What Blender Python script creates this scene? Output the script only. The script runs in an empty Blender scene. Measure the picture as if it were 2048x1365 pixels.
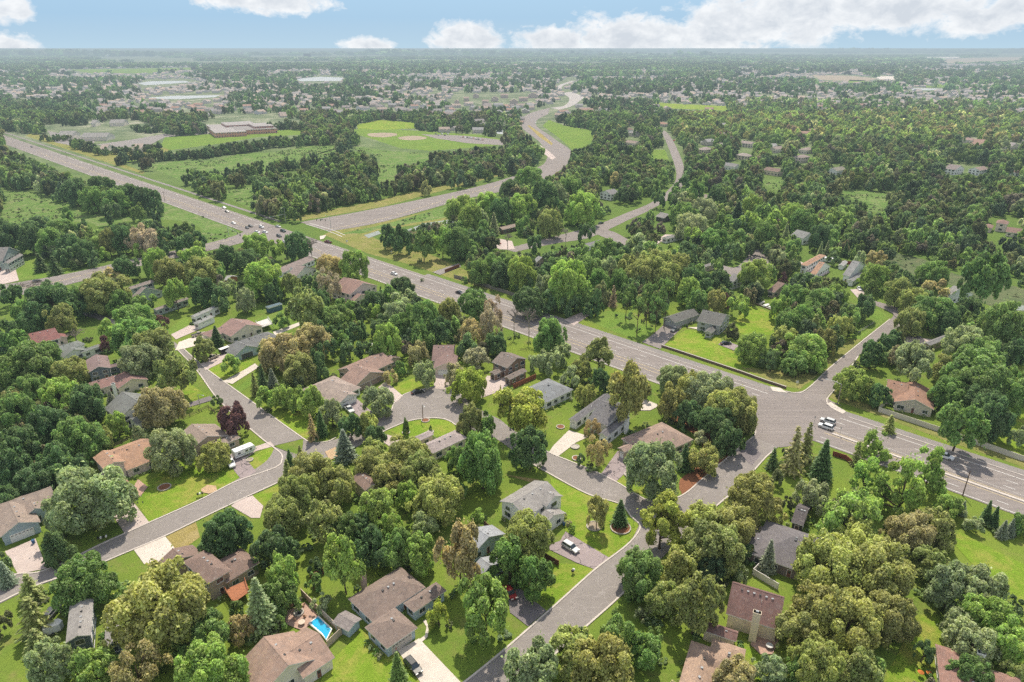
import bpy, bmesh, math, random
import numpy as np
from mathutils import Vector, Matrix
RND = random.Random(11)
NP = np.random.default_rng(5)
scene = bpy.context.scene
COL = scene.collection
PI = math.pi
# ------------------------------------------------------------------ camera and the ground it looks at
H = 115.0
F = 1365.0
CX, CY = 1024.0, 682.5
HOR = 93.0
PITCH = math.atan((CY - HOR) / F)
SP, CP = math.sin(PITCH), math.cos(PITCH)

def P(x, y, h=0.0):
    """point of the plane z=h seen at photo position x,y (2048x1365)"""
    u = (x - CX) / F; v = (y - CY) / F
    d = SP + v * CP
    t = (H - h) / d
    return Vector((u * t, t * (CP - v * SP), h))

def proj(X, Y, Z):
    dz = Z - H
    depth = Y * CP - dz * SP
    up = Y * SP + dz * CP
    return CX + F * X / depth, CY - F * up / depth, depth

cam_d = bpy.data.cameras.new("camera")
cam = bpy.data.objects.new("camera", cam_d)
COL.objects.link(cam)
cam.location = (0, 0, H)
cam.rotation_euler = (PI / 2 - PITCH, 0, 0)
cam_d.sensor_width = 36
cam_d.lens = F / 2048 * 36
cam_d.clip_start = 1.0
cam_d.clip_end = 90000
scene.camera = cam
scene.view_settings.view_transform = 'Standard'
scene.view_settings.look = 'None'
scene.view_settings.exposure = 0
scene.render.resolution_x = 1024
scene.render.resolution_y = 682
try:
    scene.cycles.use_denoising = False
    scene.cycles.denoiser = 'OPENIMAGEDENOISE'
    scene.cycles.denoising_input_passes = 'RGB_ALBEDO_NORMAL'
    scene.cycles.denoising_prefilter = 'ACCURATE'
    scene.cycles.use_adaptive_sampling = True
    scene.cycles.adaptive_threshold = 0.025
    scene.cycles.adaptive_min_samples = 12
    scene.render.use_persistent_data = False
    scene.cycles.max_bounces = 3
    scene.cycles.diffuse_bounces = 2
    scene.cycles.glossy_bounces = 1
    scene.cycles.transmission_bounces = 2
    scene.cycles.sample_clamp_indirect = 4
except Exception:
    pass

# ------------------------------------------------------------------ materials
def s2l(c):
    return tuple((x / 12.92 if x <= 0.04045 else ((x + 0.055) / 1.055) ** 2.4) for x in c)

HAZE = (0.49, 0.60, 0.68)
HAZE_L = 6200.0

def make_haze():  # haze painted into every material: a glow mixed in with distance
    g = bpy.data.node_groups.new("painted_haze", "ShaderNodeTree")
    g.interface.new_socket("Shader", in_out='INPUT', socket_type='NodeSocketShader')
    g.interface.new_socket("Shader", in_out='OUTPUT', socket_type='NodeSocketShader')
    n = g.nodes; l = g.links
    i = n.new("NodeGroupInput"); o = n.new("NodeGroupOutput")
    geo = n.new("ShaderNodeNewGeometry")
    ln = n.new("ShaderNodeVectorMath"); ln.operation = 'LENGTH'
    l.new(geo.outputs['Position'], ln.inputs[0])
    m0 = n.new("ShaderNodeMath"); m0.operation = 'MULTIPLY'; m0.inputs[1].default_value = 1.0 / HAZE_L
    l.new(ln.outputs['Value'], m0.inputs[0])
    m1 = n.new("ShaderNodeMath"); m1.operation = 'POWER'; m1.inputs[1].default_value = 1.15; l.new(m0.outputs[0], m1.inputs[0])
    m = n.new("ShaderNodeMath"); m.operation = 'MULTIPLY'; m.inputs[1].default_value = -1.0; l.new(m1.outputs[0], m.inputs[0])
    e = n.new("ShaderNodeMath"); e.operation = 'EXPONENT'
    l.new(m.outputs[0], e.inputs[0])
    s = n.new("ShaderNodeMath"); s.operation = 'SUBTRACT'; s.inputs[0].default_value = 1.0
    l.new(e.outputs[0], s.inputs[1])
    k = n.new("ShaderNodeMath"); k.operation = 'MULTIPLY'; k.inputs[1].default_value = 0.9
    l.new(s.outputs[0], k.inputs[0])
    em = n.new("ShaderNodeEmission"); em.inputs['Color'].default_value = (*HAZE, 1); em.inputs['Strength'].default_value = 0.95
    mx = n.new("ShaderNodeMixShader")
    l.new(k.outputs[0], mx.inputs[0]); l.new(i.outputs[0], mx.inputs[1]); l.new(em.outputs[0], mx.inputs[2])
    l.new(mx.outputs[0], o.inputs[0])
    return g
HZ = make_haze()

class NT:
    def __init__(s, name):
        s.m = bpy.data.materials.new(name); s.m.use_nodes = True
        s.n = s.m.node_tree.nodes; s.l = s.m.node_tree.links; s.n.clear()
        s.out = s.n.new("ShaderNodeOutputMaterial")
    def new(s, t, **kw):
        x = s.n.new(t)
        for k, v in kw.items(): setattr(x, k, v)
        return x
    def link(s, a, b): s.l.new(a, b)
    def pos(s):
        return s.new("ShaderNodeNewGeometry").outputs['Position']
    def objc(s):
        return s.new("ShaderNodeTexCoord").outputs['Object']
    def noise(s, vec, scale, detail=3, rough=0.55, dist=0.0):
        x = s.new("ShaderNodeTexNoise"); x.inputs['Scale'].default_value = scale
        x.inputs['Detail'].default_value = detail; x.inputs['Roughness'].default_value = rough
        x.inputs['Distortion'].default_value = dist
        s.link(vec, x.inputs['Vector']); return x.outputs['Fac']
    def ramp(s, fac, stops):
        x = s.new("ShaderNodeValToRGB"); e = x.color_ramp.elements
        while len(e) < len(stops): e.new(0.5)
        for i, (p, c) in enumerate(stops):
            e[i].position = p; e[i].color = (c, c, c, 1) if not hasattr(c, '__len__') else (*c, 1)
        s.link(fac, x.inputs[0]); return x.outputs['Color']
    def mix(s, fac, a, b, mode='MIX'):
        x = s.new("ShaderNodeMix", data_type='RGBA', blend_type=mode)
        for sock, v in ((x.inputs[0], fac), (x.inputs[6], a), (x.inputs[7], b)):
            if hasattr(v, 'is_output'): s.link(v, sock)
            elif hasattr(v, '__len__'): sock.default_value = (*v, 1)
            else: sock.default_value = v
        return x.outputs[2]
    def math(s, op, a, b=0.0):
        x = s.new("ShaderNodeMath", operation=op)
        for i, v in enumerate((a, b)):
            if hasattr(v, 'is_output'): s.link(v, x.inputs[i])
            else: x.inputs[i].default_value = v
        return x.outputs[0]
    def finish(s, col, rough=0.9, spec=0.2, metal=0.0, bump=None, bdist=0.1):
        b = s.new("ShaderNodeBsdfPrincipled")
        if hasattr(col, 'is_output'): s.link(col, b.inputs['Base Color'])
        else: b.inputs['Base Color'].default_value = (*col, 1)
        b.inputs['Roughness'].default_value = rough
        b.inputs['Specular IOR Level'].default_value = spec
        b.inputs['Metallic'].default_value = metal
        if bump is not None:
            bn = s.new("ShaderNodeBump"); bn.inputs['Distance'].default_value = bdist
            s.link(bump, bn.inputs['Height']); s.link(bn.outputs[0], b.inputs['Normal'])
        return s.end(b.outputs[0])
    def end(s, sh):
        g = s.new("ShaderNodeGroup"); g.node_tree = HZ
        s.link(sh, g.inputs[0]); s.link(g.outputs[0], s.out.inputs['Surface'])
        return s.m

M = {}
def plain(name, col, rough=0.8, spec=0.3, metal=0.0, var=0.25, sc=1.5):
    t = NT(name); f = t.noise(t.objc(), sc, 4)
    c = t.mix(f, tuple(x * (1 - var) for x in col), tuple(min(1, x * (1 + var)) for x in col))
    M[name] = t.finish(c, rough, spec, metal); return M[name]

def grass_mat(name, a, b, dry, dryamt=0.5, dark=None, wild=0.0):
    t = NT(name); p = t.pos()
    n1 = t.noise(p, 0.035, 4, 0.6); n2 = t.noise(p, 0.25, 5, 0.65); n3 = t.noise(p, 2.6, 4, 0.7)
    c = t.mix(t.ramp(n1, [(0.35, 0.0), (0.65, 1.0)]), a, b)
    c = t.mix(t.ramp(n2, [(0.52, 0.0), (0.74, dryamt)]), c, dry)
    if wild:
        n4 = t.noise(p, 0.6, 4, 0.75)
        c = t.mix(t.ramp(n4, [(0.40, 0.0), (0.62, wild)]), c, tuple(x * 0.45 for x in a))
    n5 = t.noise(p, 0.11, 5, 0.7, 0.8)
    c = t.mix(t.ramp(n5, [(0.47, 0.0), (0.64, dryamt * 0.85)]), c, dry)
    n6 = t.noise(p, 0.5, 5, 0.75)
    c = t.mix(t.ramp(n6, [(0.34, 0.35), (0.5, 0.0)]), c, tuple(x * 0.55 for x in a))
    w = t.new("ShaderNodeTexWave", wave_type='BANDS', bands_direction='DIAGONAL'); w.inputs['Scale'].default_value = 0.55; w.inputs['Distortion'].default_value = 1.2; t.link(p, w.inputs['Vector'])
    c = t.mix(t.math('MULTIPLY', w.outputs['Fac'], 0.16 if not wild else 0.0), c, tuple(x * 0.6 for x in a))
    c = t.mix(t.ramp(n3, [(0.25, 0.55), (0.75, 0.0)]), c, tuple(x * 0.45 for x in a))
    M[name] = t.finish(c, 1.0, 0.05, bump=n3, bdist=0.25); return M[name]

grass_mat('lawn_grass', (0.16, 0.22, 0.03), (0.22, 0.27, 0.035), (0.34, 0.30, 0.08), 0.7)
grass_mat('lawn_fresh', (0.18, 0.30, 0.03), (0.26, 0.37, 0.045), (0.42, 0.36, 0.10), 0.85)
grass_mat('lawn_cool', (0.155, 0.26, 0.045), (0.21, 0.31, 0.055), (0.27, 0.27, 0.09), 0.45)  # duller mid-distance lawn, cloud shade put into the grass colour
grass_mat('meadow_grass', (0.135, 0.245, 0.055), (0.20, 0.31, 0.08), (0.32, 0.31, 0.16), 0.75, wild=0.6)
grass_mat('verge_grass', (0.21, 0.24, 0.06), (0.29, 0.28, 0.09), (0.40, 0.32, 0.15), 0.9)
grass_mat('marsh_reeds', (0.12, 0.165, 0.075), (0.18, 0.21, 0.10), (0.23, 0.21, 0.12), 0.6, wild=0.4)
grass_mat('dry_lawn', (0.34, 0.27, 0.09), (0.42, 0.34, 0.13), (0.48, 0.38, 0.2), 0.8)

def ground_mat():
    t = NT('ground'); p = t.pos()
    n1 = t.noise(p, 0.03, 4, 0.6); n2 = t.noise(p, 0.22, 5, 0.65); n3 = t.noise(p, 2.2, 4, 0.7)
    c = t.mix(t.ramp(n1, [(0.35, 0.0), (0.65, 1.0)]), (0.135, 0.21, 0.035), (0.21, 0.275, 0.04))
    c = t.mix(t.ramp(n2, [(0.52, 0.0), (0.75, 0.7)]), c, (0.27, 0.23, 0.09))
    c = t.mix(t.ramp(n3, [(0.25, 0.6), (0.75, 0.0)]), c, (0.07, 0.10, 0.025))
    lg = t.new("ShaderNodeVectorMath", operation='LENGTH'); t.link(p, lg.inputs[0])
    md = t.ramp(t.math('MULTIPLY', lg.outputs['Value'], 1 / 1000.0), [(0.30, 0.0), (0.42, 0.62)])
    c = t.mix(md, c, (0.085, 0.145, 0.04))  # cooler and darker farther off: cloud shade painted into the ground
    # farther out: suburbs seen as a mottle of leaf, roof and pavement
    ln = t.new("ShaderNodeVectorMath", operation='LENGTH'); t.link(p, ln.inputs[0])
    far = t.ramp(t.math('MULTIPLY', ln.outputs['Value'], 1 / 4000.0), [(0.15, 0.0), (0.3, 1.0)])
    m1 = t.noise(p, 0.02, 6, 0.75); m2 = t.noise(p, 0.0022, 5, 0.6)
    fc = t.mix(t.ramp(m1, [(0.42, 0.0), (0.60, 1.0)]), (0.11, 0.145, 0.08), (0.22, 0.24, 0.15))
    tanf = t.math('MULTIPLY', t.ramp(m1, [(0.55, 0.0), (0.68, 1.0)]), t.ramp(m2, [(0.45, 0.1), (0.62, 1.0)]))
    fc = t.mix(tanf, fc, (0.46, 0.41, 0.36))
    c = t.mix(far, c, fc)
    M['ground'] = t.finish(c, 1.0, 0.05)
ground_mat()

def asphalt(name, a, b, crack=0.0, streak=0.25, wear=False):
    t = NT(name); p = t.pos()
    n1 = t.noise(p, 0.09, 5, 0.65); n2 = t.noise(p, 2.0, 3, 0.6); n3 = t.noise(p, 0.7, 4, 0.6, 1.5)
    c = t.mix(t.ramp(n1, [(0.3, 0.0), (0.7, 1.0)]), a, b)
    c = t.mix(t.math('MULTIPLY', n2, 0.12), c, tuple(x * 0.6 for x in a))
    c = t.mix(t.ramp(n3, [(0.45, 0.0), (0.75, streak)]), c, tuple(min(1, x * 1.45) for x in b))
    if wear:
        mp = t.new("ShaderNodeMapping"); mp.inputs['Rotation'].default_value = (0, 0, math.radians(44.3)); mp.inputs['Scale'].default_value = (0.006, 0.75, 1); t.link(p, mp.inputs[0])
        nw = t.noise(mp.outputs[0], 1.0, 3, 0.6); c = t.mix(t.ramp(nw, [(0.42, 0.45), (0.62, 0.0)]), c, tuple(x * 0.72 for x in a))
        npt = t.noise(p, 0.045, 2, 0.4); c = t.mix(t.ramp(npt, [(0.63, 0.0), (0.645, 0.3)]), c, tuple(x * 0.7 for x in a))
    if crack:
        v = t.new("ShaderNodeTexVoronoi", feature='DISTANCE_TO_EDGE'); v.inputs['Scale'].default_value = 0.16
        wp = t.new("ShaderNodeVectorMath", operation='ADD'); t.link(p, wp.inputs[0])
        nn = t.new("ShaderNodeTexNoise"); nn.inputs['Scale'].default_value = 0.35; t.link(p, nn.inputs['Vector'])
        sc = t.new("ShaderNodeVectorMath", operation='SCALE'); sc.inputs['Scale'].default_value = 5.0
        t.link(nn.outputs['Color'], sc.inputs[0]); t.link(sc.outputs[0], wp.inputs[1])
        t.link(wp.outputs[0], v.inputs['Vector'])
        line = t.ramp(v.outputs['Distance'], [(0.006, crack), (0.02, 0.0)])
        c = t.mix(line, c, (0.06, 0.055, 0.055) if crack > 0.5 else (0.42, 0.38, 0.36))
    M[name] = t.finish(c, 0.9, 0.2); return M[name]
asphalt('road_asphalt', (0.225, 0.20, 0.184), (0.262, 0.233, 0.215), 0.32, 0.18)
asphalt('highway_asphalt', (0.24, 0.208, 0.192), (0.275, 0.24, 0.222), 0.0, 0.08, True)
asphalt('dark_asphalt', (0.16, 0.14, 0.145), (0.21, 0.185, 0.185), 0.0, 0.1)
asphalt('path_asphalt', (0.21, 0.19, 0.18), (0.26, 0.235, 0.22), 0.0, 0.15)
asphalt('drive_asphalt', (0.27, 0.22, 0.22), (0.33, 0.27, 0.265), 0.9)
asphalt('pink_concrete', (0.42, 0.34, 0.31), (0.52, 0.43, 0.39), 0.3)
asphalt('concrete', (0.50, 0.44, 0.38), (0.62, 0.55, 0.48), 0.25)
asphalt('far_road', (0.33, 0.30, 0.28), (0.40, 0.36, 0.335), 0.0)
plain('curb', (0.52, 0.46, 0.41), 0.9, 0.2, var=0.2, sc=0.6)
plain('paint_white', (0.62, 0.60, 0.57), 0.8, var=0.25, sc=0.8)
plain('paint_yellow', (0.55, 0.44, 0.24), 0.8, var=0.3, sc=0.8)
plain('mulch', (0.22, 0.10, 0.055), 1.0, 0.05, var=0.5, sc=3)
plain('dirt', (0.45, 0.32, 0.20), 1.0, 0.05, var=0.35, sc=1)
plain('sand', (0.33, 0.27, 0.20), 1.0, 0.05, var=0.2, sc=0.3)
plain('paver', (0.42, 0.28, 0.22), 0.9, 0.1, var=0.45, sc=2.5)
plain('stone', (0.42, 0.38, 0.33), 0.9, 0.1, var=0.4, sc=2)
plain('bark', (0.115, 0.085, 0.065), 1.0, 0.05, var=0.45, sc=6)
plain('pale_bark', (0.30, 0.25, 0.22), 1.0, 0.05, var=0.3, sc=6)
plain('metal', (0.45, 0.46, 0.46), 0.45, 0.5, 0.6, var=0.1)
plain('wood_pole', (0.13, 0.075, 0.045), 0.95, 0.1, var=0.3, sc=4)
plain('black_plastic', (0.02, 0.02, 0.022), 0.5, 0.4)
plain('rubber', (0.022, 0.022, 0.022), 0.8, 0.2)
plain('chrome', (0.6, 0.6, 0.62), 0.25, 0.5, 0.9, var=0.05)
plain('lamp_lens', (0.75, 0.75, 0.7), 0.3, 0.5, var=0.05)
plain('tail_red', (0.4, 0.02, 0.015), 0.3, 0.5, var=0.05)
plain('white_trim', (0.72, 0.70, 0.66), 0.7, 0.3, var=0.08)
plain('steel_grey', (0.30, 0.31, 0.32), 0.6, 0.4, var=0.15)
plain('pool_water', (0.02, 0.38, 0.62), 0.08, 0.6, var=0.25, sc=1.2)
plain('pond_water', (0.36, 0.38, 0.38), 0.6, 0.2, var=0.08, sc=0.05)
plain('creek_water', (0.24, 0.26, 0.22), 0.4, 0.3, var=0.15, sc=0.4)
plain('glass_dark', (0.035, 0.045, 0.055), 0.12, 0.7, var=0.2)

def objmat(name, rough=0.85, spec=0.2, kind=None, metal=0.0, coat=0.0):
    """colour comes from the object's own colour"""
    t = NT(name); oi = t.new("ShaderNodeObjectInfo"); c = oi.outputs['Color']; p = t.objc(); bump = None
    if kind == 'shingle':
        sep = t.new("ShaderNodeSeparateXYZ"); t.link(p, sep.inputs[0])
        br = t.new("ShaderNodeTexBrick"); br.inputs['Scale'].default_value = 1.0
        br.inputs['Brick Width'].default_value = 0.55; br.inputs['Row Height'].default_value = 0.13
        br.inputs['Mortar Size'].default_value = 0.012
        cmb = t.new("ShaderNodeCombineXYZ"); t.link(t.math('ADD', sep.outputs[0], sep.outputs[1]), cmb.inputs[0])
        t.link(t.math('MULTIPLY', sep.outputs[2], 1.0), cmb.inputs[1]); t.link(cmb.outputs[0], br.inputs['Vector'])
        br.inputs['Color1'].default_value = (1, 1, 1, 1); br.inputs['Color2'].default_value = (0.72, 0.72, 0.74, 1)
        br.inputs['Mortar'].default_value = (0.5, 0.5, 0.5, 1)
        c = t.mix(0.6, c, br.outputs['Color'], 'MULTIPLY'); c = t.mix(1.0, c, (1.35, 1.33, 1.3), 'MULTIPLY')
        n = t.noise(p, 0.45, 5, 0.7); c = t.mix(t.ramp(n, [(0.35, 0.35), (0.6, 0.0)]), c, (0.09, 0.08, 0.08))
        n = t.noise(p, 7.0, 3, 0.8); c = t.mix(t.ramp(n, [(0.35, 0.45), (0.7, 0.0)]), c, (0.10, 0.085, 0.08))
        mp = t.new("ShaderNodeMapping"); mp.inputs['Scale'].default_value = (1.6, 1.6, 0.25); t.link(p, mp.inputs[0])
        n = t.noise(mp.outputs[0], 1.0, 4, 0.7); c = t.mix(t.ramp(n, [(0.52, 0.0), (0.8, 0.3)]), c, (0.5, 0.46, 0.44))
    elif kind == 'siding':
        w = t.new("ShaderNodeTexWave", wave_type='BANDS', bands_direction='Z', wave_profile='SAW')
        w.inputs['Scale'].default_value = 1.6; t.link(p, w.inputs['Vector'])
        c = t.mix(t.ramp(w.outputs['Fac'], [(0.0, 0.4), (0.18, 0.0)]), c, (0.10, 0.10, 0.10))
        n = t.noise(p, 0.8, 4, 0.6); c = t.mix(t.ramp(n, [(0.4, 0.18), (0.65, 0.0)]), c, (0.12, 0.11, 0.10))
    elif kind == 'noisy':
        n = t.noise(p, 3.0, 4, 0.6); c = t.mix(t.ramp(n, [(0.35, 0.16), (0.65, 0.0)]), c, (0.05, 0.045, 0.04))
    elif kind == 'boards':
        w = t.new("ShaderNodeTexWave", wave_type='BANDS', bands_direction='X', wave_profile='SAW')
        w.inputs['Scale'].default_value = 1.9; t.link(p, w.inputs['Vector'])
        c = t.mix(t.ramp(w.outputs['Fac'], [(0.0, 0.6), (0.15, 0.0)]), c, (0.05, 0.045, 0.04))
        n = t.noise(p, 2.0, 4, 0.6); c = t.mix(t.ramp(n, [(0.35, 0.3), (0.65, 0.0)]), c, (0.08, 0.07, 0.06))
    M[name] = t.finish(c, rough, spec, metal)
    if coat:
        for nd in M[name].node_tree.nodes:
            if nd.type == 'BSDF_PRINCIPLED': nd.inputs['Coat Weight'].default_value = coat; nd.inputs['Coat Roughness'].default_value = 0.06
    return M[name]
objmat('shingles', 0.95, 0.1, 'shingle')
objmat('siding', 0.85, 0.2, 'siding')
objmat('painted', 0.7, 0.3)
objmat('noisy', 0.95, 0.1, 'noisy')
objmat('boards', 0.95, 0.1, 'boards')
objmat('car_paint', 0.45, 0.4, None, 0.0, 0.25)

def leaf_mat(name, attr, trans=0.46):
    t = NT(name)
    if attr:
        a = t.new("ShaderNodeAttribute", attribute_type='INSTANCER', attribute_name='tint'); c = a.outputs['Color']
    else:
        c = t.new("ShaderNodeObjectInfo").outputs['Color']
    lv = t.new("ShaderNodeAttribute", attribute_type='GEOMETRY', attribute_name='lv')
    sep = t.new("ShaderNodeSeparateColor"); t.link(lv.outputs['Color'], sep.inputs[0])
    # r: brightness of the sprig, g: hue shift towards yellow, b: dead or dry
    hs = t.new("ShaderNodeHueSaturation"); t.link(c, hs.inputs['Color'])
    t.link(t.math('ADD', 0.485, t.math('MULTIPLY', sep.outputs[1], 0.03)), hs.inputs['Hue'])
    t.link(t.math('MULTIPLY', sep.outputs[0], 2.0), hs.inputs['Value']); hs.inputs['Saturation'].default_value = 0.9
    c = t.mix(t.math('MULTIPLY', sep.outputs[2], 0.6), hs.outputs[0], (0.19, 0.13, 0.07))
    d = t.new("ShaderNodeBsdfDiffuse"); t.link(c, d.inputs['Color'])
    tr = t.new("ShaderNodeBsdfTranslucent")
    t.link(t.mix(0.5, c, (1.2, 1.25, 0.6), 'MULTIPLY'), tr.inputs['Color'])
    gl = t.new("ShaderNodeBsdfGlossy"); gl.inputs['Roughness'].default_value = 0.55; gl.inputs['Color'].default_value = (0.5, 0.5, 0.45, 1)
    m1 = t.new("ShaderNodeMixShader"); m1.inputs[0].default_value = trans
    t.link(d.outputs[0], m1.inputs[1]); t.link(tr.outputs[0], m1.inputs[2])
    m2 = t.new("ShaderNodeMixShader"); m2.inputs[0].default_value = 0.055
    t.link(m1.outputs[0], m2.inputs[1]); t.link(gl.outputs[0], m2.inputs[2])
    M[name] = t.end(m2.outputs[0]); return M[name]
leaf_mat('leaves', False); leaf_mat('leaves_mass', True)

# ------------------------------------------------------------------ mesh helpers
class MB:
    def __init__(s): s.v = []; s.f = []; s.m = []
    def add(s, vs, fs, mi=0):
        k = len(s.v); s.v += [tuple(v) for v in vs]; s.f += [tuple(i + k for i in f) for f in fs]; s.m += [mi] * len(fs)
    def box(s, x0, y0, z0, x1, y1, z1, mi=0, M4=None):
        vs = [(x0,y0,z0),(x1,y0,z0),(x1,y1,z0),(x0,y1,z0),(x0,y0,z1),(x1,y0,z1),(x1,y1,z1),(x0,y1,z1)]
        if M4 is not None: vs = [M4 @ Vector(v) for v in vs]
        s.add(vs, [(0,3,2,1),(4,5,6,7),(0,1,5,4),(1,2,6,5),(2,3,7,6),(3,0,4,7)], mi)
    def tube(s, pts, rad, n=6, mi=0, cap=True):
        pts = [Vector(p) for p in pts]
        if not hasattr(rad, '__len__'): rad = [rad] * len(pts)
        rings = []
        for i, p in enumerate(pts):
            d = (pts[min(i + 1, len(pts) - 1)] - pts[max(i - 1, 0)])
            d = d.normalized() if d.length > 1e-9 else Vector((0, 0, 1))
            a = d.orthogonal().normalized() if abs(d.z) < 0.95 else Vector((1, 0, 0)).cross(d).normalized()
            b = d.cross(a)
            rings.append([p + (a * math.cos(2*PI*j/n) + b * math.sin(2*PI*j/n)) * rad[i] for j in range(n)])
        vs = [v for r in rings for v in r]; fs = []
        for i in range(len(pts) - 1):
            for j in range(n):
                k = (j + 1) % n
                fs.append((i*n+j, i*n+k, (i+1)*n+k, (i+1)*n+j))
        if cap: fs.append(tuple(range(n - 1, -1, -1))); fs.append(tuple((len(pts)-1)*n + j for j in range(n)))
        s.add(vs, fs, mi)
    def mesh(s, name, mats, smooth=False):
        me = bpy.data.meshes.new(name); me.from_pydata(s.v, [], s.f); 
        for m in mats: me.materials.append(M[m])
        if len(mats) > 1: me.polygons.foreach_set('material_index', s.m)
        if smooth: me.polygons.foreach_set('use_smooth', [True] * len(me.polygons))
        me.update(); return me
    def build(s, name, mats, parent=None, smooth=False, color=None):
        if isinstance(mats, str): mats = [mats]
        return link(name, s.mesh(name, mats, smooth), parent, color)

def link(name, me, parent=None, color=None):
    o = bpy.data.objects.new(name, me); COL.objects.link(o)
    if parent is not None: o.parent = parent
    if color is not None: o.color = (*color, 1)
    return o
def tag(o, label, cat, group=None, kind=None):
    o['label'] = label; o['category'] = cat
    if group: o['group'] = group
    if kind: o['kind'] = kind
    return o
def empty(name, loc, rz=0.0, sc=None):
    o = bpy.data.objects.new(name, None); COL.objects.link(o); o.location = loc; o.rotation_euler = (0, 0, rz)
    o.empty_display_size = 0.5
    if sc: o.scale = sc
    return o
def copy_tree(o, parent=None):
    c = o.copy(); COL.objects.link(c)
    if parent is not None: c.parent = parent
    for ch in list(o.children): copy_tree(ch, c)
    return c

# ------------------------------------------------------------------ sheets and strips on the ground
def sheet(name, poly, mat, z, kind='structure', smooth_n=0, label=None):
    pts = [P(x, y) for x, y in poly]
    if smooth_n:
        q = []
        n = len(pts)
        for i in range(n):
            a, b, c, d = pts[i-1], pts[i], pts[(i+1) % n], pts[(i+2) % n]
            for k in range(smooth_n):
                t = k / smooth_n
                q.append(0.5 * ((2*b) + (-a + c)*t + (2*a - 5*b + 4*c - d)*t*t + (-a + 3*b - 3*c + d)*t*t*t))
        pts = q
    mb = MB(); mb.add([(p.x, p.y, z) for p in pts], [tuple(range(len(pts)))])
    # face up
    ar = sum(pts[i-1].x * pts[i].y - pts[i].x * pts[i-1].y for i in range(len(pts)))
    if ar < 0: mb.f[0] = tuple(reversed(mb.f[0]))
    o = mb.build(name, mat); o['kind'] = kind
    return o
def crv(pts, n=6):
    q = []
    for i in range(len(pts) - 1):
        a = pts[max(i-1, 0)]; b = pts[i]; c = pts[i+1]; d = pts[min(i+2, len(pts)-1)]
        for k in range(n):
            t = k / n
            q.append(0.5 * ((2*b) + (-a + c)*t + (2*a - 5*b + 4*c - d)*t*t + (-a + 3*b - 3*c + d)*t*t*t))
    q.append(pts[-1]); return q
def strip_pairs(name, L, Rr, mat, z, n=6):
    """road between two edge lines given at the same stations"""
    a = crv([P(*p) for p in L], n); b = crv([P(*p) for p in Rr], n)
    vs = []; fs = []
    for p, q in zip(a, b): vs += [(p.x, p.y, z), (q.x, q.y, z)]
    for i in range(len(a) - 1): fs.append((2*i, 2*i+1, 2*i+3, 2*i+2))
    mb = MB(); mb.add(vs, fs)
    p0, p1, p2 = [Vector(vs[k]) for k in fs[0][:3]]
    if (p1 - p0).cross(p2 - p0).z < 0: mb.f = [tuple(reversed(f)) for f in mb.f]
    o = mb.build(name, mat); o['kind'] = 'structure'; return o
def ribbon(mb, pts, w, z0, z1=None, off=0.0, mi=0):
    """flat (z1 None) or raised band along world points"""
    n = len(pts); L = []; Rr = []
    for i in range(n):
        d = pts[min(i+1, n-1)] - pts[max(i-1, 0)]; d.z = 0
        if d.length < 1e-6: d = Vector((1, 0, 0))
        d.normalize(); nn = Vector((-d.y, d.x, 0))
        L.append(pts[i] + nn * (off + w/2)); Rr.append(pts[i] + nn * (off - w/2))
    if z1 is None:
        vs = []; 
        for a, b in zip(L, Rr): vs += [(a.x, a.y, z0), (b.x, b.y, z0)]
        mb.add(vs, [(2*i+1, 2*i+3, 2*i+2, 2*i) for i in range(n-1)], mi)
    else:
        vs = []
        for a, b in zip(L, Rr): vs += [(a.x, a.y, z0), (b.x, b.y, z0), (b.x, b.y, z1), (a.x, a.y, z1)]
        fs = []
        for i in range(n-1):
            k = 4*i; j = k + 4
            fs += [(k+2, j+2, j+3, k+3), (k+1, j+1, j+2, k+2), (k+3, j+3, j, k)]
        fs += [(0, 1, 2, 3), (4*(n-1)+3, 4*(n-1)+2, 4*(n-1)+1, 4*(n-1))]
        mb.add(vs, fs, mi)
def dashes(mb, pts, w, z, dash, gap, off=0.0, mi=0):
    ds = [0.0]
    for i in range(1, len(pts)): ds.append(ds[-1] + (pts[i] - pts[i-1]).length)
    def at(s):
        for i in range(1, len(ds)):
            if ds[i] >= s:
                t = (s - ds[i-1]) / max(1e-6, ds[i] - ds[i-1]); return pts[i-1].lerp(pts[i], t)
        return pts[-1]
    s = 0.0
    while s < ds[-1] - dash:
        ribbon(mb, [at(s), at(s + dash)], w, z, None, off, mi); s += dash + gap
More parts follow.
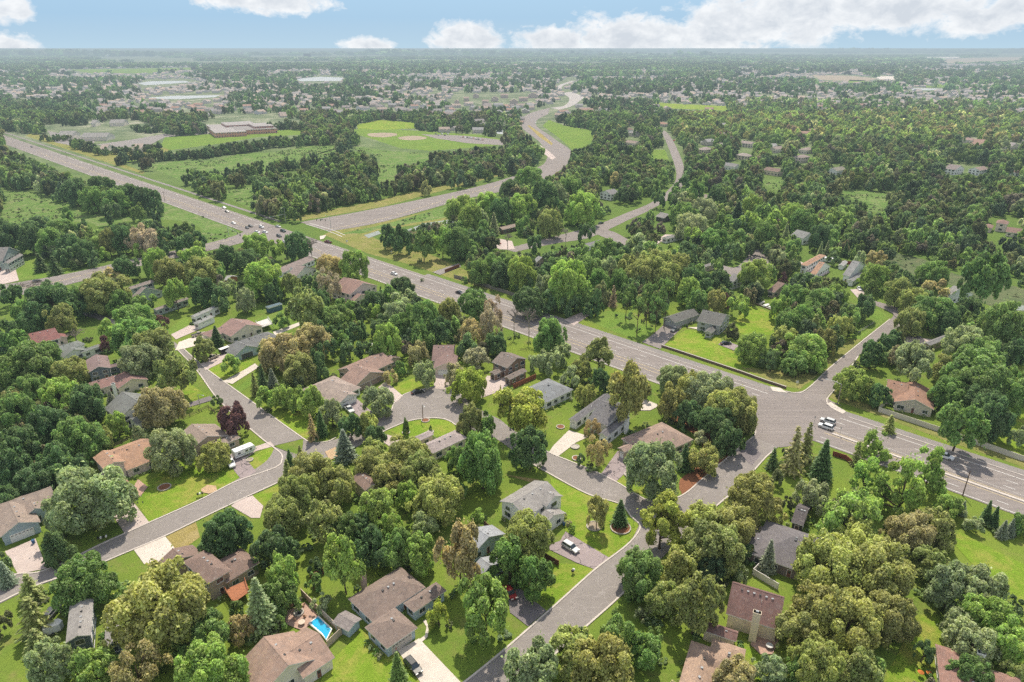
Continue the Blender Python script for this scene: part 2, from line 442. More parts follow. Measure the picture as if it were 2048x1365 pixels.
# ------------------------------------------------------------------ sky, clouds, sun
SUN_EL = math.radians(59); SUN_AZ = math.radians(5)      # ahead of the camera, a little to the east
def make_world():
    w = bpy.data.worlds.new("World"); scene.world = w; w.use_nodes = True
    nt = w.node_tree; n = nt.nodes; l = nt.links; n.clear()
    out = n.new("ShaderNodeOutputWorld"); bg = n.new("ShaderNodeBackground"); bg.inputs['Strength'].default_value = 0.15
    sky = n.new("ShaderNodeTexSky"); sky.sky_type = 'NISHITA'; sky.sun_disc = False
    sky.sun_elevation = SUN_EL; sky.sun_rotation = SUN_AZ; sky.altitude = 200; sky.dust_density = 0.6; sky.ozone_density = 1.5
    tc = n.new("ShaderNodeTexCoord"); sep = n.new("ShaderNodeSeparateXYZ"); l.new(tc.outputs['Generated'], sep.inputs[0])
    def m(op, a, b=0.0, cl=False):
        x = n.new("ShaderNodeMath"); x.operation = op; x.use_clamp = cl
        for i, v in enumerate((a, b)):
            if hasattr(v, 'is_output'): l.new(v, x.inputs[i])
            else: x.inputs[i].default_value = v
        return x.outputs[0]
    az = m('ARCTAN2', sep.outputs[0], sep.outputs[1]); el = m('ARCSINE', sep.outputs[2])
    cv = n.new("ShaderNodeCombineXYZ"); l.new(az, cv.inputs[0]); l.new(el, cv.inputs[1])
    # noise in the same angular space, lumpy
    def noise(scale, det, sx=1.0, sy=1.0, dist=0.0, z=0.0):
        mp = n.new("ShaderNodeMapping"); mp.inputs['Scale'].default_value = (sx, sy, 1); mp.inputs['Location'].default_value = (0, 0, z)
        l.new(cv.outputs[0], mp.inputs[0])
        x = n.new("ShaderNodeTexNoise"); x.inputs['Scale'].default_value = scale; x.inputs['Detail'].default_value = det
        x.inputs['Roughness'].default_value = 0.6; x.inputs['Distortion'].default_value = dist
        l.new(mp.outputs[0], x.inputs['Vector']); return x.outputs['Fac']
    big = noise(22, 9, 1, 1.7, 0.5); fine = noise(90, 8, 1, 1.4, 0.4, 3.0)
    nz = m('ADD', m('MULTIPLY', m('SUBTRACT', big, 0.5), 1.7), m('MULTIPLY', m('SUBTRACT', fine, 0.5), 0.8))
    def blob(x, y, wd, ht):
        u = (x - CX) / F; v = (y - CY) / F
        dx, dy, dz = u, CP - v * SP, -(SP + v * CP)
        L_ = math.sqrt(dx*dx + dy*dy + dz*dz)
        a = math.atan2(dx, dy); e = math.asin(dz / L_); ra = wd / 2 / F * math.cos(a) ** 2 * 1.12; re = ht / 2 / F
        s = n.new("ShaderNodeVectorMath"); s.operation = 'SUBTRACT'; l.new(cv.outputs[0], s.inputs[0]); s.inputs[1].default_value = (a, e, 0)
        k = n.new("ShaderNodeVectorMath"); k.operation = 'MULTIPLY'; l.new(s.outputs[0], k.inputs[0]); k.inputs[1].default_value = (1/ra, 1/re, 0)
        q = n.new("ShaderNodeVectorMath"); q.operation = 'LENGTH'; l.new(k.outputs[0], q.inputs[0])
        return m('SUBTRACT', 1.0, q.outputs['Value'])
    B = [(10, 18, 120, 48), (30, 100, 140, 56), (560, -2, 230, 64), (738, 92, 120, 38), (938, 80, 150, 80), (1110, 84, 190, 70),
         (1260, 78, 330, 104), (1450, 62, 210, 130), (1560, 32, 420, 120), (1790, 20, 420, 90), (1950, 42, 240, 55), (2040, 20, 160, 60), (460, -4, 160, 44)]
    # more clouds outside the frame so that the sky goes on
    for k in range(14): B.append((-2600 + k * 210 if k < 9 else 2300 + (k - 9) * 330, 40 + (k * 53) % 50, 300 + (k * 91) % 260, 70 + (k * 37) % 50))
    acc = None
    for b in B:
        o = blob(*b); acc = o if acc is None else m('MAXIMUM', acc, o)
    dens = m('ADD', acc, m('MULTIPLY', nz, 0.85))
    rp = n.new("ShaderNodeValToRGB"); rp.color_ramp.elements[0].position = 0.10; rp.color_ramp.elements[1].position = 0.46
    rp.color_ramp.elements[0].color = (0, 0, 0, 1); rp.color_ramp.elements[1].color = (1, 1, 1, 1); l.new(dens, rp.inputs[0])
    # cloud colour: white lit tops, grey violet bellies
    sh = m('ADD', m('MULTIPLY', dens, 0.55), m('MULTIPLY', m('SUBTRACT', noise(30, 6, 1, 1.5, 0.4, 7.0), 0.5), 1.1))
    cr = n.new("ShaderNodeValToRGB"); e = cr.color_ramp.elements
    e[0].position = 0.16; e[0].color = (6.4, 6.5, 6.6, 1); e[1].position = 0.62; e[1].color = (4.5, 4.8, 5.2, 1); l.new(sh, cr.inputs[0])
    # clear sky near the horizon: blue above, pale at the line
    gr = n.new("ShaderNodeValToRGB"); g = gr.color_ramp.elements
    g[0].position = 0.0; g[0].color = (3.3, 4.5, 5.4, 1); g[1].position = 0.10; g[1].color = (1.55, 3.05, 5.1, 1)
    e2 = g.new(0.035); e2.color = (2.15, 3.65, 5.3, 1)
    l.new(el, gr.inputs[0])
    low = m('SUBTRACT', 1.0, m('MULTIPLY', el, 3.5), True)
    mx = n.new("ShaderNodeMix"); mx.data_type = 'RGBA'; l.new(low, mx.inputs[0]); l.new(sky.outputs[0], mx.inputs[6]); l.new(gr.outputs[0], mx.inputs[7])
    cov = n.new("ShaderNodeValToRGB"); cov.color_ramp.elements[0].position = 0.40; cov.color_ramp.elements[1].position = 0.56  # unseen cloud cover above the view, added as fill light
    tn = n.new("ShaderNodeTexNoise"); tn.inputs['Scale'].default_value = 3.2; tn.inputs['Detail'].default_value = 6; l.new(tc.outputs['Generated'], tn.inputs['Vector']); l.new(tn.outputs['Fac'], cov.inputs[0])
    upf = m('MULTIPLY', m('SUBTRACT', el, 0.10), 9.0, True)
    m3 = n.new("ShaderNodeMix"); m3.data_type = 'RGBA'; l.new(m('MULTIPLY', cov.outputs[0], m('MULTIPLY', upf, 0.9)), m3.inputs[0]); l.new(mx.outputs[2], m3.inputs[6]); 
    # this added cover is brightened behind the camera to lift shaded walls
    bk = m('ADD', 0.5, m('MULTIPLY', sep.outputs[1], -0.5)); bc = n.new("ShaderNodeMix"); bc.data_type = 'RGBA'; l.new(bk, bc.inputs[0]); bc.inputs[6].default_value = (5.6, 5.9, 6.2, 1); bc.inputs[7].default_value = (7.8, 7.7, 7.6, 1); l.new(bc.outputs[2], m3.inputs[7])
    mx = m3
    m2 = n.new("ShaderNodeMix"); m2.data_type = 'RGBA'
    l.new(m('MULTIPLY', rp.outputs[0], 0.93), m2.inputs[0]); l.new(mx.outputs[2], m2.inputs[6]); l.new(cr.outputs[0], m2.inputs[7])
    l.new(m2.outputs[2], bg.inputs['Color']); l.new(bg.outputs[0], out.inputs['Surface'])
make_world()
sl = bpy.data.lights.new("sun", 'SUN'); sl.energy = 5.0; sl.angle = math.radians(1.0); sl.color = (1.0, 0.92, 0.78)
so = bpy.data.objects.new("sun", sl); COL.objects.link(so)
sd = Vector((math.sin(SUN_AZ) * math.cos(SUN_EL), math.cos(SUN_AZ) * math.cos(SUN_EL), math.sin(SUN_EL)))
so.rotation_euler = sd.to_track_quat('Z', 'Y').to_euler(); so.location = (0, 0, 300)

# ------------------------------------------------------------------ ground
mb = MB(); G = 46000.0
mb.add([(-G, -G, 0), (G, -G, 0), (G, G, 0), (-G, G, 0)], [(0, 1, 2, 3)])
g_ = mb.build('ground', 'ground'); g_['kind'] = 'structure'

# meadows, fields, lawns (photo outlines of patches of ground)
MEADOWS = [
 ('meadow_grass', [(0,372),(30,380),(60,385),(95,392),(120,405),(150,404),(165,425),(256,428),(290,422),(325,404),(376,421),(441,447),(482,467),(455,478),(407,486),(400,455),(342,440),(290,442),(240,445),(210,462),(190,450),(150,444),(85,452),(0,455)]),
 ('meadow_grass', [(290,332),(342,353),(380,370),(386,360),(444,346),(506,349),(615,336),(650,315),(700,285),(700,290),(620,292),(548,305),(478,308),(427,322),(369,322),(308,329)]),
 ('meadow_grass', [(427,384),(513,373),(530,377),(513,390),(509,418),(472,404)]),
 ('meadow_grass', [(600,296),(690,292),(760,300),(790,303),(860,308),(870,320),(800,330),(765,345),(745,340),(760,318),(720,300),(650,300),(600,330)]),
 ('meadow_grass', [(735,360),(765,345),(800,330),(800,345),(790,362),(760,366)]),
 ('lawn_cool', [(321,292),(330,275),(430,268),(520,262),(612,256),(602,270),(512,275),(440,288),(330,302),(262,325),(240,320),(185,309),(240,306),(330,298)]),
 ('verge_grass', [(185,309),(330,296),(345,303),(245,325),(236,324)]),
 ('verge_grass', [(60,268),(95,272),(290,345),(285,349),(50,272)]),
 ('lawn_cool', [(690,262),(740,255),(830,262),(960,270),(1030,284),(1010,290),(940,296),(860,302),(800,297),(740,277)]),
 ('lawn_fresh', [(712,250),(760,240),(830,246),(838,257),(760,260),(716,258)]),
 ('lawn_cool', [(1097,240),(1130,252),(1190,262),(1192,280),(1170,296),(1145,300),(1120,278),(1085,252)]),
 ('verge_grass', [(648,470),(662,462),(771,443),(930,405),(945,408),(900,440),(820,452),(760,460),(735,470),(760,482),(840,500),(930,540),(985,575),(985,583),(912,560),(866,545),(810,527),(734,507)]),
 ('meadow_grass', [(690,466),(780,446),(905,410),(935,412),(905,432),(830,446),(760,458),(730,466),(700,468)]),
 ('verge_grass', [(580,440),(600,442),(760,415),(900,378),(1000,352),(990,350),(880,372),(740,405),(600,432)]),
 ('verge_grass', [(120,565),(224,545),(270,530),(223,529),(158,545),(85,556)]),
 ('lawn_cool', [(30,560),(32,540),(60,518),(110,525),(160,545),(85,557),(38,561)]),
 ('lawn_fresh', [(1329,690),(1372,660),(1406,664),(1440,672),(1446,690),(1500,725),(1571,770),(1480,740)]),
 ('lawn_fresh', [(1470,640),(1500,612),(1560,630),(1600,648),(1590,668),(1520,672),(1480,668)]),
 ('lawn_cool', [(1172,640),(1215,622),(1260,628),(1300,650),(1310,660),(1285,684),(1230,665)]),
 ('verge_grass', [(1571,774),(1600,778),(1660,734),(1728,676),(1700,680),(1650,715),(1605,745),(1480,735)]),
 ('lawn_cool', [(1700,676),(1722,680),(1781,632),(1750,618),(1735,640),(1712,660)]),
 ('verge_grass', [(1658,795),(1680,805),(1760,832),(1900,885),(2048,935),(2048,915),(1900,868),(1760,822),(1700,790),(1672,780)]),
 ('lawn_fresh', [(1985,770),(2048,740),(2048,905),(1990,880),(1960,850),(2010,830)]),
 ('marsh_reeds', [(1770,505),(1850,520),(1900,545),(1960,560),(2048,580),(2048,625),(1960,605),(1900,570),(1800,540)]),
 ('meadow_grass', [(1730,385),(1765,390),(1790,405),(1770,425),(1730,418)]),
 ('meadow_grass', [(1525,360),(1570,362),(1580,372),(1545,380)]),
 ('meadow_grass', [(1660,378),(1720,380),(1800,392),(1840,385),(1830,402),(1740,405),(1690,395)]),
 ('lawn_cool', [(1300,300),(1330,300),(1338,320),(1300,318)]),
 ('lawn_fresh', [(1300,205),(1350,208),(1460,213),(1450,222),(1330,217)]),
 ('lawn_fresh', [(269,997),(297,1045),(470,965),(484,960),(448,915),(400,905),(300,960)]),
 ('lawn_fresh', [(486,922),(541,893),(560,905),(563,920),(545,936),(513,944)]),
 ('lawn_fresh', [(505,993),(556,970),(565,990),(540,1012),(526,1012)]),
 ('dry_lawn', [(332,1074),(392,1045),(400,1075),(356,1106)]),
 ('lawn_fresh', [(640,1365),(665,1320),(700,1285),(735,1250),(800,1298),(850,1365)]),
 ('lawn_fresh', [(775,862),(818,844),(861,839),(892,841),(908,848),(915,870),(820,880)]),
 ('lawn_fresh', [(783,790),(790,770),(830,755),(870,772),(845,779),(810,788)]),
 ('lawn_fresh', [(1100,955),(1173,990),(1240,1010),(1262,1038),(1276,1047),(1276,1060),(1252,1090),(1217,1116),(1130,1062),(1110,1010)]),
 ('lawn_fresh', [(1096,1128),(1150,1128),(1189,1138),(1112,1208),(1080,1190)]),
 ('lawn_fresh', [(1230,962),(1262,938),(1290,930),(1290,990),(1278,988)]),
 ('lawn_fresh', [(1440,1290),(1460,1275),(1560,1330),(1570,1365),(1480,1365)]),
 ('lawn_fresh', [(1760,1365),(1790,1320),(1830,1230),(1870,1230),(1930,1310),(1890,1365)]),
 ('lawn_fresh', [(1900,1080),(1920,1065),(2048,1130),(2048,1210),(1990,1180)]),
 ('lawn_cool', [(440,790),(480,772),(510,745),(520,760),(478,788)]),
 ('lawn_fresh', [(410,741),(440,725),(480,712),(510,725),(490,740),(447,764)]),
 ('lawn_fresh', [(363,765),(380,768),(415,792),(370,806)]),
 ('lawn_fresh', [(545,835),(600,818),(640,850),(660,872),(640,882),(608,876)]),
 ('lawn_cool', [(510,640),(580,615),(600,650),(545,690)]),
 ('lawn_cool', [(330,668),(342,655),(375,632),(380,650),(350,672)]),
 ('mulch', [(1340,836),(1400,838),(1480,872),(1495,895),(1440,930),(1400,965),(1365,985),(1360,960),(1395,930),(1400,880)]),
 ('mulch', [(1366,990),(1404,960),(1440,932),(1478,900),(1470,890),(1420,925),(1370,965)]),
 ('dry_lawn', [(1010,950),(1080,960),(1100,955),(1060,965)]),
]
for i, (mt, poly) in enumerate(MEADOWS):
    nm = {'meadow_grass': 'meadow', 'lawn_fresh': 'lawn', 'lawn_cool': 'lawn', 'verge_grass': 'grass_verge', 'marsh_reeds': 'marsh',
          'mulch': 'mulch_bed', 'dry_lawn': 'dry_lawn'}[mt]
    sheet(nm, poly, mt, 0.010 + 0.0012 * i, smooth_n=4 if mt in ('meadow_grass', 'marsh_reeds', 'mulch') else 0)
sheet('playing_field_dirt', [(736,268),(760,266),(790,267),(792,272),(766,275),(740,273)], 'sand', 0.09, smooth_n=4)
sheet('playing_field_dirt', [(798,275),(825,272),(852,275),(848,279),(822,281),(800,279)], 'sand', 0.09, smooth_n=4)
sheet('parking_lot', [(842,269),(930,272),(1025,283),(1005,291),(935,287),(870,277)], 'highway_asphalt', 0.085)
sheet('parking_lot', [(190,290),(262,280),(330,268),(415,262),(420,268),(330,275),(300,290),(250,296)], 'path_asphalt', 0.075)
sheet('parking_lot', [(420,268),(560,250),(612,248),(600,258),(520,262),(430,269)], 'path_asphalt', 0.074)
sheet('parking_lot', [(95,262),(190,282),(180,300),(110,285)], 'path_asphalt', 0.073)
for poly, mt in (([(275,167),(300,163),(370,162),(380,165),(340,168),(290,171)], 'pond_water'), ([(290,196),(350,192),(440,191),(430,195),(355,199),(305,198)], 'pond_water'),
                 ([(590,158),(640,154),(690,156),(680,162),(601,163)], 'pond_water'), ([(989,257),(1006,259),(1006,269),(989,267)], 'pond_water'),
                 ([(1822,177),(1886,178),(1886,181),(1824,181)], 'pond_water'), ([(208,185),(250,184),(280,190),(240,192)], 'pond_water'),
                 ([(812,461),(850,447),(910,438),(911,445),(870,453),(822,464)], 'creek_water'), ([(728,471),(757,462),(762,468),(737,477)], 'creek_water'),
                 ([(2000,610),(2048,612),(2048,622),(2005,620)], 'creek_water')):
    o = sheet('pond' if mt == 'pond_water' else 'creek', poly, mt, 0.11)
for poly, mt in (([(1623,150),(1700,152),(1760,158),(1720,163),(1640,160)], 'sand'), ([(1755,153),(1792,153),(1788,160),(1752,159)], 'concrete'),
                 ([(1880,118),(1960,116),(2048,114),(2048,123),(1960,126),(1890,127)], 'sand'), ([(1845,115),(1920,114),(1915,118),(1850,119)], 'concrete'),
                 ([(1480,137),(1515,138),(1510,142),(1475,141)], 'concrete'), ([(140,140),(380,136),(400,140),(300,147),(180,147)], 'lawn_cool'),
                 ([(1006,112),(1055,112),(1050,114),(1008,114)], 'concrete'), ([(1700,160),(1760,162),(1740,168),(1690,166)], 'lawn_cool'),
                 ([(1826,168),(1930,170),(1930,176),(1830,175)], 'lawn_cool')):
    o = sheet('clearing', poly, mt, 0.2)

# ------------------------------------------------------------------ highway (straight, constant width)
HA = P(0, 266); HB = P(1582, 788); HA.z = HB.z = 0
HD = (HB - HA).normalized(); HN = Vector((HD.y, -HD.x, 0))      # HN towards the near side
if HN.y > 0: HN = -HN
def hwy(s, o, z=0.0):                                            # s metres from HB along the road, o metres across
    p = HB + HD * s + HN * o; return Vector((p.x, p.y, z))
def hs(x, y):
    p = P(x, y) - HB; return p.dot(HD), p.dot(HN)
S0, S1 = -2600.0, 260.0
def band(name, o0, o1, mat, z, s0=S0, s1=S1, n=40):
    mb = MB(); vs = []
    for i in range(n + 1):
        s = s0 + (s1 - s0) * i / n
        a = hwy(s, o0, z); b = hwy(s, o1, z); vs += [a, b]
    mb.add(vs, [(2*i, 2*i+1, 2*i+3, 2*i+2) for i in range(n)])
    v = [Vector(mb.v[k]) for k in mb.f[0][:3]]
    if (v[1]-v[0]).cross(v[2]-v[0]).z < 0: mb.f = [tuple(reversed(f)) for f in mb.f]
    o = mb.build(name, mat); o['kind'] = 'structure'; return o
ISX = hs(640, 476)[0]                                            # station of the big crossing, near corner
band('highway', 3.4, 26.5, 'highway_asphalt', 0.10)
band('bike_path', -0.2, 3.4, 'path_asphalt', 0.094, hs(866, 546)[0], S1)
band('bike_path', -7.0, -4.0, 'path_asphalt', 0.094, S0 + 900, ISX - 60)
mk = MB(); my = MB(); kb = MB()
def seg(s0, s1, o, n=24): return [hwy(s0 + (s1 - s0) * i / n, o) for i in range(n + 1)]
IA, IB = ISX - 62, ISX + 4
JN = hs(1655, 800)[0]; JM = hs(1600, 785)[0] - 8
for s0, s1 in ((-900, IA), (IB, JM), (JN + 8, S1)):
    for o in (5.9, 25.7): ribbon(mk, seg(s0, s1, o), 0.24, 0.125)
    for o in (9.5, 13.1, 22.6): dashes(mk, seg(s0, s1, o), 0.2, 0.125, 3.0, 9.0)
    for o in (16.7, 19.2): ribbon(my, seg(s0, s1, o), 0.22, 0.125)
    ribbon(mk, seg(s0, s1, 14.9), 0.11, 0.125)
ribbon(mk, [hwy(IA - 1, 6), hwy(IA - 1, 17.5)], 0.5, 0.127); ribbon(mk, [hwy(IB + 1, 18.5), hwy(IB + 1, 26)], 0.5, 0.127)
ribbon(kb, seg(JN + 10, S1, 17.95), 0.9, 0.10, 0.26); ribbon(kb, seg(JN + 10, S1, 3.45), 0.35, 0.05, 0.24)
ribbon(kb, seg(ISX + 14, JM - 6, 3.45), 0.25, 0.05, 0.2); ribbon(kb, seg(ISX - 600, ISX - 70, 3.45), 0.25, 0.05, 0.2)
ribbon(kb, seg(ISX + 16, S1 if False else JM - 10, 26.55), 0.3, 0.05, 0.22)

# ------------------------------------------------------------------ other roads
strip_pairs('crossroad', [(600,445),(760,416),(942,377),(1030,352),(1078,334),(1092,322),(1094,305),(1078,284),(1058,268),(1044,257),(1037,248),(1042,238),(1063,226),(1100,216)],
            [(661,463),(771,443),(942,396),(1060,372),(1110,348),(1135,328),(1143,311),(1138,298),(1113,281),(1095,268),(1078,257),(1071,247),(1078,238),(1096,229),(1118,220)], 'highway_asphalt', 0.09)
strip_pairs('distant_road', [(1100,216),(1128,212),(1138,202),(1136,194),(1122,187)], [(1118,220),(1143,213),(1160,202),(1166,193),(1140,184)], 'far_road', 0.09)
strip_pairs('distant_road', [(1112,180),(1116,172),(1140,163)], [(1124,180),(1126,172),(1152,162)], 'far_road', 0.09)
strip_pairs('crossroad', [(500,452),(482,467),(432,483),(343,503),(274,517),(223,529),(150,545),(81,558),(0,571),(-90,585)],
            [(600,488),(520,480),(450,495),(368,513),(300,528),(250,541),(175,560),(84,583),(0,598),(-90,614)], 'highway_asphalt', 0.088)
def px_line(pts, n=6): return crv([P(*p) for p in pts], n)
for a in ([(665,459),(771,432),(942,388),(1030,366)], [(655,455),(771,425),(942,383)]):
    dashes(mk, px_line(a), 0.15, 0.125, 3, 9)
ribbon(my, px_line([(640,462),(771,436),(942,386),(1040,362)]), 0.4, 0.125)
ribbon(my, px_line([(470,478),(343,508),(223,536),(100,567),(0,583)]), 0.35, 0.125)
ribbon(mk, px_line([(601,447),(760,419),(942,380)]), 0.14, 0.125); ribbon(mk, px_line([(664,461),(771,440),(942,392)]), 0.14, 0.125)
ribbon(mk, px_line([(450,483),(343,505),(223,531),(81,561),(0,575)]), 0.14, 0.125); ribbon(mk, px_line([(450,493),(368,511),(250,538),(84,580),(0,594)]), 0.14, 0.125)
ribbon(mk, px_line([(618,447),(660,459),(690,471)]), 0.5, 0.126); ribbon(mk, px_line([(612,449),(654,462),(684,474)]), 0.5, 0.126)
sheet('painted_median', [(1080,290),(1100,305),(1112,316),(1104,320),(1088,308)], 'pink_concrete', 0.12)
sheet('grass_verge', [(1054,251),(1060,252),(1085,270),(1106,288),(1103,291),(1078,274)], 'dry_lawn', 0.124)

SROADS = [
 ('street', [(157,628),(239,652),(300,672),(355,700),(394,742),(440,804),(520,875),(545,893)], [(164,620),(245,643),(310,662),(366,697),(411,737),(480,787),(538,829),(607,878)], 'road_asphalt', 0.080),
 ('street', [(-60,1170),(0,1150),(36,1147),(92,1139),(217,1080),(297,1046),(400,999),(470,962),(530,925),(549,896),(545,893)],
            [(-60,1235),(0,1208),(70,1175),(180,1137),(250,1108),(330,1074),(400,1040),(480,1002),(556,967),(610,935),(640,925)], 'road_asphalt', 0.084),
 ('street', [(607,878),(622,884),(658,883),(700,868),(740,848),(760,834),(782,822),(788,806),(810,789),(846,780),(874,776),(900,779),(925,792),(945,812)],
            [(600,945),(640,925),(690,905),(735,884),(760,869),(775,860),(795,851),(818,842),(838,838),(861,836),(876,837),(892,840),(902,844),(912,851)], 'road_asphalt', 0.082),
 ('street', [(945,812),(975,828),(1000,840),(1020,856),(1050,876),(1100,908),(1176,939),(1229,964),(1280,994),(1312,1002)],
            [(912,851),(950,862),(985,875),(1010,890),(1040,912),(1079,936),(1173,987),(1240,1007),(1262,1035),(1278,1050)], 'road_asphalt', 0.086),
 ('street', [(880,1405),(960,1340),(1021,1289),(1112,1209),(1190,1139),(1254,1091),(1278,1052),(1300,1010),(1367,990),(1405,959),(1480,895),(1508,872),(1512,850)],
            [(1000,1405),(1095,1322),(1171,1254),(1222,1209),(1254,1179),(1300,1140),(1355,1085),(1400,1042),(1435,1010),(1480,972),(1529,917),(1559,894),(1600,884)], 'road_asphalt', 0.090),
 ('street', [(1582,790),(1612,783),(1660,736),(1728,680),(1784,636),(1778,624),(1750,611),(1722,596)], [(1684,812),(1655,797),(1668,778),(1716,714),(1790,660),(1806,640),(1811,622),(1755,604)], 'highway_asphalt', 0.096),
 ('street', [(1784,640),(1806,628),(1811,621)], [(1795,657),(1820,655),(1835,650)], 'highway_asphalt', 0.093),
 ('street', [(1010,499),(1024,495),(1113,472),(1181,455),(1215,442),(1249,428),(1300,407),(1336,381),(1353,351),(1340,304),(1326,271),(1318,262)],
            [(1030,505),(1058,498),(1120,486),(1160,480),(1190,472),(1258,440),(1307,417),(1351,388),(1371,355),(1360,311),(1342,275),(1330,262)], 'highway_asphalt', 0.080),
 ('street', [(1181,455),(1188,466),(1205,474),(1225,482),(1250,493)], [(1215,446),(1212,458),(1232,466),(1250,476),(1272,488)], 'highway_asphalt', 0.083),
 ('street', [(1440,528),(1465,536),(1480,530),(1498,510)], [(1440,541),(1470,552),(1520,548),(1560,525)], 'highway_asphalt', 0.076),
]
for nm, L, Rr, mt, z in SROADS: strip_pairs(nm, L, Rr, mt, z)
sheet('street', [(1496,512),(1505,502),(1528,499),(1552,502),(1566,512),(1560,526),(1530,532),(1504,524)], 'highway_asphalt', 0.072, smooth_n=4)
sheet('asphalt_patch', [(1474,905),(1494,884),(1523,908),(1503,933)], 'dark_asphalt', 0.106)
sheet('street_apron', [(1570,789),(1584,786),(1612,782),(1655,796),(1668,812),(1686,826),(1700,836),(1650,830),(1600,806)], 'highway_asphalt', 0.109)
sheet('street_apron', [(1508,874),(1506,846),(1530,836),(1600,848),(1624,886),(1602,890),(1560,896)], 'highway_asphalt', 0.108)
# kerbs of the residential streets
CURBS = [
 [(355,700),(394,742),(440,804),(520,875),(549,897),(563,909),(564,921),(551,936),(470,965),(400,1001),(297,1047),(217,1083),(92,1141),(36,1149),(0,1165)],
 [(366,697),(411,737),(480,787),(538,829),(607,878),(622,885),(640,886),(658,883),(672,876)],
 [(0,1206),(70,1173),(180,1136),(250,1107),(330,1073),(400,1039),(480,1001),(556,966),(585,950)],
 [(760,834),(782,822),(789,806),(810,789),(846,779),(874,775),(900,779),(925,792)],
 [(765,866),(775,860),(818,843),(861,837),(892,840),(912,851)],
 [(1060,884),(1100,907),(1176,938),(1229,963),(1270,988),(1300,1004),(1330,1003),(1367,990),(1405,959),(1480,895),(1497,882),(1510,870),(1510,858)],
 [(1040,914),(1079,937),(1173,988),(1240,1009),(1262,1034),(1276,1046),(1279,1060),(1254,1091),(1190,1140),(1112,1210),(1021,1290),(960,1341),(910,1380)],
 [(1080,1336),(1171,1255),(1222,1210),(1254,1180),(1290,1148)], [(1380,1062),(1435,1011),(1480,973),(1529,918),(1550,900)],
 [(1571,783),(1590,787),(1604,785),(1625,770),(1660,736),(1728,680),(1780,639)], [(1686,829),(1664,817),(1655,808),(1655,797),(1672,776),(1716,714)],
]
for c in CURBS: ribbon(kb, px_line(c, 5), 0.42, 0.04, 0.22)
o = kb.build('kerb', 'curb'); o['kind'] = 'structure'
o = mk.build('lane_marking', 'paint_white'); o['kind'] = 'structure'
o = my.build('centre_line', 'paint_yellow'); o['kind'] = 'structure'

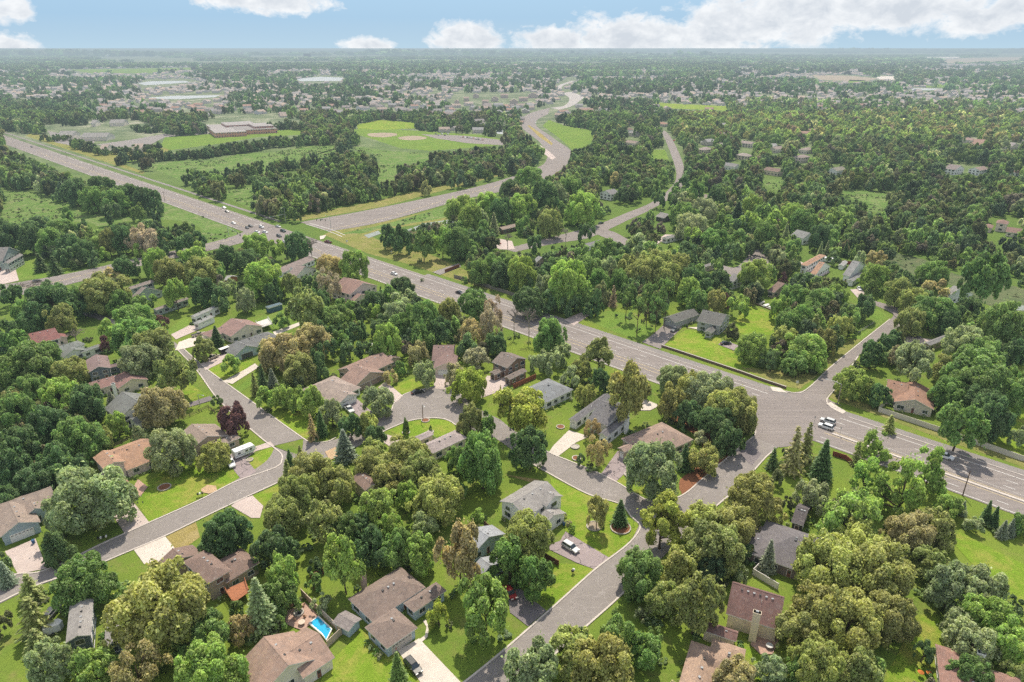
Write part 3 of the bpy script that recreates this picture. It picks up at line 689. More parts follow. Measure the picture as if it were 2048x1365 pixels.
DRIVES = [
 ('pink_concrete', [(10,1104),(71,1078),(94,1138),(36,1149)]), ('pink_concrete', [(217,1018),(257,992),(298,1045),(249,1067)]),
 ('drive_asphalt', [(448,915),(478,902),(513,944),(484,962)]), ('pink_concrete', [(478,912),(508,895),(541,884),(549,893),(512,903),(486,922)]),
 ('concrete', [(268,1101),(330,1073),(360,1110),(315,1128),(289,1130)]), ('pink_concrete', [(478,1001),(505,992),(527,1013),(520,1037),(503,1037),(462,1013)]),
 ('concrete', [(795,1302),(838,1278),(940,1385),(855,1385)]), ('concrete', [(838,1280),(850,1272),(853,1255),(846,1243),(852,1240),(858,1257),(855,1275),(843,1286)]),
 ('drive_asphalt', [(1086,1094),(1120,1083),(1131,1064),(1219,1117),(1190,1140),(1152,1126)]), ('dark_asphalt', [(1015,1185),(1040,1178),(1093,1223),(1056,1254),(1020,1226)]),
 ('concrete', [(1097,907),(1106,893),(1138,861),(1178,874),(1152,886),(1116,914)]), ('drive_asphalt', [(1235,903),(1262,908),(1264,935),(1230,966),(1202,949)]),
 ('pink_concrete', [(767,868),(800,878),(790,902),(768,886)]), ('pink_concrete', [(868,738),(900,738),(900,780),(868,778)]),
 ('drive_asphalt', [(680,800),(706,792),(748,828),(727,842)]), ('pink_concrete', [(756,776),(772,764),(806,793),(792,806)]),
 ('pink_concrete', [(975,752),(1030,760),(1004,782),(960,798),(940,800)]), ('highway_asphalt', [(1284,685),(1308,668),(1330,648),(1365,655),(1320,699)]),
 ('pink_concrete', [(1808,672),(1864,680),(1852,692),(1800,683)]), ('pink_concrete', [(1700,580),(1722,578),(1740,598),(1722,604)]),
 ('pink_concrete', [(342,670),(378,652),(412,654),(352,680)]), ('concrete', [(350,702),(358,685),(392,673),(418,664),(402,690),(366,699)]),
 ('pink_concrete', [(402,727),(440,711),(468,700),(480,708),(411,742)]), ('concrete', [(445,764),(490,740),(510,728),(518,735),(465,769)]),
 ('pink_concrete', [(-10,540),(30,535),(38,562),(-10,573)]), ('dark_asphalt', [(363,812),(420,793),(427,801),(363,820)]),
 ('pink_concrete', [(1128,640),(1172,622),(1178,632),(1148,652)]), ('path_asphalt', [(865,545),(918,527),(922,534),(880,551)]),
 ('concrete', [(546,665),(600,645),(625,638),(627,643),(600,652),(550,672)]), ('pink_concrete', [(996,478),(1024,483),(1030,500),(1000,500),(985,492)]),
 ('concrete', [(1540,774),(1560,777),(1576,787),(1545,783)]), ('concrete', [(1652,808),(1662,806),(1692,824),(1686,829),(1666,818)]),
 ('concrete', [(640,473),(652,471),(648,478),(640,480)]), ('drive_asphalt', [(1446,682),(1478,692),(1468,702),(1436,690)]),
 ('pink_concrete', [(1595,522),(1640,540),(1660,545),(1640,556),(1618,545)]), ('concrete', [(1262,815),(1290,800),(1320,812),(1300,822),(1272,822)]),
 ('paver', [(570,1226),(610,1206),(642,1236),(604,1262),(572,1250)]), ('paver', [(262,985),(276,960),(296,975),(280,995),(264,1000)]),
 ('paver', [(1800,808),(1835,812),(1840,822),(1815,824)]), ('paver', [(1500,1290),(1530,1255),(1560,1275),(1545,1310),(1520,1310)]),
 ('pink_concrete', [(690,606),(712,612),(705,620),(685,612)]), ('dirt', [(402,980),(415,971),(432,973),(435,983),(418,989),(404,986)]),
 ('dirt', [(650,905),(672,895),(680,912),(660,922)]), ('concrete', [(1404,655),(1425,658),(1410,663),(1375,656)]),
 ('pink_concrete', [(1490,1065),(1520,1050),(1530,1062),(1500,1075)]), ('pink_concrete', [(1330,470),(1345,470),(1310,492),(1300,490)]),
]
for i, (mt, poly) in enumerate(DRIVES):
    nm = 'mulch_bed' if mt == 'mulch' else 'patio' if mt == 'paver' else 'bare_earth' if mt == 'dirt' else 'driveway'
    sheet(nm, poly, mt, 0.112 + 0.0025 * i)
# ------------------------------------------------------------------ trees: unit crowns (radius 1, height 1 from the ground up)
def crown_mesh(name, seed, leaves, lobes, size, zb=0.2, mat='leaves', shape='round', flat=0.0, dead=0.03, spread=1.0):
    r = np.random.default_rng(seed)
    zc = (1 + zb) / 2; az = (1 - zb) / 2
    # lobes on and in the crown's volume; upper half favoured
    C = []; Rr = []
    k = 0
    while len(C) < lobes and k < 4000:
        k += 1
        d = r.normal(size=3); d /= np.linalg.norm(d)
        if d[2] < -0.55: continue
        rad = (r.uniform(0.10, 0.20) if r.random() < 0.45 else r.uniform(0.18, 0.32)) * (1.35 - 0.35 * min(1, lobes / 30))
        s = r.uniform(0.55, 1.0) - rad * 0.55
        wob = 1.02 + 0.2 * math.sin(3 * math.atan2(d[1], d[0]) + seed) + 0.1 * math.sin(5 * math.atan2(d[1], d[0]) + seed * 2)
        s0 = s; s = s / (abs(math.hypot(d[0], d[1])) ** 2.7 + abs(d[2]) ** 2.7) ** (1 / 2.7); rx = s * wob
        if shape == 'vase': rx *= 0.75 + 0.35 * d[2]
        if shape == 'cone': rx *= 0.95 - 0.35 * d[2]
        c = np.array([d[0] * rx, d[1] * rx, zc + d[2] * az * s])
        if any(np.linalg.norm((c - q) * (1, 1, 1 / az)) < 0.62 * (rad + w) * 0.8 for q, w in zip(C, Rr)): continue
        C.append(c); Rr.append(rad)
    C = np.array(C); Rr = np.array(Rr); nl = len(C)
    w = Rr ** 2; w /= w.sum()
    idx = r.choice(nl, size=leaves, p=w)
    d = r.normal(size=(leaves, 3)); d /= np.linalg.norm(d, axis=1)[:, None]
    out = C[idx] - np.array([0, 0, zc - 0.12]); out[:, 2] /= az; out /= (np.linalg.norm(out, axis=1)[:, None] + 1e-6)
    flip = (np.einsum('ij,ij->i', d, out) < -0.25) | (d[:, 2] < -0.6)
    d[flip] *= -1
    rr = Rr[idx] * (1.0 - 0.55 * r.random(leaves) ** 2.2)
    fr = r.random(leaves)
    P0 = C[idx] + d * rr[:, None] * np.array([1, 1, az * 1.15 * (1 - flat)])
    stray = r.random(leaves) < 0.07
    P0[stray] += r.normal(size=(stray.sum(), 3)) * np.array([0.07, 0.07, 0.04])
    # leaf sprigs: quads roughly facing out, roughened
    n = d * 0.75 + r.normal(size=(leaves, 3)) * 0.55 + np.array([0, 0, 0.25]); n /= np.linalg.norm(n, axis=1)[:, None]
    a = np.cross(n, r.normal(size=(leaves, 3))); a /= np.linalg.norm(a, axis=1)[:, None]
    b = np.cross(n, a)
    s1 = size * r.uniform(0.6, 1.35, leaves)[:, None]; s2 = s1 * r.uniform(0.45, 0.85, leaves)[:, None]
    zs = np.array([1, 1, az * 1.1])
    dr = n * s1 * 0.25
    V = np.stack([P0 + (-a * s1 * 0.5) * zs, P0 + (b * s2 * 0.5 + a * s1 * .05) * zs + dr * zs, P0 + (a * s1 * 0.55) * zs, P0 + (-b * s2 * 0.5 + a * s1 * .05) * zs + dr * zs], axis=1).reshape(-1, 3)
    rad_ = np.sqrt(V[:, 0] ** 2 + V[:, 1] ** 2); kxy = 1.0 / np.quantile(rad_, 0.985); z0_, z1_ = np.quantile(V[:, 2], 0.01), np.quantile(V[:, 2], 0.995)
    V[:, :2] *= kxy; V[:, 2] = zb + (V[:, 2] - z0_) * (1 - zb) / (z1_ - z0_)
    C = C.copy(); C[:, :2] *= kxy; C[:, 2] = zb + (C[:, 2] - z0_) * (1 - zb) / (z1_ - z0_)
    Fc = np.arange(leaves * 4).reshape(-1, 4)
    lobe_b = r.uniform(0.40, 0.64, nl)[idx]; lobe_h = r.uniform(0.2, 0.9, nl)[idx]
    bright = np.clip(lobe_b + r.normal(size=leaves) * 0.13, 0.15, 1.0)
    bright *= 0.55 + 0.5 * (rr / Rr[idx])  # leaves deeper in a lobe darkened: inner shade put into their colour
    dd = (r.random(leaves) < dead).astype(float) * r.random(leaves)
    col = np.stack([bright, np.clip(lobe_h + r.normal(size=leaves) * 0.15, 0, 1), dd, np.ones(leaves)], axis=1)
    return leafmesh(name, V, Fc, np.repeat(col, 4, axis=0), mat), C, Rr

def leafmesh(name, V, Fc, col, mat):
    me = bpy.data.meshes.new(name); nv = len(V); nf = len(Fc); k = Fc.shape[1]
    me.vertices.add(nv); me.vertices.foreach_set('co', V.astype(np.float32).ravel())
    me.loops.add(nf * k); me.loops.foreach_set('vertex_index', Fc.astype(np.int32).ravel())
    me.polygons.add(nf); me.polygons.foreach_set('loop_start', (np.arange(nf) * k).astype(np.int32))
    try: me.polygons.foreach_set('loop_total', np.full(nf, k, dtype=np.int32))
    except Exception: pass
    ca = me.color_attributes.new('lv', 'FLOAT_COLOR', 'POINT'); ca.data.foreach_set('color', col.astype(np.float32).ravel())
    me.materials.append(M[mat]); me.update(calc_edges=True); return me

def trunk_mesh(name, seed, C, Rr, r0=0.055, zb=0.2, limbs=9, mat='bark', lean=0.0, dens=1):
    rr = random.Random(seed); mb = MB()
    top = Vector((rr.uniform(-.05, .05), rr.uniform(-.05, .05), 0.62))
    pts = [Vector((0, 0, 0)), Vector((rr.uniform(-.02, .02), rr.uniform(-.02, .02), zb * 0.6)), Vector((top.x * .5, top.y * .5, (zb + 0.62) / 2)), top]
    mb.tube([Vector((0, 0, -0.01)), Vector((0, 0, 0.02))] + pts[1:], [r0 * 1.5, r0 * 1.05, r0 * 0.85, r0 * 0.6, r0 * 0.25], 7)
    order = sorted(range(len(C)), key=lambda i: -Rr[i])[:limbs]
    for i in order:
        c = Vector(C[i]); t = max(0.15, min(0.9, (c.z - 0.12) / 0.8)) * 0.6
        s = pts[1].lerp(top, t); mid = s.lerp(c, 0.55) + Vector((0, 0, 0.03)) + Vector((rr.uniform(-.05, .05), rr.uniform(-.05, .05), 0))
        mb.tube([s, mid, c], [r0 * 0.42, r0 * 0.26, r0 * 0.08], 5, cap=False)
        for q in range(dens):
            e = c + Vector((rr.uniform(-.2, .2), rr.uniform(-.2, .2), rr.uniform(0, .08))); mb.tube([mid, e], [r0 * 0.18, r0 * 0.04], 4, cap=False)
    return mb.mesh(name, [mat], True)

def conifer_mesh(name, seed, whorls, per, sprays, size, droop=0.35, zb=0.06, mat='leaves', power=0.9, gap=0.0, dead=0.03):
    """branches in whorls, each carrying sprays of needles; unit radius, unit height"""
    r = np.random.default_rng(seed); Ps = []; Ds = []; Br = []
    for wv in range(whorls):
        t = (wv + 0.5) / whorls; z = zb + (1 - zb) * t
        R_ = (1 - t) ** power * (1.0 + 0.12 * math.sin(wv * 2.3 + seed)) + 0.03
        nb = max(4, int(per * (1 - 0.55 * t)))
        for b in range(nb):
            if r.random() < gap: continue
            an = 2 * math.pi * (b + r.random() * 0.8) / nb + wv * 0.7; L = R_ * r.uniform(0.75, 1.08); br = r.uniform(0.40, 0.62)
            ns = max(3, int(sprays * (0.35 + L)))
            for q in range(ns):
                s = 0.18 + 0.82 * (q + r.random()) / ns
                side = r.normal() * 0.10 * (1.2 - s)
                x = math.cos(an) * L * s - math.sin(an) * side; y = math.sin(an) * L * s + math.cos(an) * side
                zz = z - droop * 0.16 * L * s * s + (0.02 if s > .85 else 0) + r.normal() * 0.008
                Ps.append((x, y, zz)); Ds.append((math.cos(an + side * 3), math.sin(an + side * 3), -0.25 * droop)); Br.append(br * (0.72 + 0.4 * s))
    P0 = np.array(Ps); D = np.array(Ds); Br = np.array(Br); N = len(P0)
    D /= np.linalg.norm(D, axis=1)[:, None]
    up = np.tile([0, 0, 1.0], (N, 1)) + r.normal(size=(N, 3)) * 0.45
    side = np.cross(D, up); side /= np.linalg.norm(side, axis=1)[:, None]; n = np.cross(side, D)
    s1 = size * r.uniform(0.7, 1.3, N)[:, None]; s2 = s1 * r.uniform(0.45, 0.75, N)[:, None]; zs = np.array([1, 1, 0.42])
    V = np.stack([P0 - D * s1 * .5 * zs, P0 + side * s2 * .5 * zs - n * s1 * .10 * zs, P0 + D * s1 * .6 * zs, P0 - side * s2 * .5 * zs - n * s1 * .10 * zs], axis=1).reshape(-1, 3)
    col = np.stack([np.clip(Br + r.normal(size=N) * .06, .2, .8), r.uniform(0.2, 0.8, N), (r.random(N) < dead) * 0.8, np.ones(N)], axis=1)
    return leafmesh(name, V, np.arange(N * 4).reshape(-1, 4), np.repeat(col, 4, axis=0), mat)
def stem_mesh(name, seed, r0=0.05, branches=0, mat='bark'):
    rr = random.Random(seed); mb = MB(); mb.tube([(0, 0, -0.01), (0, 0, 0.4), (0, 0, 0.97)], [r0, r0 * 0.7, r0 * 0.12], 7)
    for k in range(branches):
        z = 0.12 + 0.8 * k / branches; a = rr.uniform(0, 2*PI); L = (1 - z) * 0.8 + 0.1
        mb.tube([(0, 0, z), (math.cos(a) * L, math.sin(a) * L, z + 0.02)], [r0 * 0.25, r0 * 0.05], 4, cap=False)
    return mb.mesh(name, [mat], True)
def bare_mesh(name, seed, mat='pale_bark'):
    rr = random.Random(seed); mb = MB(); tips = []
    def grow(p, d, L, r, lev):
        q = p + d * L; m = p.lerp(q, 0.5) + Vector((rr.uniform(-.02, .02), rr.uniform(-.02, .02), 0))
        mb.tube([p, m, q], [r, r * .8, r * .6], 5 if lev < 2 else 3, cap=False)
        if lev >= 5: tips.append(q); return
        for k in range(3 if lev else 4):
            a = rr.uniform(0, 2*PI); s = rr.uniform(0.45, 0.95)
            nd = (d + Vector((math.cos(a) * s * 1.5, math.sin(a) * s * 1.5, rr.uniform(-.1, .22)))).normalized(); nd.z *= 0.55
            grow(q, nd, L * rr.uniform(0.62, 0.85), r * 0.55, lev + 1)
    grow(Vector((0, 0, -0.01)), Vector((0, 0, 1)), 0.26, 0.035, 0)
    xs = [math.hypot(v[0], v[1]) for v in mb.v]; zs = max(v[2] for v in mb.v); k = 1 / sorted(xs)[int(len(xs) * .97)]
    mb.v = [(v[0] * k if v[2] > .05 else v[0], v[1] * k if v[2] > .05 else v[1], v[2] / zs) for v in mb.v]
    return mb, tips

PROTO = {}
def dec_proto(key, n, seed, leaves, lobes, size, zb, **kw):
    lst = []
    for i in range(n):
        cm, C, Rr = crown_mesh('crown_' + key, seed + i * 7, leaves, lobes + i % 3 * 2, size, zb, **kw)
        lst.append((cm, trunk_mesh('trunk_' + key, seed + i, C, Rr, 0.05 if zb < .3 else 0.04, zb, 10, dens=2)))
    PROTO[key] = lst
dec_proto('big', 5, 31, 19000, 75, 0.078, 0.14)
dec_proto('mid', 8, 57, 10000, 46, 0.105, 0.16)
dec_proto('tall', 4, 83, 8500, 34, 0.108, 0.30, dead=0.05)
dec_proto('vase', 2, 91, 14000, 30, 0.078, 0.26, shape='vase')
dec_proto('small', 3, 101, 7000, 20, 0.12, 0.14)
dec_proto('cone', 2, 121, 11000, 30, 0.095, 0.08, shape='cone')
dec_proto('thin', 2, 131, 5500, 26, 0.075, 0.25, dead=0.35)
dec_proto('pine', 3, 141, 13000, 26, 0.095, 0.16, flat=0.5, shape='cone')
dec_proto('pineT', 2, 151, 7000, 18, 0.105, 0.48, flat=0.45)
dec_proto('shrub', 2, 161, 2600, 12, 0.16, 0.0)
PROTO['spruce'] = [(conifer_mesh('crown_spruce', 200 + i, 26, 17, 20, 0.16), stem_mesh('trunk_spruce', i)) for i in range(2)]
PROTO['open_spruce'] = [(conifer_mesh('crown_open_spruce', 210 + i, 17, 10, 17, 0.20, droop=0.9, gap=0.18, dead=0.15), stem_mesh('trunk_open_spruce', i, 0.05, 30)) for i in range(2)]
PROTO['bare'] = []
for i in range(2):
    mb_, tips = bare_mesh('b', 300 + i)
    PROTO['bare'].append((mb_.mesh('crown_bare', ['pale_bark']), None))

# colours (albedo) by letter
TC = {'D': (0.105, 0.19, 0.078), 'M': (0.16, 0.275, 0.078), 'B': (0.255, 0.385, 0.085), 'O': (0.255, 0.295, 0.105), 'Y': (0.37, 0.44, 0.07),
      'G': (0.28, 0.355, 0.20), 'T': (0.48, 0.43, 0.23), 'P': (0.15, 0.075, 0.09), 'K': (0.075, 0.135, 0.075), 'R': (0.40, 0.34, 0.28),
      'S': (0.31, 0.37, 0.33), 'H': (0.33, 0.37, 0.115), 'W': (0.46, 0.50, 0.34)}
TC = {k: tuple(x * w_ * (1.48 if k not in 'SWTY' else 1.2) for x, w_ in zip(v, (1.06, 1.0, 0.86))) for k, v in TC.items()}
TN = {'D': 'dark green', 'M': 'mid green', 'B': 'bright green', 'O': 'olive green', 'Y': 'yellow green', 'G': 'grey green', 'T': 'tan tinged', 'P': 'purple leaved',
      'K': 'blackish green', 'R': 'brownish grey', 'S': 'silvery blue', 'H': 'honey green', 'W': 'pale flowering'}
KN = {'dec': 'broadleaf tree', 'tall': 'tall trunked tree', 'vase': 'spreading locust tree', 'spr': 'spruce', 'osp': 'shaggy spruce', 'bsp': 'blue spruce', 'pin': 'pine', 'pnt': 'long trunked pine', 'con': 'conical tree', 'shr': 'shrub',
      'bar': 'leafless tree', 'thn': 'thinning tree'}
KO = {'dec': 'broadleaf_tree', 'tall': 'broadleaf_tree', 'vase': 'locust_tree', 'spr': 'spruce_tree', 'osp': 'spruce_tree', 'bsp': 'blue_spruce_tree', 'pin': 'pine_tree', 'pnt': 'pine_tree', 'con': 'conical_tree',
      'shr': 'shrub', 'bar': 'bare_tree', 'thn': 'thinning_tree'}
ZB = {'dec': .14, 'tall': .30, 'vase': .26, 'spr': .03, 'osp': .03, 'bsp': .03, 'pin': .16, 'pnt': .48, 'con': .08, 'shr': 0.0, 'bar': .05, 'thn': .25}
TREES = []
FOOT = []
def tree(x, y, w, h, col, kind='dec'):
    """x,y centre of the crown in the photo, w,h its size there"""
    hc = 5.0; zb = ZB[kind]
    for _ in range(5):
        p = P(x, y, hc); depth = proj(p.x, p.y, hc)[2]
        r = w * depth / (2 * F); dep = math.asin(min(0.99, (H - hc) / math.sqrt(p.x**2 + p.y**2 + (H - hc)**2)))
        hh = h * depth / (2 * F); q = hh * hh - (r * math.sin(dep)) ** 2
        if kind in ('spr', 'osp', 'bsp', 'con'): a = max(0.9 * r, (hh - 0.35 * r * math.sin(dep)) / math.cos(dep))
        else: a = math.sqrt(max(q, (0.62 * r) ** 2)) / math.cos(dep)
        a = min(a, 2.2 * r if kind in ('spr', 'osp', 'bsp', 'con', 'bar') else (1.25 if kind in ('tall', 'thn') else 1.05) * r)
        a = max(a, 0.7 * r)
        Ht = 2 * a / (1 - zb); hc = Ht * (1 + zb) / 2
    TREES.append(dict(p=Vector((p.x, p.y, 0)), r=r, H=Ht, col=col, kind=kind, px=(x, y, w, h)))
    return TREES[-1]

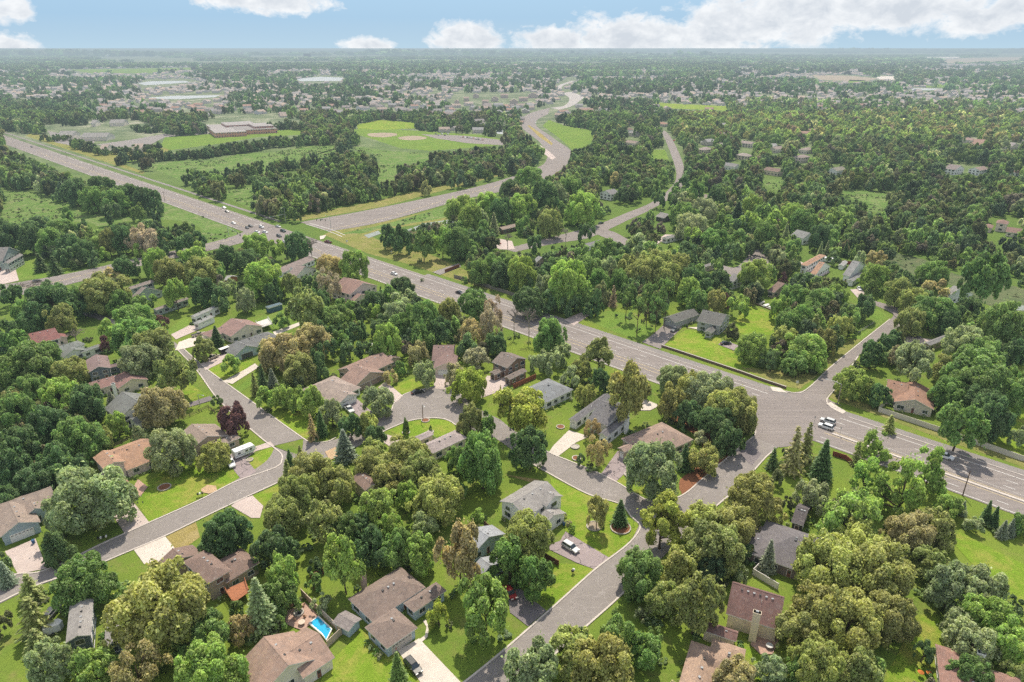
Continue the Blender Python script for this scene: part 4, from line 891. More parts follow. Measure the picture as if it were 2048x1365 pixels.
TL = """
171 1158 134 112 M;321 1208 214 166 H;447 1064 118 88 D;172 985 168 135 G;110 1090 72 78 D con;58 1172 62 70 O osp;62 1228 80 100 O osp;70 1278 66 60 O osp;8 1145 40 60 S bsp
100 1318 112 96 G;185 1328 95 88 B;268 1328 130 92 T thn;418 1332 145 96 B;400 1262 115 90 M;480 1255 60 80 T;517 1205 76 126 G spr;548 1090 95 76 D
563 1145 85 130 B;555 1186 86 80 M;622 941 110 80 O;587 987 100 95 O;564 1030 105 85 O;643 1028 95 84 O tall;673 965 90 85 O;747 925 90 70 O;775 955 80 70 O;810 905 95 70 O
841 940 90 80 O;876 990 118 94 H;755 1010 85 85 B;815 985 55 60 B;690 1052 75 70 M;780 1052 70 70 B;848 1045 65 55 G;795 1090 80 82 M;745 1087 90 86 D;720 1052 70 60 D
683 1112 86 100 B tall;840 1098 78 96 B;918 1092 102 112 T tall;877 1225 55 62 Y;972 1203 120 118 B tall;958 1030 36 32 B;795 1335 46 76 M spr;638 1206 50 38 G shr;625 1165 42 42 M shr;560 1245 40 40 M shr
1055 1070 125 78 H;1020 1112 95 92 M;1072 1150 85 96 M;1195 1015 62 62 H tall;1241 1022 40 60 D spr;1205 1050 15 17 D shr;1143 1059 20 20 B shr;1128 1030 18 14 W shr;1136 1045 18 14 W shr;1325 1035 112 100 Y vase;1410 1045 110 90 H
1430 1082 128 104 O;1280 1140 112 92 M;1355 1125 98 84 H;1395 1190 122 116 O tall;1330 1198 86 80 O;1150 1300 116 76 H;1235 1268 102 66 M;1070 1335 122 80 G;1210 1325 142 90 H;1290 1295 82 70 M;1285 1232 36 44 G shr
1510 990 124 96 H;1463 1050 116 96 H;1628 988 82 60 G;1712 1030 150 112 B pin;1750 884 74 62 B pin;1781 846 36 44 H osp;1737 950 100 90 B pin;1811 965 122 130 B pin;1864 930 92 104 B pin;1701 1025 120 104 G pin
1590 895 62 112 T osp;1616 880 44 92 O osp;1648 915 52 92 D spr;1547 915 38 52 D osp;1716 905 30 58 O osp;1660 1125 150 130 H;1760 1135 160 138 H;1715 1085 120 80 H;1700 1235 150 110 H;1780 1225 120 100 O;1640 1210 110 90 H;1595 1255 100 90 O
1825 1060 110 80 T;1870 1052 100 70 O;1865 1125 90 72 O;1905 1165 110 100 G;1965 1175 110 104 G;1985 1235 120 90 B;2012 1285 100 88 B;1920 1245 80 62 G;1950 1298 110 70 G;2032 1345 60 50 O
1640 1325 130 92 H;1720 1335 110 80 O;1540 1342 80 58 G;1470 1352 100 58 T;1543 1100 38 92 S bsp;1475 1105 40 50 D;1506 1098 40 58 D;1480 1150 36 36 G;1927 1015 22 34 S bsp;1976 1022 26 56 D spr;1991 1032 26 50 D spr
2008 1057 26 44 S bsp;2023 1054 26 44 S bsp;2043 1045 42 68 M;1950 1045 50 34 G shr;1900 1010 60 50 B;1885 1080 60 50 O;1600 1340 70 60 M;1850 1300 50 60 D;1940 1345 90 50 M;1425 1130 60 70 K
338 893 98 86 G;427 908 74 56 H;465 836 66 70 P;315 808 102 86 T;232 845 50 50 B;354 738 86 76 O tall;276 868 34 44 G con;246 770 22 26 S bsp;221 793 22 28 S bsp
20 745 72 52 M;60 775 72 60 M;120 785 82 70 B;175 800 80 76 D;30 820 92 80 M;95 845 92 82 D;150 870 92 86 M;185 885 70 80 M;40 890 100 90 D;20 935 84 90 D;110 920 84 82 D;70 955 90 70 D;15 990 60 52 D;145 935 72 62 D;206 872 40 46 O
688 888 50 74 S bsp;622 852 30 62 T osp;641 845 28 62 D spr;579 915 26 42 D spr;600 905 22 36 O spr;574 938 32 52 O osp;544 755 28 46 S bsp;508 765 26 60 O osp;524 752 30 60 D osp;528 795 46 46 B;563 790 46 52 B;590 795 50 62 B;622 797 60 66 B
663 820 56 66 G;700 850 52 52 D;735 845 50 66 H;750 872 50 50 D;745 896 56 50 H;755 797 72 62 G;812 852 22 38 M con;861 856 9 14 M con;938 765 82 70 Y;940 835 62 84 O;972 845 42 52 M;965 912 112 120 M;915 915 60 60 M
910 745 46 50 W;850 745 50 60 G;801 735 28 36 M;780 752 34 28 T;1049 812 126 76 Y vase;1060 890 82 88 D;1171 787 50 46 H;1255 770 106 110 H tall;1185 852 45 40 T thn;1197 895 60 56 T thn;1310 935 126 120 G;1370 912 40 62 D spr;1412 915 72 60 H
1443 880 46 52 M spr;1400 873 36 30 W;1425 785 112 92 G;1347 755 76 62 G;1392 775 92 76 H;1465 815 110 90 H;1342 800 70 70 O;1380 825 70 60 D;1435 845 80 70 D;1485 822 80 80 O;1460 875 70 66 D;1163 738 50 48 O;1001 780 12 28 T osp;1145 752 50 44 G;1105 725 46 46 G
251 533 56 46 D;222 550 42 32 T;208 580 102 66 O;310 522 66 56 B;338 540 80 50 O;406 540 86 56 O;404 580 62 56 D;348 578 58 52 B tall;391 507 60 32 B;452 510 50 46 D;490 520 52 46 D;457 578 36 40 G;528 552 82 74 B;100 600 112 62 D;155 592 60 46 M;15 590 52 42 D
119 635 62 60 O;50 620 62 50 M;262 635 84 56 M;287 607 50 32 M;213 660 46 46 B;208 686 30 46 P;278 672 116 72 M;300 692 106 76 O;275 716 92 70 G;28 683 62 56 M;10 660 42 42 D;50 722 110 52 M;142 738 70 52 O;90 705 70 46 M;406 693 50 46 O;432 670 30 46 D spr
460 727 46 38 B;322 642 36 20 P;79 523 36 42 D osp;107 528 36 42 D osp;60 577 60 22 R bar;150 672 42 32 R bar;594 488 58 56 D;622 495 32 50 R bar;658 530 66 46 T;657 560 60 56 R thn;706 527 62 62 B;705 556 40 30 B;805 575 60 50 D;745 600 60 42 D;762 585 16 30 D spr
748 622 28 30 B;810 602 56 40 G;608 605 92 78 O tall;582 567 46 52 O;668 635 76 52 M;698 640 32 36 B;505 512 40 30 D;510 487 66 40 B;555 498 36 46 B;490 597 46 50 G;622 680 92 72 T;565 700 90 76 T;600 732 82 60 O;635 725 56 66 D con;533 705 46 60 D
773 675 66 68 B;842 635 76 80 M;790 627 60 56 G;895 625 60 80 O;950 603 76 52 M;840 672 60 60 M;708 665 42 42 D;725 655 20 46 D spr;673 665 32 32 D;943 663 58 62 T;978 640 60 70 R thn;952 712 60 46 W;835 703 50 48 T;700 702 50 40 D;735 700 46 36 D
985 618 50 68 R thn;1028 640 32 66 R bar;1058 645 36 76 R bar;1100 668 72 76 M;993 685 52 46 D;1198 700 76 62 O tall;1128 708 40 42 G;985 530 50 62 M;1041 540 66 66 B;1135 560 90 96 B;1175 535 70 60 M;1215 535 46 50 G;1090 572 50 56 G;1060 600 80 30 D;1192 602 42 58 D con
1158 507 52 30 M;1213 497 56 46 M;1315 530 100 66 O;1360 530 70 50 O;1268 548 56 46 O;1275 488 60 32 G;1255 582 42 60 M pnt;1298 585 50 70 M pnt;1335 580 56 70 M pnt;1378 578 52 60 B;1278 612 40 52 M pnt;1315 610 42 50 M pnt;1430 600 46 50 O;1450 600 30 50 P;1440 560 50 46 D;1375 500 50 36 D
1415 512 36 38 G con;1430 480 66 50 M;1385 472 42 36 B;1072 488 34 38 D;1172 465 36 36 D;1015 482 28 40 R bar;1132 470 22 36 R bar;1227 590 22 60 R osp;1510 692 80 60 B;1606 694 90 60 B;1633 712 60 50 B;1544 717 50 42 D pin;1588 722 60 46 M;1570 675 60 50 H
1630 652 46 62 O osp;1650 678 50 56 O;1680 650 56 46 H;1731 610 48 62 D;1675 590 50 50 B;1633 600 76 56 M;1588 590 56 50 M;1608 560 40 30 D;1515 545 72 60 B;1515 578 30 40 G;1478 612 46 40 B;1568 555 22 26 P con;1586 490 40 36 M;1530 465 50 50 M;1478 478 50 40 M;1573 460 16 32 G spr
1750 550 58 50 B;1797 580 58 56 O;1755 518 46 36 T;1720 520 36 36 G;1868 545 76 46 M;1975 545 92 94 M tall;1823 640 66 56 O;1865 620 92 60 M;1870 578 60 36 T;1940 615 60 50 D;2005 642 92 92 M;1933 682 100 54 G;1960 738 140 80 M;1745 705 52 76 D;1782 682 50 50 D
1832 714 96 76 G tall;1706 762 84 64 B;1760 788 50 46 D;1925 838 100 86 M tall;1985 825 86 92 D;1940 768 120 72 M;2005 772 96 80 M;2037 870 36 56 G;2030 700 50 60 D;1900 735 70 60 O;1642 497 15 42 G spr;1655 495 15 42 G spr;1668 497 15 42 D spr;1680 495 15 42 G spr;1692 498 15 42 D spr;1705 500 15 40 D spr
1366 373 44 44 D;1350 392 36 36 M;1392 380 40 44 M;1318 398 30 30 D;1420 588 40 30 M;1300 505 60 30 M;1345 505 40 30 B;1240 520 50 36 M;1110 505 34 26 M;930 560 20 12 M shr;1095 600 60 26 D;1140 610 50 30 D;1175 618 30 26 D;1400 545 40 34 M;845 560 10 8 G shr;640 560 40 36 G;560 640 34 30 M;510 580 34 34 D
20 468 60 52 D;60 474 60 56 D;100 480 60 56 M;140 490 60 50 D;168 500 50 46 D;75 452 60 40 D;120 458 60 40 M;35 500 50 40 G;132 512 44 36 D;215 480 50 50 O;245 474 52 56 D;275 470 60 50 R thn;300 480 56 50 R;330 480 50 44 D;365 482 50 40 D;395 480 40 36 D;205 506 24 24 B;275 500 28 26 B
133 428 26 28 M tall;166 452 28 26 D;300 424 16 30 D;312 432 22 32 K tall;290 396 50 50 D;312 402 40 44 D;258 390 60 50 D;230 400 60 50 M;185 395 60 50 M;200 372 60 44 D;150 380 60 50 D
778 466 42 38 D tall;802 470 42 44 D tall;846 480 54 50 M tall;884 474 50 48 B tall;914 480 60 60 M;925 416 70 56 B;940 432 66 56 B;976 404 60 46 B;1003 420 52 52 D;962 438 40 40 G;988 446 24 50 G spr;1044 411 62 52 B;1020 378 60 42 D;1058 356 70 52 M;1089 388 64 62 D;1113 392 50 62 G;1143 378 62 52 M
1167 411 78 62 B;1140 426 34 42 B;1099 442 60 54 O;1208 398 40 56 R thn;1229 357 30 26 T;1044 446 34 46 M;966 460 40 40 M;960 478 40 36 D;942 494 40 32 M;1236 438 30 38 D;1280 384 20 30 B;1273 436 36 40 D
1329 408 46 42 M;1366 376 42 46 D;1395 379 36 46 M;1435 394 52 52 D;1475 428 44 58 K spr;1505 412 52 52 B;1366 426 62 50 M;1410 418 58 48 G;1380 448 70 42 G;1552 440 52 42 B;1585 426 60 42 B;1340 445 50 36 D;1450 448 50 40 M;1500 448 50 44 B;1610 440 56 50 M
1290 545 72 62 O;1335 550 72 60 O;1385 556 62 56 D;1258 532 50 42 O;1240 560 52 50 M;1196 560 50 60 M;1395 602 50 46 M;1410 570 50 44 D;1580 642 60 52 M;1612 632 60 58 M;1560 612 46 50 B;1830 598 60 50 O;1902 642 60 52 D;1888 684 62 52 M;1965 702 92 62 M;2032 762 62 82 M;1862 764 82 62 M;1902 784 92 72 M;1962 804 92 72 D
1160 590 60 50 M;1205 640 40 44 D;1110 595 50 50 B;1480 452 50 40 D;1530 430 50 44 M;1640 470 50 50 D;1665 480 46 40 M;1050 560 40 40 D;1000 545 50 56 D;960 540 50 50 M;1115 535 60 50 M;1095 545 50 46 D;1190 510 50 44 M;1240 505 44 36 D
60 640 60 46 D;85 650 50 40 D;180 600 60 50 D;235 600 60 50 M;170 690 50 36 D;240 700 60 50 D;330 560 50 44 D;375 560 60 50 D;430 545 50 46 M;440 595 50 44 D;470 560 46 40 D;380 600 50 40 O;560 600 50 50 O;545 580 40 44 D;640 600 50 50 D;620 570 40 44 D;680 580 50 44 D;720 600 46 44 M;690 620 50 44 M
760 650 50 48 D;800 650 60 56 M;880 660 60 60 D;900 690 50 44 D;870 610 60 50 M;780 590 50 44 M;1000 640 50 50 D;1020 690 50 44 D;1060 700 50 46 M;1080 720 46 40 G;1160 700 50 50 M;1220 730 60 56 O;1200 760 50 50 D;650 700 50 46 D;680 680 40 40 M;640 660 40 40 D
"""
TL_N = TL.replace('\n', ';').split(';').index([q for q in TL.replace('\n', ';').split(';') if q.startswith('20 468')][0])
for ri_, row in enumerate(TL.replace('\n', ';').split(';')):
    q = row.split()
    if len(q) >= 5:
        tree(*map(float, q[:4]), q[4], q[5] if len(q) > 5 else 'dec')['extra'] = ri_ >= TL_N
for row in []:
    q = row.split()
    if len(q) >= 5: tree(*map(float, q[:4]), q[4], q[5] if len(q) > 5 else 'dec')
# ------------------------------------------------------------------ houses
NEARH = []
LAND = []      # (short name, world point) landmarks for labels
CLEAR = []     # image rectangles that scattered trees must not cover
def house(name, label, short, ref, wings, roof, wall, trim=(0.62, 0.60, 0.57), garage=(), chimney=(), detail=2, vents=3, cat='house', group=None, win=True, gcol=(0.82, 0.81, 0.79), roofname='roof'):
    """ref: two photo points of an eave line (direction u). wings: (A, C, eave height, ridge 'u'|'v'|'hip'|'flat', pitch); A is the near end of the diagonal"""
    h0 = wings[0][2]
    a, b = P(*ref[0], h0), P(*ref[1], h0); u = (b - a); u.z = 0; u.normalize()
    if u.x < 0: u = -u
    v = Vector((-u.y, u.x, 0)); rz = math.atan2(u.y, u.x)
    W = []
    for i, w in enumerate(wings):
        A, C = P(*w[0], w[2]), P(*w[1], w[2]); m = (A + C) / 2; d = C - A
        if detail == 1 and cat != 'school' and A.y > 330: mx_ = {'apartment building': (72, 12), 'townhouses': (13, 6)}.get(cat, (8.5, 5.5)); d = u * max(-2*mx_[0], min(2*mx_[0], d.dot(u))) + v * (2 * mx_[1] if abs(d.dot(v)) > 2 * mx_[1] else d.dot(v))
        W.append([m, max(abs(d.dot(u)) / 2, 1.5), max(abs(d.dot(v)) / 2, 1.5), w[2], w[3], w[4] if len(w) > 4 else 0.42])
    org = Vector((W[0][0].x, W[0][0].y, 0))
    root = empty(name, org, rz); tag(root, label, cat, group)
    wm = MB(); rm = MB(); loc = []
    for i, (m, hx, hy, h, rt, pt) in enumerate(W):
        q = m - org; cx, cy = q.dot(u), q.dot(v); loc.append((cx, cy, hx, hy, h, rt, pt))
        h = h + 0.013 * i; ov = 0.45
        sx, sy = max(hx - ov, 1.2), max(hy - ov, 1.2)        # walls stand in from the eaves
        e = 0.011 * i
        def X(p):  # local wing (a along ridge, b across) to house
            return (cx + p[0], cy + p[1], p[2]) if rt in ('u', 'hip', 'flat') or rt == 'hipu' else (cx + p[1], cy + p[0], p[2])
        if rt in ('v',): ax, bx, wx, wy = hy, hx, sy, sx
        else: ax, bx, wx, wy = hx, hy, sx, sy
        def addf(mb, vs, fs, mi=0):
            vs = [X(p) for p in vs]
            if rt == 'v': fs = [tuple(reversed(f)) for f in fs]
            mb.add(vs, fs, mi)
        z = h - 0.02
        if rt == 'flat':
            addf(wm, [(-wx,-wy,0),(wx,-wy,0),(wx,wy,0),(-wx,wy,0),(-wx,-wy,z),(wx,-wy,z),(wx,wy,z),(-wx,wy,z)], [(0,1,5,4),(1,2,6,5),(2,3,7,6),(3,0,4,7)])
            addf(rm, [(-wx-.15,-wy-.15,z),(wx+.15,-wy-.15,z),(wx+.15,wy+.15,z),(-wx-.15,wy+.15,z)], [(0,3,2,1)], 1)
            addf(rm, [(-wx-.15,-wy-.15,z+.5),(wx+.15,-wy-.15,z+.5),(wx+.15,wy+.15,z+.5),(-wx-.15,wy+.15,z+.5)], [(0,1,2,3)], 0)
            addf(rm, [(-wx-.15,-wy-.15,z),(wx+.15,-wy-.15,z),(wx+.15,wy+.15,z),(-wx-.15,wy+.15,z),(-wx-.15,-wy-.15,z+.5),(wx+.15,-wy-.15,z+.5),(wx+.15,wy+.15,z+.5),(-wx-.15,wy+.15,z+.5)], [(0,1,5,4),(1,2,6,5),(2,3,7,6),(3,0,4,7)], 1)
            continue
        hip = rt in ('hip', 'hipu')
        if hip and bx > ax:   # ridge runs along the longer side
            rt = 'v'; ax, bx, wx, wy = hy, hx, sy, sx
            loc[-1] = (cx, cy, hx, hy, h, 'hip', pt)
        rh = h + (bx) * pt                                   # ridge height
        th = 0.2
        if not hip:
            rw = h + wy * pt + (bx - wy) * 0.0
            top = h + wy * pt
            addf(wm, [(-wx,-wy,0),(wx,-wy,0),(wx,wy,0),(-wx,wy,0),(-wx,-wy,z),(wx,-wy,z),(wx,wy,z),(-wx,wy,z),(-wx,0,top),(wx,0,top)],
                 [(0,1,5,4),(2,3,7,6),(1,2,6,9,5),(3,0,4,8,7)])
            el = h - (bx - wy) * pt
            r = h + wy * pt
            A_ = ax + e
            vs = []
            for s in (-A_, A_):
                vs += [(s,-bx,el),(s,-bx,el+th),(s,0,r+th),(s,bx,el+th),(s,bx,el),(s,0,r)]
            addf(rm, vs, [(1,7,8,2),(2,8,9,3)], 0)
            addf(rm, vs, [(0,6,7,1),(3,9,10,4),(0,5,11,6),(5,4,10,11),(1,2,5,0),(2,3,4,5),(7,6,11,8),(8,11,10,9)], 1)
            addf(rm, [(-A_-.01,-.12,r+th-.03),(A_+.01,-.12,r+th-.03),(A_+.01,.12,r+th-.03),(-A_-.01,.12,r+th-.03),(-A_-.01,0,r+th+.05),(A_+.01,0,r+th+.05)], [(0,1,5,4),(2,3,4,5),(0,4,3),(1,2,5)], 0)
        else:
            addf(wm, [(-wx,-wy,0),(wx,-wy,0),(wx,wy,0),(-wx,wy,0),(-wx,-wy,z),(wx,-wy,z),(wx,wy,z),(-wx,wy,z)], [(0,1,5,4),(1,2,6,5),(2,3,7,6),(3,0,4,7)])
            el = h - 0.1; r = el + bx * pt; k = max(ax - bx, 0.05)
            A_ = ax + e; B_ = bx + e
            addf(rm, [(-A_,-B_,el+th),(A_,-B_,el+th),(A_,B_,el+th),(-A_,B_,el+th),(-k,0,r+th),(k,0,r+th)], [(0,1,5,4),(1,2,5),(2,3,4,5),(3,0,4)], 0)
            addf(rm, [(-A_,-B_,el),(A_,-B_,el),(A_,B_,el),(-A_,B_,el),(-A_,-B_,el+th),(A_,-B_,el+th),(A_,B_,el+th),(-A_,B_,el+th)], [(0,1,5,4),(1,2,6,5),(2,3,7,6),(3,0,4,7),(0,3,2,1)], 1)
            W[i][4] = 'hipv' if rt == 'v' else 'hip'
    wo = wm.build('wall', 'siding', root, color=wall)
    ro = link(roofname, rm.mesh('roof', ['shingles', 'white_trim']), root, roof)
    # openings
    def inside(x, y, skip, z):
        for j, (cx, cy, hx, hy, h, rt, pt) in enumerate(loc):
            if j != skip and abs(x - cx) < hx - 0.3 and abs(y - cy) < hy - 0.3 and z < h: return True
        return False
    camd = Vector((0, 0, 0)) - org; camd.normalize()
    gar = {(g[0], g[1]): g for g in garage}
    for i, (cx, cy, hx, hy, h, rt, pt) in enumerate(loc):
        sx, sy = max(hx - .45, 1.2), max(hy - .45, 1.2)
        for side, (nx, ny) in dict(front=(0, -1), back=(0, 1), west=(-1, 0), east=(1, 0)).items():
            nw = u * nx + v * ny
            ang = {'front': 0, 'east': PI/2, 'back': PI, 'west': -PI/2}[side]
            half = sx if ny else sy; dist = sy if ny else sx
            Mx = Matrix.Translation((cx, cy, 0)) @ Matrix.Rotation(ang, 4, 'Z') @ Matrix.Translation((0, -dist, 0))
            if (i, side) in gar:
                g = gar[(i, side)]; n = g[2] if len(g) > 2 else 1; gw = min(4.9, (2 * half - 0.8) / n - 0.2)
                for q in range(n):
                    xo = (q - (n - 1) / 2) * (gw + 0.5); mb = MB()
                    mb.box(xo - gw/2 - .12, -0.05, 0.02, xo + gw/2 + .12, 0.0 - .001, 2.36, 1, Mx)
                    for s in range(4): mb.box(xo - gw/2, -0.085, 0.04 + s * .56, xo + gw/2, -0.04, 0.57 + s * .56, 0, Mx)
                    for s in range(6):
                        x0 = xo - gw/2 + gw * (s + .2) / 6; mb.box(x0, -0.10, 1.86, x0 + gw / 10, -0.08, 2.10, 2, Mx)
                    link('garage_door', mb.mesh('garage_door', ['painted', 'white_trim', 'glass_dark']), root, gcol)
                continue
            if not win or nw.dot(camd) < (-0.15 if detail > 1 else 0.1): continue
            nfl = 2 if h > 4.2 else 1
            cols = max(1, int(2 * half / 3.3)) if half > 1.6 else 1
            for fl in range(nfl):
                for q in range(cols):
                    xo = (q - (cols - 1) / 2) * (2 * half / cols); zc = (1.55 if fl == 0 else h - 1.15)
                    wp = Mx @ Vector((xo, -0.3, zc))
                    if inside(wp.x, wp.y, i, zc): continue
                    ww, hh = (0.75, 0.55) if (q + i + fl) % 3 else (1.05, 0.65)
                    isdoor = fl == 0 and side == 'front' and q == cols // 2 and detail > 1 and i == 0
                    if isdoor:
                        mb = MB(); mb.box(xo - .55, -0.06, .05, xo + .55, -.001, 2.2, 0, Mx); mb.box(xo - .44, -0.09, .12, xo + .44, -.05, 2.1, 1, Mx)
                        mb.box(xo - .25, -0.10, 1.3, xo + .25, -.085, 1.95, 2, Mx)
                        link('door', mb.mesh('door', ['white_trim', 'noisy', 'glass_dark']), root, (0.22, 0.10, 0.07)); continue
                    mb = MB()
                    if detail > 1:
                        mb.box(xo - ww - .1, -0.05, zc - hh - .1, xo + ww + .1, -.001, zc + hh + .1, 0, Mx)
                        mb.box(xo - ww - .14, -0.11, zc - hh - .17, xo + ww + .14, -.002, zc - hh - .1, 0, Mx)
                        fo = link('window', mb.mesh('window', ['white_trim']), root)
                        mp = MB(); mp.box(xo - ww, -0.065, zc - hh, xo - .03, -.045, zc + hh, 0, Mx); mp.box(xo + .03, -0.065, zc - hh, xo + ww, -.045, zc + hh, 0, Mx)
                        link('pane', mp.mesh('pane', ['glass_dark']), fo)
                    else:
                        mb.box(xo - ww - .1, -0.05, zc - hh - .1, xo + ww + .1, -.001, zc + hh + .1, 0, Mx); mb.box(xo - ww, -0.07, zc - hh, xo + ww, -.045, zc + hh, 1, Mx)
                        link('window', mb.mesh('window', ['white_trim', 'glass_dark']), root)
    # vents near the ridge of each pitched wing
    if detail > 1:
        for i, (cx, cy, hx, hy, h, rt, pt) in enumerate(loc):
            if rt == 'flat' or i > 2: continue
            along = (hx if rt == 'u' else hy) if rt != 'hip' else max(hx, hy); across = min(hx, hy) if rt == 'hip' else (hy if rt == 'u' else hx)
            un = rt == 'u' or (rt == 'hip' and hx >= hy); kk = along * .7 if rt != 'hip' else max(along - across, .8) * .9
            n = vents if i == 0 else 2
            for q in range(n):
                s = (q + .5) / n * 2 - 1; o = -across * .14 if un else across * .14
                zz = h + (across - abs(o)) * pt - (0.45 * pt) * (rt != 'hip') + .1
                mb = MB(); x, y = (cx + s * kk, cy + o) if un else (cx + o, cy + s * kk)
                mb.box(x - .17, y - .17, zz - .12, x + .17, y + .17, zz + .16); mb.box(x - .23, y - .23, zz + .16, x + .23, y + .23, zz + .22)
                mb.build('vent', 'steel_grey' if q % 3 else 'black_plastic', ro)
            if i == 0:
                mb = MB(); o = across * .35; x, y = (cx + kk * .3, cy - o) if un else (cx + o, cy - kk * .3); zz = h + (across - o) * pt
                mb.tube([(x, y, zz - .3), (x, y, zz + .45)], .06, 6); mb.build('vent_pipe', 'white_trim', ro)
    for c in chimney:
        px, py, hh, wd = c[0], c[1], c[2], c[3]; ccol = c[4] if len(c) > 4 else (0.35, 0.24, 0.2)
        p = P(px, py, 0) - org; x, y = p.dot(u), p.dot(v); mb = MB()
        mb.box(x - wd/2, y - .45, 0.01, x + wd/2, y + .45, hh, 0); mb.box(x - wd/2 - .08, y - .53, hh - .25, x + wd/2 + .08, y + .53, hh, 0); mb.box(x - .28, y - .2, hh, x + .28, y + .2, hh + .28, 1)
        link('chimney', mb.mesh('chimney', ['noisy', 'steel_grey']), root, ccol)
    LAND.append((short, org.copy()))
    if detail > 1 and org.y < 345: NEARH.append((short, u.copy(), v.copy(), [(m, hx, hy) for (m, hx, hy, h, rt, pt) in W], set((g[0], g[1]) for g in garage)))
    xs = []; ys = []
    for (m, hx, hy, h, rt, pt) in W:
        FOOT.append((m.x, m.y, u.copy(), v.copy(), hx, hy, h))
        for sx in (-1, 1):
            for sy in (-1, 1):
                for z in (0, h + 2):
                    q = m + u * hx * sx + v * hy * sy; a_, b_, _ = proj(q.x, q.y, z); xs.append(a_); ys.append(b_)
    CLEAR.append((min(xs), min(ys), max(xs), max(ys)))
    return root

TAN = (0.33, 0.26, 0.215); BRN = (0.24, 0.165, 0.135); RED = (0.27, 0.14, 0.115); ORG = (0.43, 0.26, 0.17); GRY = (0.235, 0.235, 0.235); DGR = (0.13, 0.13, 0.135); LGR = (0.33, 0.315, 0.30); BLG = (0.24, 0.26, 0.275)
BEI = (0.78, 0.66, 0.50); WHT = (0.88, 0.87, 0.85); CRM = (0.80, 0.71, 0.59); SLT = (0.16, 0.20, 0.24); SAG = (0.40, 0.46, 0.41); PNK = (0.80, 0.66, 0.61); TAU = (0.48, 0.38, 0.30); BLU = (0.44, 0.54, 0.60)
NB = ('suburban_house',)
house('suburban_house', 'taupe roofed house with blue gable over a white double garage door', 'blue gabled house', [(0,1075),(71,1048)], [((0,1075),(61,1003),3.2,'v',.5), ((-70,1070),(98,972),3,'u',.45), ((47,1036),(90,1003),3.5,'v',.55)], TAN, BLU, garage=[(0,'front')])
house('suburban_house', 'orange shingled split level house with cream walls beside a concrete drive', 'orange roofed split level', [(253,942),(301,923)], [((208,940),(228,900),5.3,'v',.38), ((253,942),(281,878),2.9,'u',.42), ((213,1002),(252,958),2.9,'v',.4)], ORG, PNK, garage=[(2,'front')])
house('suburban_house', 'tan roofed corner house with camper trailer on its side drive', 'tan corner house', [(253,942),(301,923)], [((372,908),(430,848),2.9,'v',.42), ((418,902),(470,868),2.9,'hip',.42)], TAN, TAU, garage=[(1,'east')])
house('suburban_house', 'grey gable roofed house with dark slate siding between two trees', 'slate sided house', [(131,1287),(223,1258)], [((131,1287),(187,1198),5.0,'v',.42), ((212,1296),(240,1226),3.0,'v',.42)], LGR, SLT, vents=5)
house('suburban_house', 'brown roofed taupe house with an orange timber deck behind', 'house with orange deck', [(416,1169),(453,1147)], [((416,1169),(412,1099),5.4,'hip',.42), ((452,1167),(481,1096),3.2,'hip',.42), ((330,1150),(385,1090),3.0,'v',.4)], BRN, TAU)
house('suburban_house', 'large tan shingled house with covered porch next to the swimming pool', 'poolside house', [(606,1358),(676,1311)], [((606,1358),(612,1254),3.0,'u',.42), ((520,1395),(588,1262),3.4,'v',.5)], (0.36,0.245,0.19), CRM, vents=2)
house('suburban_house', 'weathered brown hip roofed house with pale blue siding and two car garage', 'hip roofed blue house', [(774,1299),(840,1253)], [((745,1245),(801,1134),2.9,'hip',.5), ((774,1299),(790,1216),2.9,'hip',.5), ((828,1226),(872,1165),2.9,'hip',.5)], (0.25,0.19,0.16), BLU, garage=[(1,'front')], chimney=[(729,1178,5.5,1.1,(0.5,0.36,0.32))], gcol=(0.5,0.46,0.42))
house('suburban_house', 'pale grey roofed white two storey house above the lawn with a maple', 'white house by the maple', [(1049,1033),(1118,989)], [((1052,1036),(1069,961),4.6,'u',.42), ((1078,1060),(1118,1018),2.8,'v',.42), ((1090,1012),(1112,984),5.0,'v',.5)], LGR, WHT, garage=[(1,'east')])
house('suburban_house', 'light blue grey roofed house half hidden among maples', 'pale blue roofed house', [(1049,1033),(1118,989)], [((944,1112),(984,1050),3,'v',.42), ((952,1165),(990,1110),3,'v',.42)], (0.36,0.38,0.41), BLU)
house('suburban_house', 'maroon brown roofed tall beige house with a big beige chimney', 'tall beige house', [(1452,1219),(1528,1243)], [((1452,1226),(1568,1192),4.2,'u',.8), ((1405,1256),(1476,1268),2.8,'u',.6)], (0.22,0.125,0.11), BEI, chimney=[(1504,1282,8.0,1.5,BEI)], vents=6, win=False)
house('suburban_house', 'sandy roofed house partly under oaks at the bottom edge', 'sandy roofed house', [(1452,1219),(1528,1243)], [((1345,1410),(1442,1302),3,'hip',.45), ((1410,1338),(1492,1300),3,'hip',.42)], (0.42,0.29,0.21), BEI, vents=4)
house('suburban_house', 'rosy brown hip roofed house with a white capped chimney', 'rosy roofed house', [(1871,1365),(1903,1310)] if False else [(1452,1219),(1528,1243)], [((1888,1440),(1975,1320),3,'hip',.42), ((1985,1410),(2040,1358),3,'hip',.42)], (0.31,0.175,0.14), BEI, chimney=[(1946,1352,6.4,1.3,WHT)])
house('suburban_house', 'charcoal grey hip roofed house behind a white fence and blue spruce', 'charcoal roofed house', [(1549,1048),(1655,1084)], [((1500,1108),(1656,1082),3,'hip',.42), ((1478,1096),(1540,1082),3,'v',.4)], (0.165,0.155,0.165), (0.2,0.16,0.14), vents=5)
house('suburban_house', 'black walled house in deep shade between two pines', 'black walled house', [(1549,1048),(1655,1084)], [((1582,1044),(1622,1014),3,'u',.42)], (0.10,0.09,0.095), (0.06,0.05,0.05))
